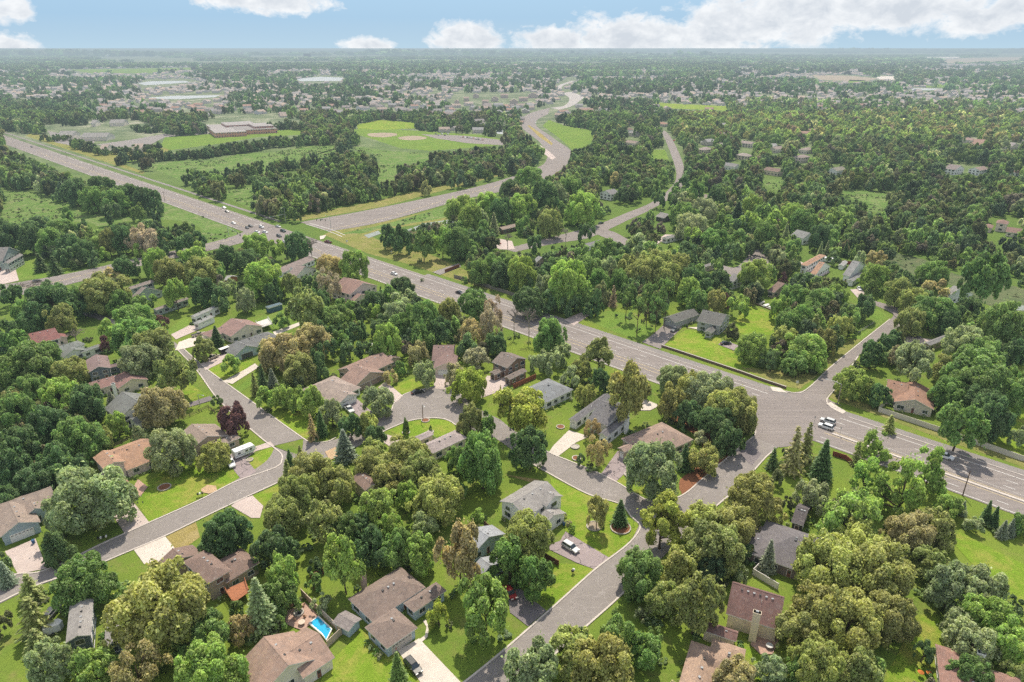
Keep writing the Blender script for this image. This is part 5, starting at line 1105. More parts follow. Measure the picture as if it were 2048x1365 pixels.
house('suburban_house', 'white house with arched front window and charcoal roof by a rock garden', 'white arched window house', [(1100,908),(1176,939)], [((1147,843),(1213,790),3,'v',.45), ((1176,838),(1264,814),4.6,'u',.4), ((1205,872),(1246,838),3.6,'v',.6)], (0.16,0.16,0.17), WHT, garage=[(0,'front')], chimney=[(1252,868,6.0,1.2,WHT)])
house('suburban_house', 'tan hip roofed ranch house with asphalt drive and concrete edging', 'tan ranch by the boulevard', [(1293,827),(1387,880)], [((1242,878),(1387,880),3,'hip',.45), ((1248,905),(1300,870),3,'v',.45)], (0.36,0.26,0.21), TAU, vents=2, garage=[(1,'front')])
house('suburban_house', 'blue grey hip roofed house with a red brown fence behind', 'blue grey hip roofed house', [(1041,780),(1112,814)], [((1041,782),(1147,780),3,'hip',.42)], BLG, WHT, vents=2)
house('suburban_house', 'brown duplex with two dark garage doors under twin gables', 'duplex with dark garage doors', [(983,725),(1026,742)], [((983,724),(1054,718),4.8,'u',.42), ((979,746),(1020,735),2.8,'v',.42), ((1010,756),(1052,742),2.8,'v',.42)], (0.22,0.18,0.155), (0.26,0.17,0.12), garage=[(1,'front'),(2,'front')], gcol=(0.06,0.045,0.04), trim=BEI)
house('suburban_house', 'brown roofed house whose white garage faces the turning circle', 'white garage house', [(863,724),(908,724)], [((863,722),(912,690),3,'u',.42), ((866,738),(916,712),3,'v',.5)], (0.25,0.165,0.15), PNK, garage=[(1,'front')])
house('suburban_house', 'terracotta brown roofed house with taupe double garage beside the cul de sac', 'terracotta roofed house', [(711,772),(755,752)], [((715,757),(747,709),3,'u',.42), ((711,773),(740,733),3,'v',.42), ((772,728),(792,712),2.8,'v',.4)], (0.32,0.215,0.175), TAU, garage=[(1,'front',2)], gcol=(0.33,0.25,0.21))
house('suburban_house', 'pale taupe roofed house with white garage and silver pickup', 'pale taupe roofed house', [(711,772),(755,752)], [((657,806),(668,752),2.8,'hip',.42), ((680,806),(700,782),2.8,'v',.42)], (0.37,0.30,0.26), WHT, garage=[(1,'front')])
house('suburban_house', 'light taupe roofed house on the loop island south of its lawn', 'loop island house', [(870,905),(926,879)], [((866,908),(910,861),3,'hip',.42), ((808,890),(862,866),3,'u',.35)], (0.40,0.34,0.33), BEI)
house('suburban_house', 'small brown roofed beige house enclosed by olive oaks', 'house among olive oaks', [(716,975),(747,962)], [((730,982),(732,945),4.8,'v',.42)], BRN, BEI, win=False)
house('suburban_house', 'pink walled two storey house with brown gable and red fence', 'pink walled house', [(698,590),(731,579)], [((700,590),(716,560),5,'v',.42), ((706,602),(734,590),2.8,'v',.42)], (0.30,0.19,0.16), PNK)
house('suburban_house', 'white house with taupe roof and broad white chimney near the crossing', 'white house near the crossing', [(561,540),(610,520)], [((566,546),(608,516),3,'u',.42), ((590,556),(616,534),3,'v',.4)], (0.29,0.235,0.215), WHT, chimney=[(585,556,5.5,1.4,WHT)])
house('suburban_house', 'red brown roofed ranch house with white railed deck', 'ranch with white railed deck', [(440,668),(472,672)] if False else [(711,772),(755,752)], [((462,674),(496,640),3.4,'v',.4), ((420,676),(456,650),3,'hip',.4)], (0.32,0.205,0.18), CRM)
house('suburban_house', 'grey metal roofed house on the rise with small white garage', 'grey roofed house on the rise', [(385,632),(440,608)], [((384,634),(436,612),3.4,'u',.36), ((392,648),(424,632),2.8,'hip',.42)], (0.30,0.31,0.30), WHT, garage=[(1,'front')])
house('suburban_house', 'dark grey multi gabled house beside a black trailer', 'dark grey gabled house', [(711,772),(755,752)], [((482,704),(536,664),3.2,'hip',.5), ((470,712),(498,686),3,'v',.5)], (0.19,0.20,0.20), BLU, garage=[(1,'front')], gcol=(0.1,0.1,0.1))
house('suburban_house', 'taupe many gabled house with slate extension beside blue green trees', 'many gabled taupe house', [(262,578),(300,566)], [((262,579),(300,562),5,'u',.5), ((264,602),(318,580),3,'v',.5), ((306,620),(376,598),3,'u',.4)], (0.27,0.23,0.21), SAG)
house('suburban_house', 'brick red roofed house with large beige side wall and chimney', 'brick red roofed house', [(60,690),(110,678)], [((58,692),(106,660),5.2,'u',.45), ((104,682),(130,668),3.5,'v',.4)], (0.26,0.11,0.10), PNK, chimney=[(64,716,8.0,1.2,PNK)])
house('suburban_house', 'sage green roofed house with a white bay window gable', 'sage roofed house', [(100,712),(150,696)], [((98,712),(156,682),3.4,'hip',.42), ((126,716),(164,696),3.2,'v',.42), ((160,705),(202,690),3,'u',.3)], (0.20,0.225,0.21), WHT)
house('suburban_house', 'mauve brown roofed house with slate blue gable wall', 'mauve roofed house', [(172,745),(220,735)], [((176,746),(216,712),4.6,'v',.42), ((212,738),(240,726),3,'u',.4)], (0.26,0.185,0.18), SLT)
house('suburban_house', 'dusty red roofed long house with white bay behind two blue spruces', 'dusty red roofed house', [(190,785),(240,770)], [((186,782),(242,748),3.2,'u',.45), ((236,778),(280,745),3,'v',.42)], (0.285,0.165,0.145), CRM, chimney=[(233,795,5.5,1.1,WHT)])
house('suburban_house', 'slate grey steep roofed white house behind a tan tree', 'slate roofed white house', [(240,838),(300,815)], [((238,838),(288,788),4.4,'v',.55), ((272,850),(310,818),3.4,'u',.42)], (0.20,0.215,0.205), WHT)
house('suburban_house', 'sage green two storey house with white gables at the far left road', 'sage two storey house', [(0,524),(42,522)], [((-30,524),(40,502),5.6,'u',.5), ((8,528),(43,510),5.4,'v',.6)], (0.22,0.21,0.20), SAG, garage=[(1,'front',2)], gcol=(0.2,0.13,0.1))
house('suburban_house', 'green grey roofed house with glazed front porch above the bank', 'house with glazed porch', [(1392,640),(1448,652)], [((1393,642),(1462,633),4.6,'u',.45), ((1408,664),(1442,650),2.8,'v',.5)], (0.145,0.15,0.14), (0.42,0.43,0.42))
house('detached_garage', 'grey sided detached garage with dark shingles beside the pickup', 'detached grey garage', [(1338,636),(1370,648)], [((1350,646),(1374,620),3,'v',.45)], (0.145,0.15,0.14), (0.42,0.43,0.42), cat='garage', win=False)
house('suburban_house', 'orange roofed white house beside a parked camper', 'orange roofed white house', [(1600,528),(1650,538)], [((1600,530),(1652,512),5,'hip',.42), ((1622,548),(1660,532),2.8,'u',.4)], ORG, WHT)
house('suburban_house', 'light grey roofed white house with white garage behind a round maple', 'light grey roofed house', [(1685,548),(1725,556)], [((1685,550),(1732,532),4.2,'u',.4), ((1698,562),(1724,548),2.8,'v',.4)], (0.27,0.275,0.275), WHT, garage=[(1,'front')])
house('suburban_house', 'green grey steep roofed house at the woods edge', 'steep roofed house by the woods', [(1585,480),(1622,490)], [((1584,482),(1626,462),4.2,'u',.55)], (0.27,0.28,0.27), WHT, detail=1)
house('suburban_house', 'copper brown roofed cream house inside the white boundary fence', 'copper roofed house', [(1785,795),(1850,808)], [((1788,804),(1866,782),3.2,'v',.4), ((1770,794),(1814,766),2.9,'u',.4)], (0.33,0.19,0.13), (0.6,0.54,0.46))
house('suburban_house', 'russet roofed multi wing house deep in the eastern woods', 'russet roofed multi wing house', [(1960,458),(2022,466)], [((1985,458),(2024,433),5.5,'hip',.42), ((1960,463),(1992,444),3,'hip',.4), ((2006,474),(2048,452),3,'u',.4)], (0.27,0.17,0.14), CRM, detail=1)
for lab, sh, A, C, h, rt, rf, wl in [
    ('white cottage with red shutters beside purple leaved tree', 'white cottage', (1460,566),(1486,550),4.4,'u',GRY,WHT), ('brown roofed shed like house with dark walls', 'dark brown shed house', (1548,586),(1574,570),3,'u',BRN,TAU),
    ('grey flat looking outbuilding beside a parked dark car', 'grey outbuilding', (1860,692),(1890,670),3,'u',GRY,TAU), ('grey roofed bungalow nearly covered by olive crowns', 'covered grey bungalow', (1884,602),(1934,584),3,'u',(0.3,0.3,0.29),WHT),
    ('slate roofed house corner beside the marsh', 'house beside the marsh', (1978,622),(2014,608),3,'u',(0.25,0.27,0.28),WHT), ('grey green roofed ranch near the trampoline', 'ranch near the trampoline', (1060,530),(1100,513),3.2,'u',(0.28,0.29,0.28),TAU),
    ('small grey roofed house in the street bend', 'house in the street bend', (1172,494),(1192,482),3,'u',GRY,WHT), ('dark brown ranch house with tan roof by the creek trees', 'creek side ranch', (998,462),(1036,447),3,'u',TAN,(0.12,0.07,0.05)),
    ('grey house between cedar and olive oaks', 'house between the oaks', (1392,540),(1424,526),3,'hip',(0.27,0.26,0.25),TAU), ('greyish house by the leafless crabapple', 'house by the crabapple', (1328,480),(1362,466),3,'u',(0.26,0.26,0.25),WHT),
    ('cream house with brown roof beyond the street bend', 'cream house', (1196,500),(1216,490),3,'u',GRY,WHT), ('pale pyramid roofed house along the upper street', 'pyramid roofed house', (1388,402),(1422,388),3,'hip',(0.34,0.28,0.24),CRM),
    ('low grey shed roofed house west of the upper street', 'low shed roofed house', (1316,440),(1342,426),3,'u',(0.26,0.25,0.24),(0.12,0.09,0.08)), ('pinkish roofed house in a clump of maples', 'house in the maples', (1470,320),(1506,303),4.5,'hip',(0.38,0.33,0.30),BEI),
    ('beige two storey house with taupe hip roof', 'beige two storey house', (1588,322),(1617,307),5.4,'hip',(0.33,0.27,0.25),PNK), ('tan walled house facing the green clearing', 'house facing the clearing', (1528,350),(1567,333),4.2,'u',BRN,BEI),
    ('olive roofed white house behind tall birches', 'house behind the birches', (1661,345),(1686,334),4.2,'u',(0.26,0.25,0.2),WHT), ('white gabled farmhouse style house in the east', 'white gabled house', (1893,345),(1924,330),5.2,'v',(0.26,0.22,0.21),WHT),
    ('white house with brown roof next to round trees', 'white house by round trees', (1942,347),(1972,331),5.0,'u',(0.3,0.23,0.2),WHT), ('taupe roofed house above the upper street', 'house above the upper street', (1394,306),(1424,292),4.4,'hip',(0.36,0.3,0.28),BEI),
    ('long taupe roofed house with dormer', 'long taupe roofed house', (1476,293),(1514,281),4.6,'u',(0.34,0.28,0.26),CRM), ('faded brown roofed house behind maples', 'faded brown roofed house', (1543,303),(1562,292),4.2,'u',(0.32,0.26,0.23),CRM),
    ('small taupe roofed house in full shade', 'small taupe roofed house', (1603,304),(1624,295),4.2,'hip',(0.34,0.28,0.25),CRM), ('brown roofed bungalow on the eastern street', 'eastern bungalow', (2016,350),(2046,339),3,'u',BRN,WHT),
    ('dusty pink roofed house in the eastern woods', 'dusty pink roofed house', (1925,286),(1952,274),4,'hip',(0.36,0.25,0.22),CRM), ('grey roofed pair of gables in the eastern woods', 'pair of gables', (2006,297),(2036,286),4,'v',(0.33,0.3,0.3),CRM),
    ('white ended house beside the tall hedge trees', 'white ended house', (1455,337),(1470,326),4,'u',GRY,WHT), ('terracotta pyramid roof by the bend of the upper street', 'terracotta pyramid roof', (1316,252),(1334,244),4,'hip',(0.4,0.23,0.17),CRM),
    ('white gambrel house wall beside bare trees', 'white gambrel house', (1212,392),(1226,380),5,'v',GRY,WHT), ('taupe roofed white house at the grove', 'grove house', (1255,290),(1275,281),4,'u',TAN,CRM),
    ('grey gabled house near the curved crossroad', 'curved road house', (1256,270),(1278,262),4.5,'hip',(0.3,0.29,0.29),CRM)]:
    house('suburban_house', lab, sh, [(A[0], A[1]), (C[0], A[1] + (C[0] - A[0]) * (A[1] - 97) / 1365 * (.9 if len(sh) % 2 else -.9))], [(A, C, h, rt, .42)], rf, wl, detail=1)

# sheds and small outbuildings
house('garden_shed', 'small grey roofed garden shed beside the hip roofed blue house', 'garden shed', [(698,1262),(716,1245)], [((697,1264),(691,1221),2.3,'v',.3)], (0.27,0.24,0.23), BLU, cat='shed', detail=1, win=False)
house('garden_shed', 'white box shed against the dark hedge', 'white hedge shed', [(728,700),(746,700)], [((729,697),(746,687),2.2,'u',.15)], (0.62,0.62,0.62), WHT, cat='shed', detail=1, win=False)
house('garden_shed', 'orange walled shed with pale roof in a lawn opening', 'orange walled shed', [(452,562),(470,556)], [((451,561),(470,552),2.2,'v',.35)], (0.42,0.42,0.42), (0.4,0.17,0.08), cat='shed', detail=1, win=False)
house('garden_shed', 'tiny white playhouse shed by the red fence', 'playhouse shed', [(1680,530),(1692,532)], [((1680,532),(1692,524),2.2,'v',.5)], (0.4,0.4,0.4), WHT, cat='shed', detail=1, win=False)
house('garden_shed', 'small brown gazebo shed in a meadow corner', 'meadow gazebo', [(1252,262),(1262,262)], [((1256,262),(1263,257),2.4,'hip',.5)], BRN, WHT, cat='shed', detail=1, win=False)
house('shipping_container', 'blue grey steel storage container lying on the lawn', 'blue container', [(532,622),(562,613)], [((533,617),(563,608),2.4,'flat')], (0.10,0.17,0.21), (0.07,0.14,0.18), cat='container', detail=1, win=False)

# school, long pavilions, condominium blocks
R90 = [(420,262),(470,262)]
house('school_building', 'salmon brick school with flat grey roofs beside the playing field', 'brick school', [(425,268),(480,265)], [((430,267),(478,255),6,'flat'), ((422,258),(455,249),5,'flat'), ((470,262),(533,248),6,'flat'), ((452,252),(500,243),8,'flat'), ((508,254),(534,246),9,'flat')], (0.36,0.34,0.33), (0.72,0.36,0.25), cat='school', detail=1, win=True)
for lab, sh, A, C in [('long grey roofed apartment block beside the highway', 'long grey apartments', (120,284),(262,262)), ('grey gabled apartment wing below the school drive', 'grey apartment wing', (92,276),(180,262)),
                      ('tan roofed clinic building ringed by hedges', 'tan clinic', (184,304),(240,290)), ('grey roofed hall north of the apartments', 'grey hall', (165,252),(215,240)), ('low grey store building behind the hall', 'low store', (205,250),(268,240)),
                      ('tan roofed annex beside the hedge row', 'tan annex', (258,300),(300,290))]:
    house('apartment_block', lab, sh, [A, (C[0], A[1] - 1)], [(A, C, 5, 'u', .35)], (0.30,0.295,0.28) if 'grey' in lab else (0.42,0.34,0.29), CRM, cat='apartment building', detail=1, win=False)
for i in range(9):
    x = 905 + i * 19; y = 206 - (i % 3) * 6
    house('townhouse_row', ['tan roofed townhouse row beside the curving far road', 'beige townhouse row beyond the ball fields', 'taupe townhouse row in the distant terrace'][i % 3], 'townhouse row', [(x, y), (x + 16, y)], [((x, y), (x + 17, y - 7), 7, 'u' if i % 2 else 'v', .45)],
          (0.40,0.31,0.26), (0.56,0.46,0.40), cat='townhouses', detail=1, win=False, group='townhouse rows beside the curving far road %d' % (i % 3))
LAND = [q for q in LAND if q[0] != 'townhouse row']
# ------------------------------------------------------------------ vehicles
def car_meshes(kind):
    L, Wd, hb, hr = {'sedan': (4.7, 1.82, 0.92, 1.45), 'suv': (4.8, 1.9, 1.08, 1.75), 'pickup': (5.7, 1.98, 1.12, 1.85)}[kind]
    b = MB(); x0, x1 = -L/2, L/2; w = Wd/2
    # lower body: loft of cross sections along the length
    st = {'sedan': [(x0, .42, .62, .86), (x0+.12, .26, .80, .96), (x0+.9, .22, .90, 1.0), (0, .22, .92, 1.0), (x1-1.2, .22, .86, 1.0), (x1-.25, .26, .72, .94), (x1, .40, .58, .82)],
          'suv': [(x0, .45, .95, .88), (x0+.12, .30, 1.02, .97), (x0+.9, .26, 1.08, 1.0), (0, .26, 1.08, 1.0), (x1-1.15, .26, 1.02, 1.0), (x1-.2, .30, .88, .95), (x1, .45, .70, .84)],
          'pickup': [(x0, .48, 1.0, .94), (x0+.05, .38, 1.10, .98), (x0+1.7, .32, 1.12, 1.0), (0.2, .32, 1.14, 1.0), (x1-1.4, .32, 1.10, 1.0), (x1-.2, .36, 1.0, .96), (x1, .48, .82, .88)]}[kind]
    rings = []
    for (x, zl, zt, k) in st:
        ww = w * k; rings.append([(x, -ww*.93, zl), (x, -ww, zl + (zt-zl)*.45), (x, -ww*.95, zt-.05), (x, -ww*.84, zt), (x, ww*.84, zt), (x, ww*.95, zt-.05), (x, ww, zl + (zt-zl)*.45), (x, ww*.93, zl)])
    vs = [v for r in rings for v in r]; fs = []
    for i in range(len(rings)-1):
        for j in range(8): fs.append((i*8+j, (i+1)*8+j, (i+1)*8+(j+1) % 8, i*8+(j+1) % 8))
    fs.append(tuple(range(8))); fs.append(tuple(reversed([(len(rings)-1)*8+j for j in range(8)])))
    b.add(vs, [tuple(reversed(f)) for f in fs], 0)
    c0, c1, t0, t1 = {'sedan': (x0+.55, x1-1.25, x0+1.25, x1-2.05), 'suv': (x0+.08, x1-1.2, x0+.5, x1-1.95), 'pickup': (-.55, x1-1.45, -.35, x1-2.2)}[kind]
    hb2 = hb - .02; wb, wt = w * .88, w * .70
    g = MB(); g.add([(c0,-wb,hb2),(c1,-wb,hb2),(c1,wb,hb2),(c0,wb,hb2),(t0,-wt,hr-.06),(t1,-wt,hr-.06),(t1,wt,hr-.06),(t0,wt,hr-.06)], [(0,1,5,4),(1,2,6,5),(2,3,7,6),(3,0,4,7)])
    b.add([(t0-.04,-wt-.03,hr-.07),(t1+.04,-wt-.03,hr-.07),(t1+.04,wt+.03,hr-.07),(t0-.04,wt+.03,hr-.07),(t0+.1,-wt+.1,hr),(t1-.1,-wt+.1,hr),(t1-.1,wt-.1,hr),(t0+.1,wt-.1,hr)], [(0,1,5,4),(1,2,6,5),(2,3,7,6),(3,0,4,7),(4,5,6,7)], 0)
    for x in ((c0+c1)/2 - .05, (t0 + c0)/2 + .1, ):
        for s in (-1, 1): b.add([(x-.04, s*(wb+.01), hb2), (x+.04, s*(wb+.01), hb2), (x+.04, s*(wt+.01), hr-.05), (x-.04, s*(wt+.01), hr-.05)], [(0,1,2,3) if s < 0 else (3,2,1,0)], 0)
    for s in (-1, 1): b.box(c1-.45, s*(w+.02)-.1, hb-.02, c1-.25, s*(w+.02)+.1, hb+.13, 0)
    if kind == 'pickup': b.box(x0+.15, -w*.8, 1.13, -.6, w*.8, 1.15, 1)
    wh = MB(); r = .34 if kind == 'sedan' else .39; n = 16
    for k, (rr, wd, mi) in enumerate(((r, .24, 0), (r*.6, .26, 1))):
        a = [(rr*math.cos(2*PI*i/n), -wd/2, rr*math.sin(2*PI*i/n)) for i in range(n)]; c = [(p[0], wd/2, p[2]) for p in a]
        wh.add(a + c, [tuple(range(n)), tuple(reversed(range(n, 2*n)))] + [(i, i+n, (i+1) % n + n, (i+1) % n) for i in range(n)], mi)
    hl = MB(); hl.box(x1-.16, -.28, -.09, x1+.02, .28, .09); 
    tl = MB(); tl.box(x0-.015, -.2, -.1, x0+.12, .2, .1)
    return dict(body=b.mesh('body', ['car_paint', 'black_plastic']), glass=g.mesh('windows', ['glass_dark']), wheel=wh.mesh('wheel', ['rubber', 'chrome']), hl=hl.mesh('headlight', ['lamp_lens']), tl=tl.mesh('tail_light', ['tail_red']),
                L=L, w=w, r=r, wx=(x0 + .85, x1 - .9), hz={'sedan': .64, 'suv': .80, 'pickup': .85}[kind])
CARM = {k: car_meshes(k) for k in ('sedan', 'suv', 'pickup')}
SILV = (0.55,0.55,0.54); WCAR = (0.78,0.78,0.78); BLK = (0.015,0.016,0.018); DKG = (0.07,0.075,0.08); CRED = (0.30,0.02,0.02); MAR = (0.16,0.03,0.03); TANC = (0.32,0.27,0.2); DGC = (0.03,0.06,0.045)
def car(x, y, dx, dy, kind, col, name, label, group=None, small=False, zr=0.1):
    a = P(x - dx/2, y - dy/2, .8); b = P(x + dx/2, y + dy/2, .8); d = b - a; c = P(x, y, .8); m = CARM[kind]
    root = empty(name, (c.x, c.y, zr + .02), math.atan2(d.y, d.x)); tag(root, label, {'sedan': 'car', 'suv': 'car', 'pickup': 'pickup truck'}[kind], group)
    link('body', m['body'], root, col); link('windows', m['glass'], root)
    for wx in m['wx']:
        for s in (-1, 1):
            q = link('wheel', m['wheel'], root); q.location = (wx, s*(m['w']-.1), m['r'])
    if not small:
        for s in (-1, 1):
            q = link('headlight', m['hl'], root); q.location = (0, s*m['w']*.62, m['hz'])
            q = link('tail_light', m['tl'], root); q.location = (0, s*m['w']*.68, m['hz']+.05)
    LANDC.append((label, Vector((c.x, c.y, 0))))
    return root
LANDC = []
car(1141,1094,27,17,'suv',SILV,'parked_car','silver station wagon alone on a cracked asphalt driveway')
car(826,1332,25,28,'suv',BLK,'parked_car','black car parked on the concrete drive below the hip roofed house')
car(835,783,24,-5,'sedan',BLK,'parked_car','black saloon at the kerb inside the turning circle')
car(698,818,15,15,'pickup',SILV,'parked_pickup_truck','silver pickup truck on the sloping asphalt drive')
car(461,925,10,20,'pickup',WCAR,'parked_pickup_truck','white pickup truck next to the white camper on the corner lot')
car(104,1224,20,-24,'suv',DKG,'parked_car','dark grey car half hidden beside the slate sided house')
car(1020,1184,10,14,'sedan',CRED,'parked_car','bright red car under the trees on a dark drive')
car(1656,842,-26,-8,'suv',SILV,'moving_car','silver wagon in the outer of two cars waiting at the median')
car(1652,853,-26,-9,'suv',WCAR,'moving_car','white wagon hugging the raised median of the highway')
car(1890,912,26,9,'suv',WCAR,'moving_car','white hatchback with black roof glass on the lower highway lanes')
car(656,484,-14,-3,'pickup',MAR,'moving_pickup_truck','maroon pickup truck leaving the crossing')
car(788,547,14,4,'sedan',WCAR,'moving_car','white car alone mid block on the highway')
car(919,585,14,4,'sedan',BLK,'moving_car','black car on the highway beside the poplars')
G1 = 'cars waiting or turning at the crossing'
for x, y, dx, dy, k, c, lab in [(448,415,9,3,'sedan',WCAR,'white car first in the upper lane before the crossing'), (454,423,9,3,'sedan',DKG,'dark car following the white one before the crossing'), (467,446,10,3,'sedan',WCAR,'lone white car in the inner lane at the flare'),
    (494,455,8,5,'sedan',DKG,'dark grey car at the stop line in front of the black one'), (501,452,10,3,'sedan',BLK,'black car behind the dark grey car at the stop line'), (523,454,9,3,'suv',WCAR,'white wagon between the black car and the crossing centre'),
    (514,464,10,2,'sedan',WCAR,'front white car of the pair in the near lane'), (530,464,10,2,'sedan',WCAR,'second white car of the pair in the near lane'), (556,453,9,2,'sedan',SILV,'silver car in the middle of the crossing'),
    (566,462,11,3,'suv',DGC,'dark green car leaving the middle of the crossing'), (558,472,11,4,'suv',DKG,'grey wagon beside the tall oak at the crossing'), (570,484,8,3,'sedan',WCAR,'white car glimpsed behind the tall oak')]:
    car(x, y, dx, dy, k, c, 'moving_car', lab, G1, True)
car(63,294,4,1,'sedan',DKG,'moving_car','dark car far up the highway', None, True); car(73,562,20,-5,'sedan',BLK,'moving_car','black saloon on the western cross street')
car(397,669,20,-5,'pickup',TANC,'parked_pickup_truck','tan pickup truck by the ranch with the white deck'); car(424,715,22,-9,'pickup',TANC,'parked_pickup_truck','tan grey pickup truck in front of the black trailer')
car(1350,659,-18,10,'pickup',DKG,'parked_pickup_truck','black pickup truck facing the detached grey garage'); car(1452,686,14,-1,'sedan',BLK,'parked_car','black car behind the house with glazed porch')
car(1830,672,20,4,'sedan',DKG,'parked_car','dark car on the pink drive of the grey outbuilding'); car(1719,577,5,6,'sedan',WCAR,'parked_car','white car near the light grey roofed garage', None, True)
car(1202,446,9,-2,'sedan',DGC,'parked_car','green car at the kerb of the northern street', None, True); car(996,486,9,2,'sedan',CRED,'parked_car','red car on the creek side ranch drive', None, True)
car(1348,281,3,4,'pickup',(0.5,0.05,0.02),'parked_pickup_truck','small red truck beside the upper street', None, True); car(1071,246,3,3,'sedan',WCAR,'moving_car','white car on the curve of the crossroad', None, True)
car(1084,229,3,3,'sedan',BLK,'moving_car','black car entering the far bend', None, True)
for i in range(12):
    car(922 + i * 4.2 - (i // 8) * 3, 273.5 + i * 0.6, 2.4, 4, ('sedan', 'suv')[i % 2], (SILV, WCAR, DKG, CRED, BLK)[i * 3 % 5], 'parked_car', 'parked car in the long row at the ball field lot', 'cars parked at the ball field lot', True)
for i in range(5):
    car(872 + i * 6, 268 + (i % 2) * 2.5, 5, 1, 'sedan', (DKG, SILV, WCAR)[i % 3], 'parked_car', 'parked car at the head of the ball field lot', 'cars at the head of the ball field lot', True)

def camper(x, y, dx, dy, L, label, col=WCAR):
    a = P(x-dx/2, y-dy/2, 1.5); b = P(x+dx/2, y+dy/2, 1.5); c = P(x, y, 1.5); d = b - a
    root = empty('camper_trailer', (c.x, c.y, .13), math.atan2(d.y, d.x)); tag(root, label, 'trailer')
    mb = MB(); h = 2.75; w = 1.2; pr = [(-L/2, .55), (L/2-.9, .55), (L/2-.35, 1.0), (L/2, 1.7), (L/2-.35, 2.5), (L/2-.8, h), (-L/2+.15, h), (-L/2, h-.25)]
    n = len(pr); mb.add([(p[0], -w, p[1]) for p in pr] + [(p[0], w, p[1]) for p in pr], [tuple(range(n)), tuple(reversed(range(n, 2*n)))] + [(i, i+n, (i+1) % n+n, (i+1) % n) for i in range(n)], 0)
    mb.box(-.5, -.35, h, .1, .35, h+.22, 0)
    link('body', mb.mesh('body', ['car_paint']), root, col)
    for x0 in (-L*.3, L*.05, L*.25):
        wm = MB(); wm.box(x0-.4, -w-.03, 1.5, x0+.4, -w+.02, 2.1); wm.build('window', 'glass_dark', root)
    st = MB(); st.box(-L/2+.05, -w-.015, 1.05, L/2-.6, -w+.01, 1.2); link('stripe', st.mesh('stripe', ['painted']), root, (0.10,0.18,0.22))
    for s in (-1, 1):
        for xx in (-.45, .45):
            q = link('wheel', CARM['sedan']['wheel'], root); q.location = (xx, s*(w-.1), .34)
    tg = MB(); tg.tube([(L/2-.9, -.5, .5), (L/2+.9, 0, .5), (L/2-.9, .5, .5)], .05, 5); tg.build('hitch', 'black_plastic', root)
    LANDC.append((label, Vector((c.x, c.y, 0))))
camper(488, 902, 32, -13, 6.6, 'white camper trailer parked on the side drive of the corner house')
camper(1655, 520, 18, 3, 6.5, 'white camper trailer beside the orange roofed white house')
def cargo(x, y, dx, dy, L, col, label, h=2.1, small=False):
    a = P(x-dx/2, y-dy/2, 1.2); b = P(x+dx/2, y+dy/2, 1.2); c = P(x, y, 1.2); d = b - a
    root = empty('cargo_trailer', (c.x, c.y, .13), math.atan2(d.y, d.x)); tag(root, label, 'trailer')
    mb = MB(); mb.box(-L/2, -1, .5, L/2, 1, .5+h*.8, 0); mb.box(-L/2-.02, -1.02, .5+h*.8, L/2+.02, 1.02, .56+h*.8, 1); mb.add([(L/2,-1,.5),(L/2+.6,0,.5),(L/2,1,.5),(L/2,-1,.5+h*.8),(L/2+.6,0,.5+h*.8),(L/2,1,.5+h*.8)], [(0,1,4,3),(1,2,5,4),(3,4,5)], 0)
    link('body', mb.mesh('body', ['car_paint', 'white_trim']), root, col)
    for s in (-1, 1):
        q = link('wheel', CARM['sedan']['wheel'], root); q.location = (0, s*1.02, .34)
    tg = MB(); tg.tube([(L/2, 0, .45), (L/2+1.3, 0, .45)], .05, 5); tg.build('hitch', 'black_plastic', root)
cargo(452, 700, 24, -9, 5.5, BLK, 'black enclosed trailer with white roof by the dark grey gabled house')
cargo(104, 1257, 16, -6, 3.0, WCAR, 'small white utility trailer behind the slate sided house')

# boats under covers beside the red brick path
for (x, y, lab) in ((1544,614,'white covered boat on the lawn, nearer the brown shed house'), (1533,611,'white covered boat next to the purple leaved tree'), (1524,606,'small tan dinghy upturned on the lawn')):
    c = P(x, y, .6); root = empty('boat', (c.x, c.y, .2), 0.7); tag(root, lab, 'boat')
    mb = MB(); n = 9; R0 = []
    for i in range(n):
        t = i / (n-1); xx = -2.4 + 4.8 * t; ww = .95 * (1 - max(0, t-.45) ** 2 * 3.2) ; R0.append([(xx, -ww, .7), (xx, -ww*.6, .15), (xx, 0, 0), (xx, ww*.6, .15), (xx, ww, .7), (xx, 0, 1.0)])
    mb.add([v for r in R0 for v in r], [(i*6+j, (i+1)*6+j, (i+1)*6+(j+1) % 6, i*6+(j+1) % 6) for i in range(n-1) for j in range(6)] + [(5,4,3,2,1,0)])
    link('hull', mb.mesh('hull', ['painted']), root, (0.6,0.55,0.48) if 'tan' in lab else (0.72,0.71,0.68))

# ------------------------------------------------------------------ street furniture
def pole_h(bx, by, tx, ty):
    b = P(bx, by); b.z = 0
    # height whose top projects nearest to ty
    best = 5; 
    for k in range(20, 200):
        h = k * .1
        if abs(proj(b.x, b.y, h)[1] - ty) < abs(proj(b.x, b.y, best)[1] - ty): best = h
    return b, best
def wood_pole(bx, by, tx, ty, label, arm=False, r=.15):
    b, h = pole_h(bx, by, tx, ty); root = empty('utility_pole', b); tag(root, label, 'pole')
    mb = MB(); mb.tube([(0,0,0),(0,0,h)], [r, r*.7], 8); mb.build('post', 'wood_pole', root)
    if arm:
        m2 = MB(); m2.box(-1.2, -.06, h-.9, 1.2, .06, h-.75); m2.build('crossarm', 'wood_pole', root)
        for s in (-1.05, -.5, .5, 1.05):
            m3 = MB(); m3.tube([(s,0,h-.75),(s,0,h-.55)], .05, 6); m3.build('insulator', 'white_trim', root)
wood_pole(1925,992,1942,943,'bare brown wooden pole standing in the lower highway verge'); wood_pole(1273,673,1275,628,'wooden utility pole among the tall pines', True)
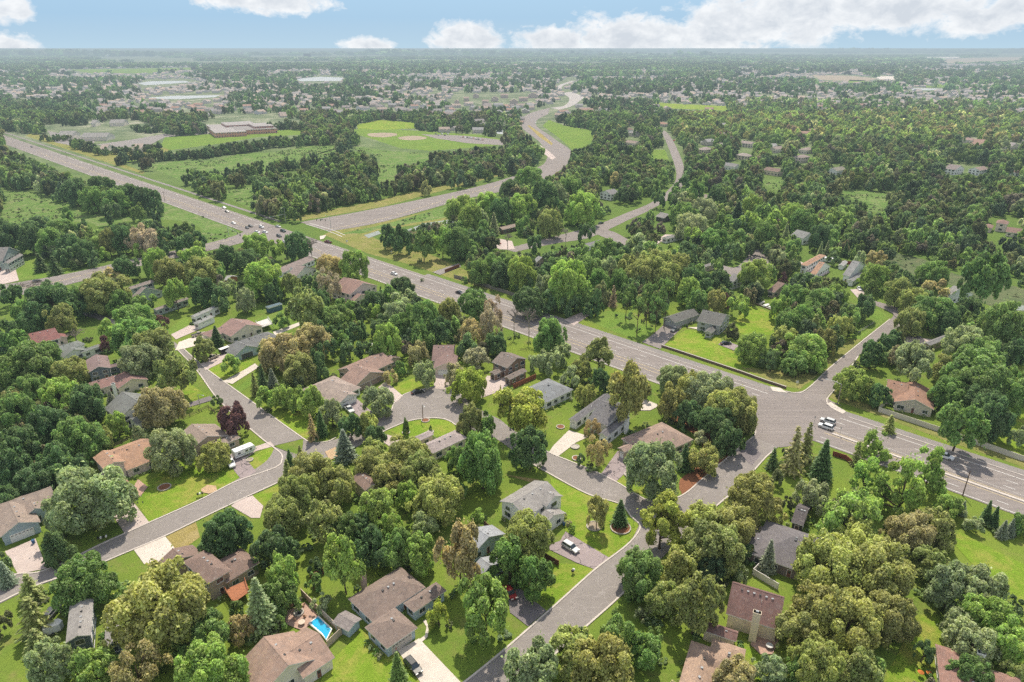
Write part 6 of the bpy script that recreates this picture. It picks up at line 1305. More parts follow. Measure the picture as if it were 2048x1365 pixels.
wood_pole(330,404,325,383,'wooden utility pole at the meadow edge of the highway', True); wood_pole(103,579,99,561,'wooden pole beside the western cross street'); wood_pole(1727,382,1735,342,'tall pale utility pole in the eastern woods clearing', True)
wood_pole(134,318,131,303,'wooden pole on the far highway verge, lower of two'); wood_pole(187,340,184,325,'wooden pole on the highway verge beside the meadow')
def street_lamp(bx, by, tx, ty, ax, ay, label, name='street_lamp', mat='metal'):
    b, h = pole_h(bx, by, tx, ty); e = P(ax, ay, h + .3) - b; e.z = 0; root = empty(name, b); tag(root, label, 'street lamp')
    mb = MB(); mb.tube([(0,0,0),(0,0,h)], [.15,.1], 8); mb.build('post', mat, root)
    m2 = MB(); m2.tube([(0,0,h-.1),(e.x*.45,e.y*.45,h+.28),(e.x,e.y,h+.32)], [.09,.08,.07], 6); m2.build('arm', 'metal', root)
    d = e.normalized(); Mx = Matrix.Translation((e.x, e.y, h+.25)) @ Matrix.Rotation(math.atan2(d.y, d.x), 4, 'Z')
    m3 = MB(); m3.box(-.1,-.15,-.06,.6,.15,.08,0,Mx); m3.box(.0,-.12,-.1,.5,.12,-.061,1,Mx); link('lamp_head', m3.mesh('lamp_head', ['metal', 'lamp_lens']), root)
street_lamp(1675,808,1683,769,1655,759,'tall wooden street lamp with long arm over the side street mouth', mat='pale_bark')
street_lamp(846,839,844,810,848,813,'slim brown lamp post on the turning circle lawn', mat='wood_pole')
street_lamp(400,812,399,790,405,791,'thin grey lamp post beside the dark asphalt drive')
def signal(bx, by, h, ax, ay, heads, label, lum=True):
    b = P(bx, by); root = empty('traffic_signal', b); tag(root, label, 'traffic signal'); e = P(ax, ay, 6.2) - b; e.z = 0; L = e.length; d = e.normalized()
    mb = MB(); mb.tube([(0,0,0),(0,0,h)], [.19,.12], 8); mb.build('pole', 'metal', root)
    m2 = MB(); m2.tube([(0,0,5.9),(e.x*.5,e.y*.5,6.3),(e.x,e.y,6.4)], [.11,.09,.06], 7); m2.build('mast_arm', 'metal', root)
    for t in heads:
        x, y = e.x*t, e.y*t; m3 = MB(); m3.box(x-.22,y-.2,5.4,x+.22,y+.2,6.6,0)
        for k, mt in ((6.35,1),(6.0,2),(5.65,3)): m3.tube([(x,y-.2,k),(x,y-.3,k)], .11, 8, mt)
        link('signal_head', m3.mesh('signal_head', ['black_plastic', 'tail_red', 'paint_yellow', 'steel_grey']), root)
    m5 = MB(); m5.box(e.x*.62-.9,e.y*.62-.03,6.45,e.x*.62+.9,e.y*.62+.03,6.85); link('street_sign', m5.mesh('street_sign', ['painted']), root, (0.05,0.22,0.10))
    if lum:
        m4 = MB(); q = d * 2.6; m4.tube([(0,0,h),(q.x*.5,q.y*.5,h+.5),(q.x,q.y,h+.4)], .05, 6); m4.build('lamp_arm', 'metal', root)
        m6 = MB(); m6.box(q.x-.35,q.y-.15,h+.3,q.x+.35,q.y+.15,h+.45); m6.build('lamp_head', 'lamp_lens', root)
signal(572,445,10.2,525,440,[.45,.75,1.0],'grey signal mast with luminaire on the meadow corner of the crossing')
signal(662,459,9.0,633,440,[.35,.7,1.0],'signal mast with curved lamp on the pond corner of the crossing')
signal(458,473,6.4,480,470,[.8,1.0],'short pale signal mast on the wild meadow corner', False)
signal(600,488,6.4,572,474,[.5,1.0],'signal mast standing behind the tall oak corner', False)
def sign(x, y, label, col, hh=2.2, w=.7, h=.7):
    b = P(x, y); root = empty('road_sign', b, 0.2); tag(root, label, 'sign'); mb = MB(); mb.tube([(0,0,0),(0,0,hh)], .045, 6); mb.build('post', 'metal', root)
    m2 = MB(); m2.box(-w/2,-.03,hh-h,w/2,-.001,hh+.05); link('panel', m2.mesh('panel', ['painted']), root, col)
sign(694,486,'double white utility cabinet sign on the highway verge', (0.7,0.7,0.68),1.7,1.2,1.2); sign(1004,510,'white notice board near the bare tree',(0.7,0.7,0.7)) if False else None
sign(783,510,'round white sign on a post in the highway verge',(0.7,0.72,0.7)); sign(1594,769,'white round corner sign below the yellow green grove',(0.7,0.7,0.68),1.4,1.1,1.0); sign(1110,618,'white sign panel beside the highway hedge',(0.7,0.7,0.68))
sign(1627,852,'narrow sign post standing on the median nose',(0.3,0.3,0.3),3.6,.4,.7); sign(1679,872,'second sign post on the raised median',(0.4,0.4,0.4),3.2,.4,.7)
sign(15,1240,'small white post sign in the lawn by the shaggy spruces',(0.7,0.7,0.68),1.2,.4,.4)
sign(1267,1048,'thin street name post at the curve of the lawn corner',(0.10,0.22,0.12),2.6,.9,.2)
def mailboxes(x, y, n, label, rz=.45):
    b = P(x, y); root = empty('mailbox_cluster', b, rz); tag(root, label, 'mailboxes')
    mb = MB(); mb.box(-n*.3,-.08,.85,n*.3,.08,.95); mb.tube([(-n*.2,0,0),(-n*.2,0,.9)], .05, 6); mb.tube([(n*.2,0,0),(n*.2,0,.9)], .05, 6); mb.build('stand', 'wood_pole', root)
    for i in range(n):
        m2 = MB(); x0 = -n*.3 + i*.6 + .1; pr = [(0,.95),(.4,.95),(.4,1.2),(.3,1.34),(.1,1.34),(0,1.2)]
        m2.add([(x0+p[0],-.3,p[1]) for p in pr]+[(x0+p[0],.3,p[1]) for p in pr], [tuple(range(6)), tuple(reversed(range(6,12)))]+[(k,k+6,(k+1) % 6+6,(k+1) % 6) for k in range(6)])
        m2.build('mailbox', 'white_trim' if i % 2 else 'black_plastic', root)
mailboxes(206,1082,4,'row of four mailboxes by the kerb below the dark silvery tree'); mailboxes(401,994,3,'three mailboxes at the kerb beside the bare earth patch')
mailboxes(1146,1148,2,'pair of small white mailboxes on the lawn below the cracked driveway', 1.0)

# fences and walls
def fence(pts, h, kind, col, name, label, step=2.4, cat='fence'):
    w = [P(*p) for p in pts]; root = empty(name, w[0]); tag(root, label, cat); o = w[0]; line = [q - o for q in w]
    if kind == 'panel':
        mb = MB(); ribbon(mb, line, .06, .03, h); link('panel', mb.mesh('panel', ['painted' if sum(col) > 1.6 else 'noisy']), root, col); m2 = MB(); ribbon(m2, line, .14, h, h + .06); link('rail', m2.mesh('rail', ['noisy']), root, tuple(c * 1.15 for c in col))
    elif kind == 'rail':
        for k in range(3):
            mb = MB(); ribbon(mb, line, .05, h*(.28+.3*k), h*(.28+.3*k)+.14); link('rail', mb.mesh('rail', ['noisy']), root, col)
    elif kind == 'wall':
        mb = MB(); ribbon(mb, line, .45, .0, h); link('wall_body', mb.mesh('wall_body', ['noisy']), root, col); m2 = MB(); ribbon(m2, line, .55, h, h + .1); link('coping', m2.mesh('coping', ['stone']), root)
    if kind != 'wall':
        pm = MB(); pm.box(-.07,-.07,0,.07,.07,h+.12); me = pm.mesh('post', ['noisy']); tot = 0; acc = 0
        for i in range(len(line)-1):
            d = line[i+1]-line[i]; n = max(1, int(d.length/step)); dd = d.normalized() if d.length else d; nn = Vector((-dd.y, dd.x, 0)) * .05
            for k in range(n + (1 if i == len(line)-2 else 0)):
                if tot > 60: break
                q = link('post', me, root, col); q.location = line[i] + d * (k/n) + nn; tot += 1
    return root
fence([(1782,798),(1756,824),(1900,872),(2048,924),(2110,946)], 1.8, 'panel', (0.62,0.56,0.48), 'boundary_fence', 'long cream vinyl fence between the highway verge and copper roofed house')
fence([(1323,694),(1360,706),(1420,726),(1480,746),(1530,764),(1572,778)], .9, 'wall', (0.20,0.13,0.11), 'retaining_wall', 'low brown block retaining wall along the highway edge', cat='wall')
fence([(603,1191),(640,1228),(683,1270),(655,1297)], 1.9, 'panel', (0.52,0.42,0.33), 'pool_fence', 'tan board fence wrapping the swimming pool corner')
fence([(337,849),(380,834),(417,817),(430,828)], 1.3, 'rail', (0.16,0.12,0.09), 'rail_fence', 'dark wooden rail fence beside the dark asphalt drive'); fence([(226,897),(262,880),(290,868)], 1.3, 'rail', (0.13,0.10,0.08), 'rail_fence', 'dark rail fence behind the orange roofed split level')
fence([(622,1163),(666,1138)], 1.8, 'panel', (0.17,0.07,0.05), 'wooden_fence', 'red brown wooden fence in the shade behind the pool'); fence([(1027,778),(1072,757)], 1.8, 'panel', (0.27,0.10,0.06), 'wooden_fence', 'red brown fence behind the blue grey hip roofed house')
fence([(1088,1116),(1117,1133)], 1.6, 'panel', (0.18,0.09,0.06), 'wooden_fence', 'short brown fence beside the cracked driveway'); fence([(1665,912),(1690,920),(1708,934)], 1.6, 'panel', (0.26,0.08,0.06), 'wooden_fence', 'curved red fence behind the dark spruce by the highway')
fence([(958,570),(1021,591),(1062,606)], 1.8, 'panel', (0.22,0.20,0.17), 'wooden_fence', 'grey board fence behind the highway kerb near the poplars'); fence([(908,556),(958,570)], 1.8, 'panel', (0.25,0.22,0.19), 'wooden_fence', 'grey board fence corner beside the footpath')
fence([(890,546),(919,535)], 1.8, 'panel', (0.22,0.09,0.06), 'wooden_fence', 'red brown fence along the footpath to the highway'); fence([(1505,1150),(1555,1180)], 1.8, 'panel', (0.66,0.62,0.58), 'vinyl_fence', 'white fence below the blue spruce'); fence([(1505,1150),(1519,1136)], 1.8, 'panel', (0.64,0.60,0.56), 'vinyl_fence', 'short white fence end by the charcoal roofed house')
fence([(675,597),(692,614),(688,604)], 1.8, 'panel', (0.30,0.15,0.10), 'wooden_fence', 'red fence beside the pink walled house'); fence([(1668,526),(1704,530)], 1.9, 'panel', (0.26,0.07,0.05), 'wooden_fence', 'deep red fence below the evergreen row')
fence([(1500,604),(1560,628),(1600,642)], .5, 'wall', (0.30,0.13,0.10), 'garden_wall', 'low brick red garden wall beside the boats', cat='wall'); fence([(1716,668),(1748,648)], 1.2, 'rail', (0.3,0.3,0.28), 'wire_fence', 'pale wire fence across the lawn by the side street')
fence([(968,1052),(1012,1088)], 1.6, 'panel', (0.14,0.08,0.06), 'wooden_fence', 'dark fence between the white house and pale blue roofed house'); fence([(1640,1082),(1668,1092)], 1.8, 'panel', (0.30,0.17,0.11), 'wooden_fence', 'brown fence end beside the charcoal roofed house')
# decks
def deck(poly, h, col, label, rail=True):
    w = [P(x, y, h) for x, y in poly]; o = Vector((w[0].x, w[0].y, 0)); root = empty('deck', o); tag(root, label, 'deck'); mb = MB(); n = len(w)
    mb.add([(q.x-o.x, q.y-o.y, h) for q in w] + [(q.x-o.x, q.y-o.y, h-.2) for q in w], [tuple(range(n)), tuple(reversed(range(n, 2*n)))] + [((i+1) % n, i, i+n, (i+1) % n+n) for i in range(n)]); link('platform', mb.mesh('platform', ['boards']), root, col)
    for q in w:
        m2 = MB(); m2.box(q.x-o.x-.08, q.y-o.y-.08, 0, q.x-o.x+.08, q.y-o.y+.08, h+.9); link('post', m2.mesh('post', ['noisy']), root, col)
    if rail:
        for z in (.45, .9):
            m3 = MB(); ribbon(m3, [Vector((q.x-o.x, q.y-o.y, 0)) for q in w] , .08, h+z-.06, h+z); link('railing', m3.mesh('railing', ['noisy']), root, col)
deck([(490,1162),(498,1184),(467,1206),(450,1180)], 2.0, (0.42,0.17,0.09), 'orange stained raised deck behind the brown roofed taupe house')
deck([(512,645),(520,656),(545,648),(536,637)], 2.4, (0.66,0.64,0.6), 'white railed raised deck with furniture on the ranch house')
deck([(1430,604),(1440,604),(1440,598),(1430,598)], .6, (0.5,0.5,0.48), 'small grey deck beside the glazed porch') if False else None
# pool, fire pit, trampoline, planters, boulders
pl = [P(*q) for q in ((619,1250),(637,1236),(664,1262),(653,1284),(645,1272))]; o = Vector((pl[0].x, pl[0].y, 0)); root = empty('swimming_pool', o); tag(root, 'small turquoise swimming pool behind the tan board fence', 'pool')
mb = MB(); n = len(pl); mb.add([(q.x-o.x, q.y-o.y, .45) for q in pl], [tuple(range(n))]); 
if (pl[1]-pl[0]).cross(pl[2]-pl[0]).z < 0: mb.f = [tuple(reversed(f)) for f in mb.f]
mb.build('water', 'pool_water', root); m2 = MB(); ribbon(m2, [q - o for q in pl] + [pl[0] - o], .3, .12, .56); m2.build('rim', 'white_trim', root)
def ring(x, y, r, mat, name, label, inner=None, h=.3, cat='planter', cen=None):
    b = P(x, y); root = empty(name, (b.x, b.y, .13)); tag(root, label, cat); mb = MB(); n = 20
    ribbon(mb, [Vector((r*math.cos(2*PI*i/n), r*math.sin(2*PI*i/n), 0)) for i in range(n+1)], .28, 0, h); mb.build('edging', mat, root)
    if inner:
        m2 = MB(); m2.add([(r*.92*math.cos(2*PI*i/n), r*.92*math.sin(2*PI*i/n), h*.55) for i in range(n)], [tuple(range(n))]); m2.build('filling', inner, root)
ring(598,1228,1.0,'stone','fire_pit','round stone fire pit on the pink paved patio','black_plastic',.45,'fire pit'); ring(329,976,1.7,'stone','flower_bed','round stone edged flower bed on the bright front lawn','mulch',.25,'flower bed')
ring(500,921,.9,'stone','flower_bed','small round white edged bed below the camper','sand',.25,'flower bed'); ring(851,842,1.3,'stone','flower_bed','mulched oval bed at the foot of the lamp post','mulch',.2,'flower bed'); ring(861,865,1.0,'stone','flower_bed','stone ring around a young tree on the loop lawn','stone',.2,'flower bed')
ring(812,866,1.2,'curb','flower_bed','ring bed under the small conical tree','mulch',.2,'flower bed'); ring(1188,1054,1.9,'stone','flower_bed','pale stone ringed bed under the honey maple','sand',.25,'flower bed'); ring(1241,1057,2.6,'stone','flower_bed','broad stone ringed bed around the dark spruce','mulch',.25,'flower bed')
ring(1259,951,1.5,'stone','flower_bed','white flowering bed on the lawn beside the asphalt drive','stone',.4,'flower bed'); ring(1121,855,1.3,'stone','flower_bed','kidney shaped bed on the lawn by the white garage','mulch',.2,'flower bed'); ring(1150,895,1.3,'stone','flower_bed','pebble bed beside the concrete driveway','stone',.25,'flower bed')
ring(1153,918,1.3,'curb','flower_bed','curved bed at the kerb beside the crabapple','mulch',.25,'flower bed')
b = P(1058, 569); root = empty('trampoline', (b.x, b.y, 0)); tag(root, 'grey round trampoline in the yard behind the poplars', 'trampoline'); mb = MB(); mb.add([(2.1*math.cos(2*PI*i/24), 2.1*math.sin(2*PI*i/24), .9) for i in range(24)], [tuple(range(24))]); mb.build('mat', 'steel_grey', root)
m2 = MB(); ribbon(m2, [Vector((2.15*math.cos(2*PI*i/24), 2.15*math.sin(2*PI*i/24), 0)) for i in range(25)], .3, .82, .93); m2.build('rim', 'white_trim', root)
for i in range(6):
    m3 = MB(); m3.tube([(2.1*math.cos(PI*i/3), 2.1*math.sin(PI*i/3), 0), (2.1*math.cos(PI*i/3), 2.1*math.sin(PI*i/3), .85)], .04, 5); m3.build('leg', 'metal', root)
# patio furniture, playthings
def patio_table(x, y, label, col, z=.14):
    b = P(x, y); root = empty('patio_table', (b.x, b.y, z)); tag(root, label, 'table'); mb = MB(); mb.add([(.75*math.cos(2*PI*i/16), .75*math.sin(2*PI*i/16), .74) for i in range(16)] + [(.75*math.cos(2*PI*i/16), .75*math.sin(2*PI*i/16), .69) for i in range(16)], [tuple(range(16)), tuple(reversed(range(16, 32)))] + [((i+1) % 16, i, i+16, (i+1) % 16+16) for i in range(16)]); link('tabletop', mb.mesh('tabletop', ['painted']), root, col)
    for i in range(4):
        m3 = MB(); a = PI/4 + PI/2*i; m3.tube([(.5*math.cos(a), .5*math.sin(a), 0), (.4*math.cos(a), .4*math.sin(a), .7)], .03, 5); m3.build('leg', 'metal', root)
def lawn_chair(x, y, rz, label, col, group, z=.14):
    b = P(x, y); root = empty('patio_chair', (b.x, b.y, z), rz); tag(root, label, 'chair', group); mb = MB(); mb.box(-.28,-.28,.38,.28,.28,.44); link('seat', mb.mesh('seat', ['painted']), root, col)
    m2 = MB(); m2.box(-.28,.22,.44,.28,.29,.95); link('backrest', m2.mesh('backrest', ['painted']), root, col)
    for sx in (-.25,.25):
        for sy in (-.25,.25):
            m3 = MB(); m3.box(sx-.025,sy-.025,0,sx+.025,sy+.025,.38); link('leg', m3.mesh('leg', ['painted']), root, col)
patio_table(1538,1297,'round white patio table behind the tall beige house',(0.6,0.58,0.55)); patio_table(604,1250,'small beige patio table between the pool and poolside house',(0.55,0.45,0.36))
for i, (x, y) in enumerate(((584,1216),(590,1242),(610,1236),(607,1214))): lawn_chair(x, y, i*1.5, 'wooden chair drawn up around the stone fire pit', (0.40,0.24,0.15), 'chairs around the fire pit')
for i, (x, y) in enumerate(((1527,1270),(1533,1262))): lawn_chair(x, y, i*2, 'dark patio chair by the big beige chimney', (0.2,0.2,0.2), 'chairs by the big beige chimney')
for i, (x, y) in enumerate(((1839,1353),(1856,1354))):
    b = P(x, y); root = empty('garden_parasol', (b.x, b.y, .05)); tag(root, 'orange garden toy umbrella on the lawn by the rosy roofed house', 'parasol', 'orange umbrellas on the lawn'); mb = MB(); mb.tube([(0,0,0),(0,0,1.2)], .03, 5); mb.build('pole', 'metal', root)
    m2 = MB(); m2.add([(.6*math.cos(PI*k/5), .6*math.sin(PI*k/5), 1.1) for k in range(10)] + [(0,0,1.5)], [(k, (k+1) % 10, 10) for k in range(10)]); link('canopy', m2.mesh('canopy', ['painted']), root, (0.55,0.18,0.04))

for (x, y, col, lab) in ((68,1088,(0.05,0.12,0.25),'blue wheeled bin beside the white double garage door'), (790,1303,(0.45,0.06,0.04),'red wheeled bin at the corner of the hip roofed blue house'), (1187,874,(0.05,0.10,0.05),'green wheeled bin by the white arched window house'),
        (766,757,(0.03,0.03,0.03),'black wheeled bin by the taupe double garage'), (1128,1052,(0.05,0.12,0.25),'blue wheeled bin beside the maple lawn house'), (902,728,(0.05,0.10,0.05),'green wheeled bin facing the turning circle'), (1374,656,(0.03,0.03,0.03),'black wheeled bin beside the detached grey garage')):
    b = P(x, y); root = empty('wheeled_bin', (b.x, b.y, .14), .4); tag(root, lab, 'bin')
    mb = MB(); mb.add([(-.24,-.28,.05),(.24,-.28,.05),(.24,.28,.05),(-.24,.28,.05),(-.3,-.36,1.0),(.3,-.36,1.0),(.3,.36,1.0),(-.3,.36,1.0)], [(0,3,2,1),(0,1,5,4),(1,2,6,5),(2,3,7,6),(3,0,4,7)]); link('body', mb.mesh('body', ['painted']), root, col)
    m2 = MB(); m2.box(-.33,-.4,1.0,.33,.4,1.07); link('lid', m2.mesh('lid', ['painted']), root, tuple(q * .8 for q in col))
    for sx in (-.28, .28):
        m3 = MB(); m3.tube([(sx-.03,.3,.1),(sx+.03,.3,.1)], .1, 10); m3.build('wheel', 'rubber', root)
# distant marks: water towers, mast, block
def water_tower(x, y0, y1, r, label, wide=False):
    b = P(x, 108 if not wide else 116); h = 45
    for k in range(10, 120):
        if proj(b.x, b.y, k)[1] <= y0: h = k; break
    root = empty('water_tower', b); tag(root, label, 'water tower'); mb = MB(); mb.tube([(0,0,0),(0,0,h*.62)], [r*.35, r*.3], 10); mb.build('stem', 'white_trim', root)
    m2 = MB(); m2.tube([(0,0,h*.55),(0,0,h*.68),(0,0,h*.88),(0,0,h)], [r*.3, r, r, r*.2], 14); m2.build('tank', 'white_trim', root, True)
water_tower(1336,100,0,15,'tall white water tower on the horizon beside the mast'); water_tower(1001,100,0,11,'white water tower on the horizon above the curving road'); water_tower(216,110,0,12,'pale water tower at the horizon above the ponds', True)
b = P(615, 117); root = empty('office_tower', b); tag(root, 'dark square office block rising from the far woods', 'office building'); mb = MB(); mb.box(-32,-20,0,32,20,42); link('wall', mb.mesh('wall', ['siding']), root, (0.10,0.08,0.09)); m2 = MB(); m2.box(-34,-22,42,34,22,46); link('roof', m2.mesh('roof', ['noisy']), root, (0.2,0.2,0.2))
b = P(1312, 111); root = empty('silo_plant', b); tag(root, 'white industrial plant with a silo on the horizon', 'factory'); mb = MB(); mb.box(-70,-20,0,60,20,18); link('hall', mb.mesh('hall', ['white_trim']), root); m2 = MB(); m2.tube([(20,0,0),(20,0,60)], 9, 10); m2.build('silo', 'white_trim', root)
def _inp(x, y, poly):
    c = False; n = len(poly); j = n - 1
    for i in range(n):
        xi, yi = poly[i]; xj, yj = poly[j]
        if (yi > y) != (yj > y) and x < (xj - xi) * (y - yi) / (yj - yi) + xi: c = not c
        j = i
    return c
_roads = [L + Rr[::-1] for _, L, Rr, _, _ in SROADS] + [[(482,425),(640,476),(1100,612),(1582,775),(2048,930),(2048,1040),(1600,884),(1240,742),(1000,650),(744,559),(600,500)]]
def _hit(t):
    x, y, w, h = t['px']; n = 0; k = 0
    for i in range(-3, 4):
        for j in range(-3, 4):
            if i * i + j * j > 10: continue
            n += 1; qx, qy = x + i * w / 6.4, y + j * h / 6.4
            if any(a < qx < c and b < qy < d - (d - b) * .3 for a, b, c, d in CLEAR) or any(_inp(qx, qy, pl) for pl in _roads): k += 1
    return k / n
_n0 = len(TREES)
TREES = [t for t in TREES if not (t.get('extra') and _hit(t) > 0.22)]
print('dropped extras', _n0 - len(TREES))
# ------------------------------------------------------------------ the hand placed trees
def shade(c, k, r):
    return tuple(max(0.01, x * k * (1 + r.uniform(-.06, .06))) for x in c)
PK = {'dec': ('big', 'mid', 'small'), 'tall': ('tall',) * 3, 'vase': ('vase',) * 3, 'spr': ('spruce',) * 3, 'bsp': ('spruce',) * 3, 'osp': ('open_spruce',) * 3, 'pin': ('pine',) * 3, 'pnt': ('pineT',) * 3,
      'con': ('cone',) * 3, 'shr': ('shrub',) * 3, 'bar': ('bare',) * 3, 'thn': ('thin',) * 3}
_b = sorted([t for t in TREES if KO[t['kind']] == 'broadleaf_tree'], key=lambda t: -t['px'][2] * t['px'][3])
EXTRA = _b[298:]; _ex = set(id(t) for t in EXTRA); ALLT = TREES; TREES = [t for t in TREES if id(t) not in _ex]
LANDX = LAND + [('turning circle', P(850, 810)), ('crossing', P(560, 460)), ('swimming pool', P(640, 1258)), ('cracked driveway', P(1150, 1100)), ('side street mouth', P(1630, 790)), ('western cross street', P(150, 555)),
                ('creek', P(850, 452)), ('long cream fence', P(1900, 872)), ('upper street', P(1350, 340)), ('street corner', P(600, 910)), ('sunny field', P(2000, 1130)), ('lawn bank', P(1440, 700)), ('poplar grove', P(1140, 560)), ('highway median', P(1760, 900))]
SZ = [(2.2, 'tiny'), (3.6, 'small'), (5.2, 'medium'), (7.2, 'large'), (99, 'very large')]
def near2(p):
    d = sorted(((p - q).length, s, q) for s, q in LANDX); return d[0], d[1]
rows = []
for i, t in enumerate(TREES):
    (d1, s1, q1), (d2, s2, q2) = near2(t['p'])
    rel = 'beyond' if t['p'].y > q1.y + 6 else 'in front of' if t['p'].y < q1.y - 6 else 'beside'
    sz = next(s for v, s in SZ if t['r'] < v)
    base = '%s %s %s' % (sz, TN[t['col']], KN[t['kind']])
    if t['kind'] == 'bar': base = '%s leafless tree' % sz
    if t['col'] == 'S' and t['kind'] == 'bsp': base = '%s blue spruce' % sz
    t['lab'] = base + ' %s the %s' % (rel, s1); t['s2'] = s2; t['d1'] = d1
from collections import defaultdict
grp = defaultdict(list)
for t in TREES: grp[t['lab']].append(t)
ORD = ['', 'second ', 'third ', 'fourth ', 'fifth ', 'sixth ', 'seventh ', 'eighth ', 'ninth ', 'tenth ']
for k, L in list(grp.items()):
    if len(L) > 1:
        sub = defaultdict(list)
        for t in L: sub[t['s2']].append(t)
        for s2, q in sub.items():
            q.sort(key=lambda t: t['d1'])
            for j, t in enumerate(q):
                t['lab'] = (t['lab'] + ', by the ' + s2) if len(sub) > 1 else t['lab']
                if len(q) > 1: t['lab'] = ORD[min(j + 0, 9)].strip() + (' ' if j else '') + t['lab'] if j else 'first ' + t['lab']
for t in TREES:
    w = t['lab'].replace(',', ' ,').split()
    if len([x for x in w if x != ',']) > 15: t['lab'] = t['lab'].replace(' broadleaf tree', ' tree').replace(' tall trunked tree', ' tree').replace('very large', 'huge').replace(' spreading', '').replace(' trunked', '').replace('first ', '').replace('medium ', '').replace(' hip roofed', '')
import re as _re
seen_ = set()
for t in TREES:
    for old in (' broadleaf', ' trunked', ' spreading', ' tinged', 'first ', 'medium ', 'very ', 'large ', 'huge ', ' green', ' roofed', ' walled'):
        if len(_re.findall(r"[A-Za-z0-9][A-Za-z0-9'-]*", t['lab'])) > 16: t['lab'] = t['lab'].replace(old, '')
    k = 0; base = t['lab']
    if t['lab'] in seen_: t['lab'] = t['lab'].replace(' tree', ' leafy tree', 1); print('dup', t['lab'])
    seen_.add(t['lab'])
tr = random.Random(3)
PXO = {}
for i, t in enumerate(TREES):
    key = PK[t['kind']][0 if t['r'] > 6.2 else 1 if t['r'] > 3.0 else 2]
    cm, tm = PROTO[key][tr.randrange(len(PROTO[key]))]
    # keep the trunk out of house walls is not needed: crowns overhang; nudge bases standing in a house
    p = t['p'].copy()
    for (mx, my, uu, vv, hx, hy, hh) in FOOT:
        d = p - Vector((mx, my, 0)); a, b = d.dot(uu), d.dot(vv)
        if abs(a) < hx + .6 and abs(b) < hy + .6:
            ea, eb = hx + .6 - abs(a), hy + .6 - abs(b)
            if min(ea, eb) < 3.0:
                if ea < eb: p = p + uu * (ea if a > 0 else -ea)
                else: p = p + vv * (eb if b > 0 else -eb)
    root = empty(KO[t['kind']], p, tr.uniform(0, 6.28), (t['r'] * tr.uniform(.90, 1.02), t['r'] * tr.uniform(.84, .96), t['H'] * .93))
    tag(root, t['lab'], 'tree' if t['kind'] != 'shr' else 'shrub')
    if t['kind'] == 'bar':
        c = link('branches', cm, root)
    else:
        c = link('crown', cm, root, shade(TC[t['col']], tr.uniform(0.88, 1.12), tr))
        if tm is not None: link('trunk', tm, root)

# garden shrubs along the walls of the nearer houses
sr = random.Random(9)
for short, u, v, WW, gs in NEARH:
    for wi, (m, hx, hy) in enumerate(WW[:2]):
        for side, (a, b) in dict(front=(0, -1), west=(-1, 0), east=(1, 0)).items():
            if (wi, side) in gs or sr.random() < .35: continue
            n = sr.randint(2, 4)
            for k in range(n):
                s = (k + .5) / n * 1.6 - .8 + sr.uniform(-.06, .06); rr = sr.uniform(.55, 1.05)
                q = m + (u * hx * s + v * b * (hy + .5) if b else v * hy * s + u * a * (hx + .5)); q = Vector((q.x, q.y, .02)) + (v * b + u * a) * rr * .5
                bad = False
                for (mx, my, uu, vv, fx, fy, hh) in FOOT:
                    dd = q - Vector((mx, my, 0))
                    if abs(dd.dot(uu)) < fx + .1 and abs(dd.dot(vv)) < fy + .1: bad = True
                px_, py_, _ = proj(q.x, q.y, 0)
                if bad or any(_inp(px_, py_, pl) for _, pl in DRIVES) or any(_inp(px_, py_, pl) for pl in _roads): continue
                cm, tm = PROTO['shrub'][sr.randrange(2)]; ck = sr.choice('MMBDGW'); root = empty('garden_shrub', q, sr.uniform(0, 6), (rr, rr, rr * sr.uniform(1.1, 1.7)))
                tag(root, '%s garden shrub in the wall bed of the %s' % ({'M': 'mid green', 'B': 'bright green', 'D': 'dark green', 'G': 'grey green', 'W': 'pale flowering'}[ck], short), 'shrub', '%s shrubs along the walls of the %s' % (ck.replace('M', 'mid green').replace('B', 'bright green').replace('D', 'dark green').replace('G', 'grey green').replace('W', 'flowering'), short))
                link('crown', cm, root, shade(TC[ck], sr.uniform(.8, 1.2), sr))

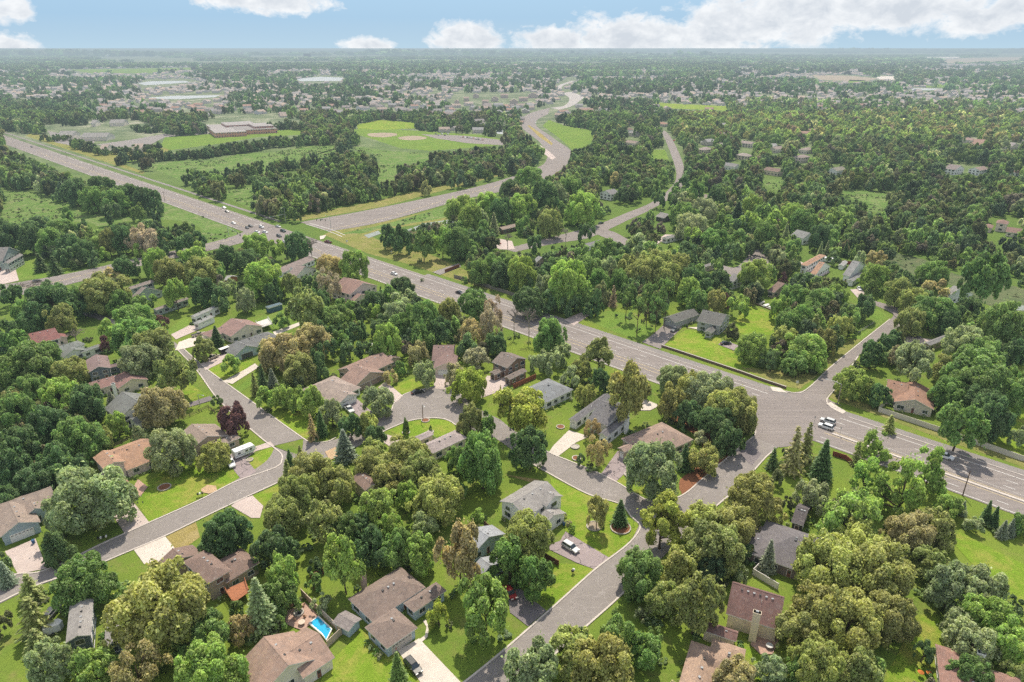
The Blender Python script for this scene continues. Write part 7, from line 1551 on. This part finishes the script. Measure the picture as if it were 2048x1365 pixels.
# ------------------------------------------------------------------ scattered woods (one mass) and far suburbs
def inpoly(x, y, poly):
    x = np.asarray(x); y = np.asarray(y); c = np.zeros(x.shape, bool); n = len(poly); j = n - 1
    for i in range(n):
        xi, yi = poly[i]; xj, yj = poly[j]
        m = ((yi > y) != (yj > y)); xx = (xj - xi) * (y - yi) / ((yj - yi) if yj != yi else 1e-9) + xi
        c ^= m & (x < xx); j = i
    return c
def vproj(X, Y, Z):
    dz = Z - H; dep = Y * CP - dz * SP; up = Y * SP + dz * CP
    return CX + F * X / dep, CY - F * up / dep
OPEN = [pl for mt, pl in MEADOWS if mt not in ('lawn_fresh',) or pl[0][1] < 340]
OPEN += [[(0,262),(60,268),(290,340),(482,425),(560,440),(640,476),(1100,600),(1700,820),(2048,930),(2048,1060),(1900,1000),(1600,890),(1100,700),(744,562),(600,500),(480,490),(0,292)],
  [(600,440),(760,412),(942,373),(1030,350),(1092,322),(1075,288),(1036,256),(1038,236),(1060,222),(1110,205),(1126,190),(1108,170),(1140,152),(1160,158),(1130,178),(1170,195),(1150,222),(1092,236),(1085,246),(1120,278),(1147,305),(1140,330),(1100,352),(942,400),(771,447),(661,468)],
  [(0,568),(81,556),(223,528),(343,502),(432,482),(500,460),(640,480),(520,486),(368,515),(250,543),(84,586),(0,602)],
  [(1318,258),(1340,262),(1372,300),(1380,360),(1350,395),(1260,445),(1200,480),(1024,510),(1000,490),(1110,466),(1250,422),(1330,378),(1346,350),(1332,310)],
  [(420,268),(430,230),(540,228),(612,245),(612,258),(520,262)], [(86,286),(90,258),(280,240),(330,262),(262,282),(180,290)], [(180,306),(184,285),(300,285),(330,298)], [(842,266),(930,268),(1030,282),(1005,292),(870,280)], [(735,262),(855,262),(855,282),(735,278)],
  [(900,212),(905,186),(1078,186),(1075,210)], [(190,280),(330,262),(345,290),(250,300)]]
WATERP = [[(268,170),(300,159),(385,158),(410,165),(340,175),(288,178)], [(278,200),(350,188),(460,187),(440,200),(355,208)], [(588,161),(640,151),(692,153),(682,166),(600,168)], [(986,272),(989,254),(1010,256),(1008,272)], [(1818,182),(1822,175),(1890,176),(1888,184)],
          [(1620,152),(1700,150),(1765,156),(1720,167),(1640,164)], [(1875,120),(1960,114),(2050,112),(2050,125),(1960,128),(1885,130)], [(1750,160),(1755,151),(1795,152),(1790,162)], [(1840,119),(1845,113),(1925,112),(1915,120)], [(130,148),(140,139),(380,135),(405,140),(300,148)], [(1470,142),(1480,135),(1518,136),(1512,143)]]
NEARB = [(0,470),(150,452),(200,470),(480,470),(640,480),(800,480),(900,470),(1000,440),(1080,450),(1200,400),(1290,420),(1380,440),(1500,440),(1600,452),(1640,490),(1800,500),(2048,520),(2048,1500),(0,1500)]
WOODFILL = [   # extra patches inside the hand placed part that are plain woodland floor
 [(0,720),(110,720),(200,790),(215,900),(160,960),(60,1000),(0,1010)]]
rng = np.random.default_rng(21)
X_, Y_, S_, HH_, C_, K_ = [], [], [], [], [], []
def scatter(y0, y1, n_per, rad, protos, fill=1.0, area=None, maskfn=None, colfn=None, sd=0):
    """random positions between photo rows y0,y1 of the ground, one per n_per square metres"""
    ya = P(CX, y1).y; yb = P(CX, y0).y; hw = yb * 0.98 + 60
    N = int((yb - ya) * 2 * hw / n_per)
    y = rng.uniform(ya, yb, N); x = rng.uniform(-hw, hw, N); k = np.abs(x) < (y * 0.90 + 60); x, y = x[k], y[k]
    r = rad * rng.uniform(0.65, 1.35, len(x)); h = r * rng.uniform(1.7, 2.5, len(x))
    keep = rng.random(len(x)) < fill
    px, py = vproj(x, y, 0 * x); p2x, p2y = vproj(x, y, h * .55); p3x, p3y = vproj(x, y, h * .9)
    for pl in OPEN + WATERP + area_extra:
        keep &= ~(inpoly(px, py, pl) | inpoly(p2x, p2y, pl) | inpoly(p3x, p3y, pl))
    if maskfn is not None: keep &= maskfn(x, y, px, py)
    for (a, b, c, d) in CLEAR:
        if b > y1 + 60 or d < y0 - 20: continue
        m = (d - b) * 0.08
        for (qx, qy) in ((px, py), (p2x, p2y), (p3x, p3y)): keep &= ~((qx > a - 1) & (qx < c + 1) & (qy > b) & (qy < d - m))
    if y0 < 300:
        ck = set(); 
        for hx_, hy_ in HCELL:
            for a_ in (-1, 0, 1):
                for b_ in (-2, -1, 0, 1): ck.add((int(hx_ // 9) + a_, int(hy_ // 9) + b_))
        keep &= np.array([(int(a_), int(b_)) not in ck for a_, b_ in zip(x // 9, y // 9)])
    x, y, r, h = x[keep], y[keep], r[keep], h[keep]; px, py = px[keep], py[keep]
    X_.append(x); Y_.append(y); S_.append(r); HH_.append(h); K_.append(rng.integers(protos[0], protos[1], len(x))); C_.append(colfn(x, y, px, py, len(x)))
    return x, y, px, py
area_extra = []
PAL = np.array([TC['D'], TC['M'], (0.19, 0.32, 0.08), (0.20, 0.25, 0.10), TC['K'], (0.27, 0.28, 0.15), (0.22, 0.21, 0.15), TC['G'], (0.28, 0.32, 0.12)])*np.array([0.94, 0.86, 0.96])
def fieldnoise(x, y, s, seed=0):
    v = np.zeros_like(x)
    r = np.random.default_rng(seed)
    for k in range(5):
        a, b, c = r.uniform(0, 6.28, 3); f = s * (1.6 ** k); v += np.sin((x * math.cos(a) + y * math.sin(a)) / f * 6.28 + b) * np.sin((x * math.sin(a) - y * math.cos(a)) / f * 5.1 + c)
    return v / 2.2
def colmid(x, y, px, py, n):
    f = fieldnoise(x, y, 60, 4); i = rng.choice(9, n, p=[.27, .25, .07, .15, .12, .04, .03, .03, .04]); c = PAL[i].copy()
    warm = (f > 0.25)[:, None]; c = np.where(warm, c * np.array([1.12, 1.06, 1.0]), c)
    sun = ((px > 1350) & (py < 290) & (py > 205))[:, None]; c = np.where(sun, c * np.array([1.6, 1.42, 1.3]), c)  # sunlit band of the eastern woods painted into the crown tints
    return c * rng.uniform(.65, 1.5, (n, 1)) * 1.05
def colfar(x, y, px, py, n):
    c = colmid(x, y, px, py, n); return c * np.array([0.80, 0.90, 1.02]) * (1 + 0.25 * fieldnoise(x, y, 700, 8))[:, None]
def mid_mask(x, y, px, py): return ~inpoly(px, py, NEARB)
# far houses: about 300 as things, the rest as one mass
def simple_house(seed):
    r = random.Random(seed); a, b, h = r.uniform(7, 9.5), r.uniform(4.5, 5.5), r.choice([3, 5]); wm = MB(); rm = MB(); t = b * .5
    wm.add([(-a,-b,0),(a,-b,0),(a,b,0),(-a,b,0),(-a,-b,h),(a,-b,h),(a,b,h),(-a,b,h),(-a,0,h+t),(a,0,h+t)], [(0,1,5,4),(2,3,7,6),(1,2,6,9,5),(3,0,4,8,7)])
    A, B = a + .5, b + .5; e = h - .25
    rm.add([(-A,-B,e),(A,-B,e),(A,0,h+t+.1),(-A,0,h+t+.1),(-A,B,e),(A,B,e)], [(0,1,2,3),(3,2,5,4)])
    c = a * .55; wm.add([(c-3.2,-b-4,0),(c+3.2,-b-4,0),(c+3.2,-b,0),(c-3.2,-b,0),(c-3.2,-b-4,3),(c+3.2,-b-4,3),(c+3.2,-b,3),(c-3.2,-b,3),(c,-b-4,4.6)], [(0,1,5,8,4),(1,2,6,5),(3,0,4,7)])
    rm.add([(c-3.6,-b-4.4,2.8),(c,-b-4.4,4.75),(c,0,4.75),(c-3.6,0,2.8),(c+3.6,-b-4.4,2.8),(c+3.6,0,2.8)], [(0,1,2,3),(1,4,5,2)])
    return wm, rm
SH = []
for i in range(5):
    wm, rm = simple_house(i); SH.append((wm.mesh('wall', ['siding']), rm.mesh('roof', ['shingles'])))
ROOFS = [(0.40,0.33,0.29),(0.34,0.30,0.28),(0.45,0.36,0.30),(0.30,0.28,0.27),(0.42,0.27,0.21),(0.36,0.36,0.36)]; WALLS = [(0.6,0.54,0.48),(0.65,0.63,0.6),(0.5,0.44,0.38)]
def simple_rng(): pass
r = np.random.default_rng(77); cand = []
for (y0, y1, per) in ((236, 300, 1300), (170, 236, 430), (128, 170, 700)):
    ya, yb = P(CX, y1).y, P(CX, y0).y; hw = yb * .85; n = int((yb - ya) * 2 * hw / per); y = r.uniform(ya, yb, n); x = r.uniform(-hw, hw, n); px, py = vproj(x, y, 0 * x); k = (px > -20) & (px < 2070)
    for pl in OPEN + WATERP: k &= ~inpoly(px, py, pl)
    if y0 == 236: k &= ((px > 1380) & (r.random(n) < .22)) | ((px > 860) & (px < 1040) & (py < 268))
    else: k &= (fieldnoise(x, y, 260, 6) < .45) | (r.random(n) < .2)
    if y0 < 236: k &= ~((px < 200) & (py > 200)) & ~((px > 1350) & (py > 215) & (r.random(n) < .6))
    cand.append(np.stack([x[k], y[k], px[k], py[k]], 1))
cand = np.concatenate(cand)
# thin so that houses keep apart
cand = cand[np.argsort(cand[:, 1])]; keep = []; cell = {}
for q in cand:
    a, b = int(q[0] // 24), int(q[1] // 24)
    if any((a + i, b + j) in cell for i in (-1, 0, 1) for j in (-1, 0, 1) if abs(i) + abs(j) < 2): continue
    cell[(a, b)] = 1; keep.append(q)
print('far houses', len(keep))
keep.sort(key=lambda q: q[1])
HCELL = np.array([[q[0], q[1]] for q in keep])
# the band between y 230 and 520: individual crowns
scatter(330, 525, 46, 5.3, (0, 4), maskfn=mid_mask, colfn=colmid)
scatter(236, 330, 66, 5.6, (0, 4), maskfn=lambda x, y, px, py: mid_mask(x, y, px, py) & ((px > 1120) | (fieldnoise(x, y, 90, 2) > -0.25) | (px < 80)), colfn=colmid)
# undergrowth on woodland floors in the hand placed part
def under_mask(x, y, px, py):
    k = np.zeros(len(x), bool)
    for pl in WOODFILL: k |= inpoly(px, py, pl)
    return k
sv = OPEN; 
scatter(700, 1020, 26, 3.0, (0, 4), maskfn=under_mask, colfn=colmid)
area_extra = [L + Rr[::-1] for _, L, Rr, _, _ in SROADS] + [pl for _, pl in DRIVES] + [pl for mt, pl in MEADOWS if mt == 'lawn_fresh' and pl[0][1] >= 340] + [[(1300,650),(1410,650),(1450,700),(1500,740),(1310,690)], [(330,640),(600,640),(560,720),(400,745),(330,700)]]
_tx = np.array([t['p'].x for t in ALLT]); _ty = np.array([t['p'].y for t in ALLT]); _tr = np.array([t['r'] for t in ALLT])
def gap_mask(x, y, px, py):
    k = inpoly(px, py, NEARB)
    for i in range(0, len(x)):
        if k[i] and (((_tx - x[i]) ** 2 + (_ty - y[i]) ** 2) < (0.62 * _tr + 2.2) ** 2).any(): k[i] = False
    return k
def gap_thin(x, y, px, py):
    k = gap_mask(x, y, px, py); done = []
    for i in np.where(k)[0]:
        if any((x[i] - a) ** 2 + (y[i] - b) ** 2 < 22 for a, b in done[-400:]): k[i] = False
        else: done.append((x[i], y[i]))
    return k
scatter(425, 740, 30, 3.7, (0, 4), maskfn=lambda x, y, px, py: gap_thin(x, y, px, py) & ~((px < 700) & (py > 590)), colfn=colmid)
scatter(740, 1400, 60, 2.2, (0, 3), maskfn=gap_thin, colfn=colmid)
area_extra = []
# suburbs: trees between houses
def sub_mask(x, y, px, py):
    f = fieldnoise(x, y, 260, 6); g = fieldnoise(x, y, 55, 9)
    sub = (px < 620) & (py < 238) | (px > 560) & (px < 1340) & (py < 232) | (px > 1340) & (py < 206)
    return np.where(sub, (f > 0.45) | (g > 0.35), True)
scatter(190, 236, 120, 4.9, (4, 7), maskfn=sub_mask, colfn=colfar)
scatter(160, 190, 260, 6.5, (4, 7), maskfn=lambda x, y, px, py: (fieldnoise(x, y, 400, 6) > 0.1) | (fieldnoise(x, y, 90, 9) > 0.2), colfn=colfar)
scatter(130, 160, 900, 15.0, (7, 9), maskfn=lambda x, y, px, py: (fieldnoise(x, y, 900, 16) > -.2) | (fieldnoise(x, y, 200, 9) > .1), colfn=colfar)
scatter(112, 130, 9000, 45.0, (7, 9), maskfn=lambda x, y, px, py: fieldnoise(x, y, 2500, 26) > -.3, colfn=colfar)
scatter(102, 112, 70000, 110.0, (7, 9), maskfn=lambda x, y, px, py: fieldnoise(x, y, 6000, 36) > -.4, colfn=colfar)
HEDGES = [([(236,331),(262,326),(330,322),(400,318),(470,308),(540,298),(610,290),(680,284),(712,290)],5.0), ([(330,322),(420,314),(520,302)],4.5), ([(150,292),(165,300),(185,306)],4), ([(190,312),(240,309),(300,304),(326,298)],3.4), ([(0,240),(60,244),(120,246),(160,250)],7), ([(0,230),(80,232),(150,236)],7),
 ([(270,262),(300,268),(345,262)],4), ([(345,258),(370,262),(410,262)],4), ([(90,284),(140,282)],3.5), ([(540,262),(580,258),(610,262)],5), ([(610,262),(650,268),(690,272)],5), ([(860,262),(900,258),(980,262),(1030,266)],5), ([(380,372),(440,368),(520,352),(560,350)],5), ([(560,345),(620,338),(660,332)],5)]
for line, rr_ in HEDGES:
    w = [P(*q) for q in line]
    for i in range(len(w) - 1):
        L_ = (w[i+1] - w[i]).length; n = max(2, int(L_ / (rr_ * 1.1)))
        for k in range(n):
            for row in range(2):
                q = w[i].lerp(w[i+1], k / n); r_ = rr_ * rng.uniform(.7, 1.3)
                X_.append(np.array([q.x + rng.normal() * rr_ * .5])); Y_.append(np.array([q.y + row * rr_ * 1.6 + rng.normal() * rr_ * .5])); S_.append(np.array([r_])); HH_.append(np.array([r_ * rng.uniform(1.8, 2.4)])); K_.append(np.array([rng.integers(0, 4)])); C_.append(PAL[rng.choice([0, 0, 1, 3, 4])][None] * rng.uniform(.8, 1.25))
X = np.concatenate(X_); Y = np.concatenate(Y_); S = np.concatenate(S_); HH = np.concatenate(HH_); C = np.concatenate(C_); K = np.concatenate(K_)
far = K >= 7; HH[far] = np.minimum(HH[far], 16 + 6 * rng.random(far.sum())); HH = np.clip(HH, 4, 24); vf = Y > 9000; HH[vf] = 20 + 55 * np.clip(fieldnoise(X[vf], Y[vf], 5200, 44) + .25 * rng.normal(size=vf.sum()), 0, 1.2)
# woodland hedges drawn along lines (rows of trees beside roads and fields)
ex = EXTRA; ne = len(ex)
X = np.concatenate([X, [t['p'].x for t in ex]]); Y = np.concatenate([Y, [t['p'].y for t in ex]]); S = np.concatenate([S, [t['r'] for t in ex]]); HH = np.concatenate([HH, [t['H'] for t in ex]])
C = np.concatenate([C, np.array([TC[t['col']] for t in ex])]); K = np.concatenate([K, rng.integers(0, 3, ne)])
print('woods', len(X), 'trees', len(TREES))
def gn_mass(name, pts, rot, scale, kind, tint, protos, hide_extra=None):
    me = bpy.data.meshes.new(name); n = len(pts); me.vertices.add(n); me.vertices.foreach_set('co', pts.astype(np.float32).ravel())
    a = me.attributes.new('rotz', 'FLOAT', 'POINT'); a.data.foreach_set('value', rot.astype(np.float32))
    a = me.attributes.new('scl', 'FLOAT_VECTOR', 'POINT'); a.data.foreach_set('vector', scale.astype(np.float32).ravel())
    a = me.attributes.new('kidx', 'INT', 'POINT'); a.data.foreach_set('value', kind.astype(np.int32))
    a = me.attributes.new('tint', 'FLOAT_COLOR', 'POINT'); a.data.foreach_set('color', np.concatenate([tint, np.ones((n, 1))], axis=1).astype(np.float32).ravel())
    o = bpy.data.objects.new(name, me); COL.objects.link(o); o['kind'] = 'stuff'
    cl = bpy.data.collections.new(name + '_kinds')
    for i, m in enumerate(protos):
        q = bpy.data.objects.new('%s_kind_%02d' % (name, i), m); cl.objects.link(q)
    ng = bpy.data.node_groups.new(name, 'GeometryNodeTree'); ng.interface.new_socket('Geometry', in_out='INPUT', socket_type='NodeSocketGeometry'); ng.interface.new_socket('Geometry', in_out='OUTPUT', socket_type='NodeSocketGeometry')
    N = ng.nodes; L = ng.links; gi = N.new('NodeGroupInput'); go = N.new('NodeGroupOutput'); ip = N.new('GeometryNodeInstanceOnPoints'); ci = N.new('GeometryNodeCollectionInfo')
    ci.inputs['Collection'].default_value = cl; ci.inputs['Separate Children'].default_value = True; ci.inputs['Reset Children'].default_value = True
    def na(t, nm):
        x = N.new('GeometryNodeInputNamedAttribute'); x.data_type = t; x.inputs['Name'].default_value = nm; return [s for s in x.outputs if s.enabled and s.name == 'Attribute'][0] if any(s.enabled and s.name == 'Attribute' for s in x.outputs) else x.outputs[0]
    L.new(gi.outputs[0], ip.inputs['Points']); L.new(ci.outputs[0], ip.inputs['Instance']); ip.inputs['Pick Instance'].default_value = True
    L.new(na('INT', 'kidx'), ip.inputs['Instance Index']); L.new(na('FLOAT_VECTOR', 'scl'), ip.inputs['Scale'])
    cx = N.new('ShaderNodeCombineXYZ'); L.new(na('FLOAT', 'rotz'), cx.inputs[2])
    try: L.new(cx.outputs[0], ip.inputs['Rotation'])
    except Exception: pass
    L.new(ip.outputs[0], go.inputs[0]); md = o.modifiers.new('mass', 'NODES'); md.node_group = ng
    return o
lod = []
for i in range(4): lod.append(crown_mesh('crown_mass', 400 + i, 2600 if i < 3 else 1800, 16, 0.17, 0.06 if i % 2 else .16, mat='leaves_mass', shape='cone' if i == 3 else 'round')[0])
for i in range(3): lod.append(crown_mesh('crown_mass', 420 + i, 420, 9, 0.36, 0.04, mat='leaves_mass')[0])
for i in range(2): lod.append(crown_mesh('crown_mass', 430 + i, 260, 12, 0.42, 0.0, mat='leaves_mass')[0])
gn_mass('distant_woods', np.stack([X, Y, 0 * X], 1), rng.uniform(0, 6.28, len(X)), np.stack([S, S, HH], 1), K, C, lod)

# bushes and weeds over the wild meadows and grove floors: uncountable scrub
def scrub(polys, per, rad, seed):
    r = np.random.default_rng(seed); out = []
    for pl in polys:
        w = [P(*q) for q in pl]; x0, x1 = min(q.x for q in w), max(q.x for q in w); y0, y1 = min(q.y for q in w), max(q.y for q in w)
        n = int((x1 - x0) * (y1 - y0) / per); x = r.uniform(x0, x1, n); y = r.uniform(y0, y1, n); k = inpoly(x, y, [(q.x, q.y) for q in w]) & (fieldnoise(x, y, 40, seed) > 0.1); out.append(np.stack([x[k], y[k]], 1))
    return np.concatenate(out)
wild = [pl for mt, pl in MEADOWS if mt in ('meadow_grass', 'marsh_reeds')]
q = scrub(wild, 22, 1, 3); n = len(q)
gn_mass('meadow_scrub', np.concatenate([q, np.zeros((n, 1))], 1), rng.uniform(0, 6.28, n), np.stack([rng.uniform(.5, 1.5, n)] * 2 + [rng.uniform(.4, 1.3, n)], 1), np.zeros(n, int), PAL[rng.choice([0, 1, 2, 3, 7], n)] * rng.uniform(.9, 1.4, (n, 1)), [lod[5]])
# low undergrowth below the hand placed groves: between trunks, off lawns and roads
q = []
for t in ALLT:
    if t['kind'] in ('shr',): continue
    for k in range(2 if t['r'] > 3 else 1):
        a = rng.uniform(0, 6.28); d = t['r'] * rng.uniform(.3, 1.0); q.append((t['p'].x + math.cos(a) * d, t['p'].y + math.sin(a) * d + 1.0))
q = np.array(q); px, py = vproj(q[:, 0], q[:, 1], 0 * q[:, 0]); k = np.ones(len(q), bool)
NOUND = [pl for mt, pl in DRIVES] + [pl for mt, pl in MEADOWS if mt == 'lawn_fresh'] + [L + Rr[::-1] for _, L, Rr, _, _ in SROADS] + OPEN[len(MEADOWS) - sum(1 for m, p in MEADOWS if m == 'lawn_fresh' and p[0][1] >= 340):]
for pl in NOUND: k &= ~inpoly(px, py, pl)
for (mx, my, uu, vv, hx, hy, hh) in FOOT:
    dx, dy = q[:, 0] - mx, q[:, 1] - my; k &= ~((abs(dx * uu.x + dy * uu.y) < hx + .8) & (abs(dx * vv.x + dy * vv.y) < hy + .8))
q = q[k]; n = len(q)
gn_mass('undergrowth', np.concatenate([q, np.zeros((n, 1))], 1), rng.uniform(0, 6.28, n), np.stack([rng.uniform(.8, 1.9, n)] * 2 + [rng.uniform(.7, 1.9, n)], 1), np.zeros(n, int), PAL[rng.choice([0, 1, 1, 3], n)] * rng.uniform(.8, 1.3, (n, 1)), [lod[0]])

zones = {0: 'western subdivision beyond the ponds', 1: 'subdivision beyond the brick school', 2: 'terraces past the ball fields', 3: 'estate along the far curving road', 4: 'eastern tree filled suburb', 5: 'estate below the airfield strip'}
for i, q in enumerate(keep[:250]):
    wm, rm = SH[i % 5]; z = min(5, int(q[2] // 342)); rf = ROOFS[int(r.integers(6))]; wl = WALLS[int(r.integers(3))]
    root = empty('suburban_house', (q[0], q[1], 0), float(r.choice([0, .3, 1.57, -.4, 1.2, 3.14, -2.7]))); nm = ['tan', 'taupe', 'sandy', 'grey brown', 'terracotta', 'grey'][ROOFS.index(rf)]
    tag(root, 'small %s roofed house in the %s' % (nm, zones[z]), 'house', 'small %s roofed houses of the %s' % (nm, zones[z])); link('wall', wm, root, wl); link('roof', rm, root, rf)
mbw = [MB(), MB()]
if len(keep) > 250:
    vs = {'w': MB(), 'r': MB()}
    protos = [simple_house(i) for i in range(5)]
    for i, q in enumerate(keep[250:]):
        a = float(r.uniform(0, 6.28)); ca, sa = math.cos(a), math.sin(a)
        for key, m in zip('wr', protos[i % 5]): vs[key].add([(v[0]*ca - v[1]*sa + q[0], v[0]*sa + v[1]*ca + q[1], v[2]) for v in m.v], m.f)
    mm = MB(); mm.v = vs['w'].v + vs['r'].v; off = len(vs['w'].v); mm.f = vs['w'].f + [tuple(k + off for k in f) for f in vs['r'].f]; mm.m = [0] * len(vs['w'].f) + [1] * len(vs['r'].f)
    t = NT('roof_mass'); f = t.noise(t.pos(), 0.02, 2); t_c = t.ramp(f, [(0.35, (0.42, 0.34, 0.29)), (0.5, (0.34, 0.32, 0.31)), (0.6, (0.46, 0.36, 0.29))]); M['roof_mass'] = t.finish(t_c, 1.0, 0.05)
    plain('wall_mass', (0.58, 0.53, 0.48), 0.9, 0.1)
    o = mm.build('distant_houses', ['wall_mass', 'roof_mass']); o['kind'] = 'stuff'
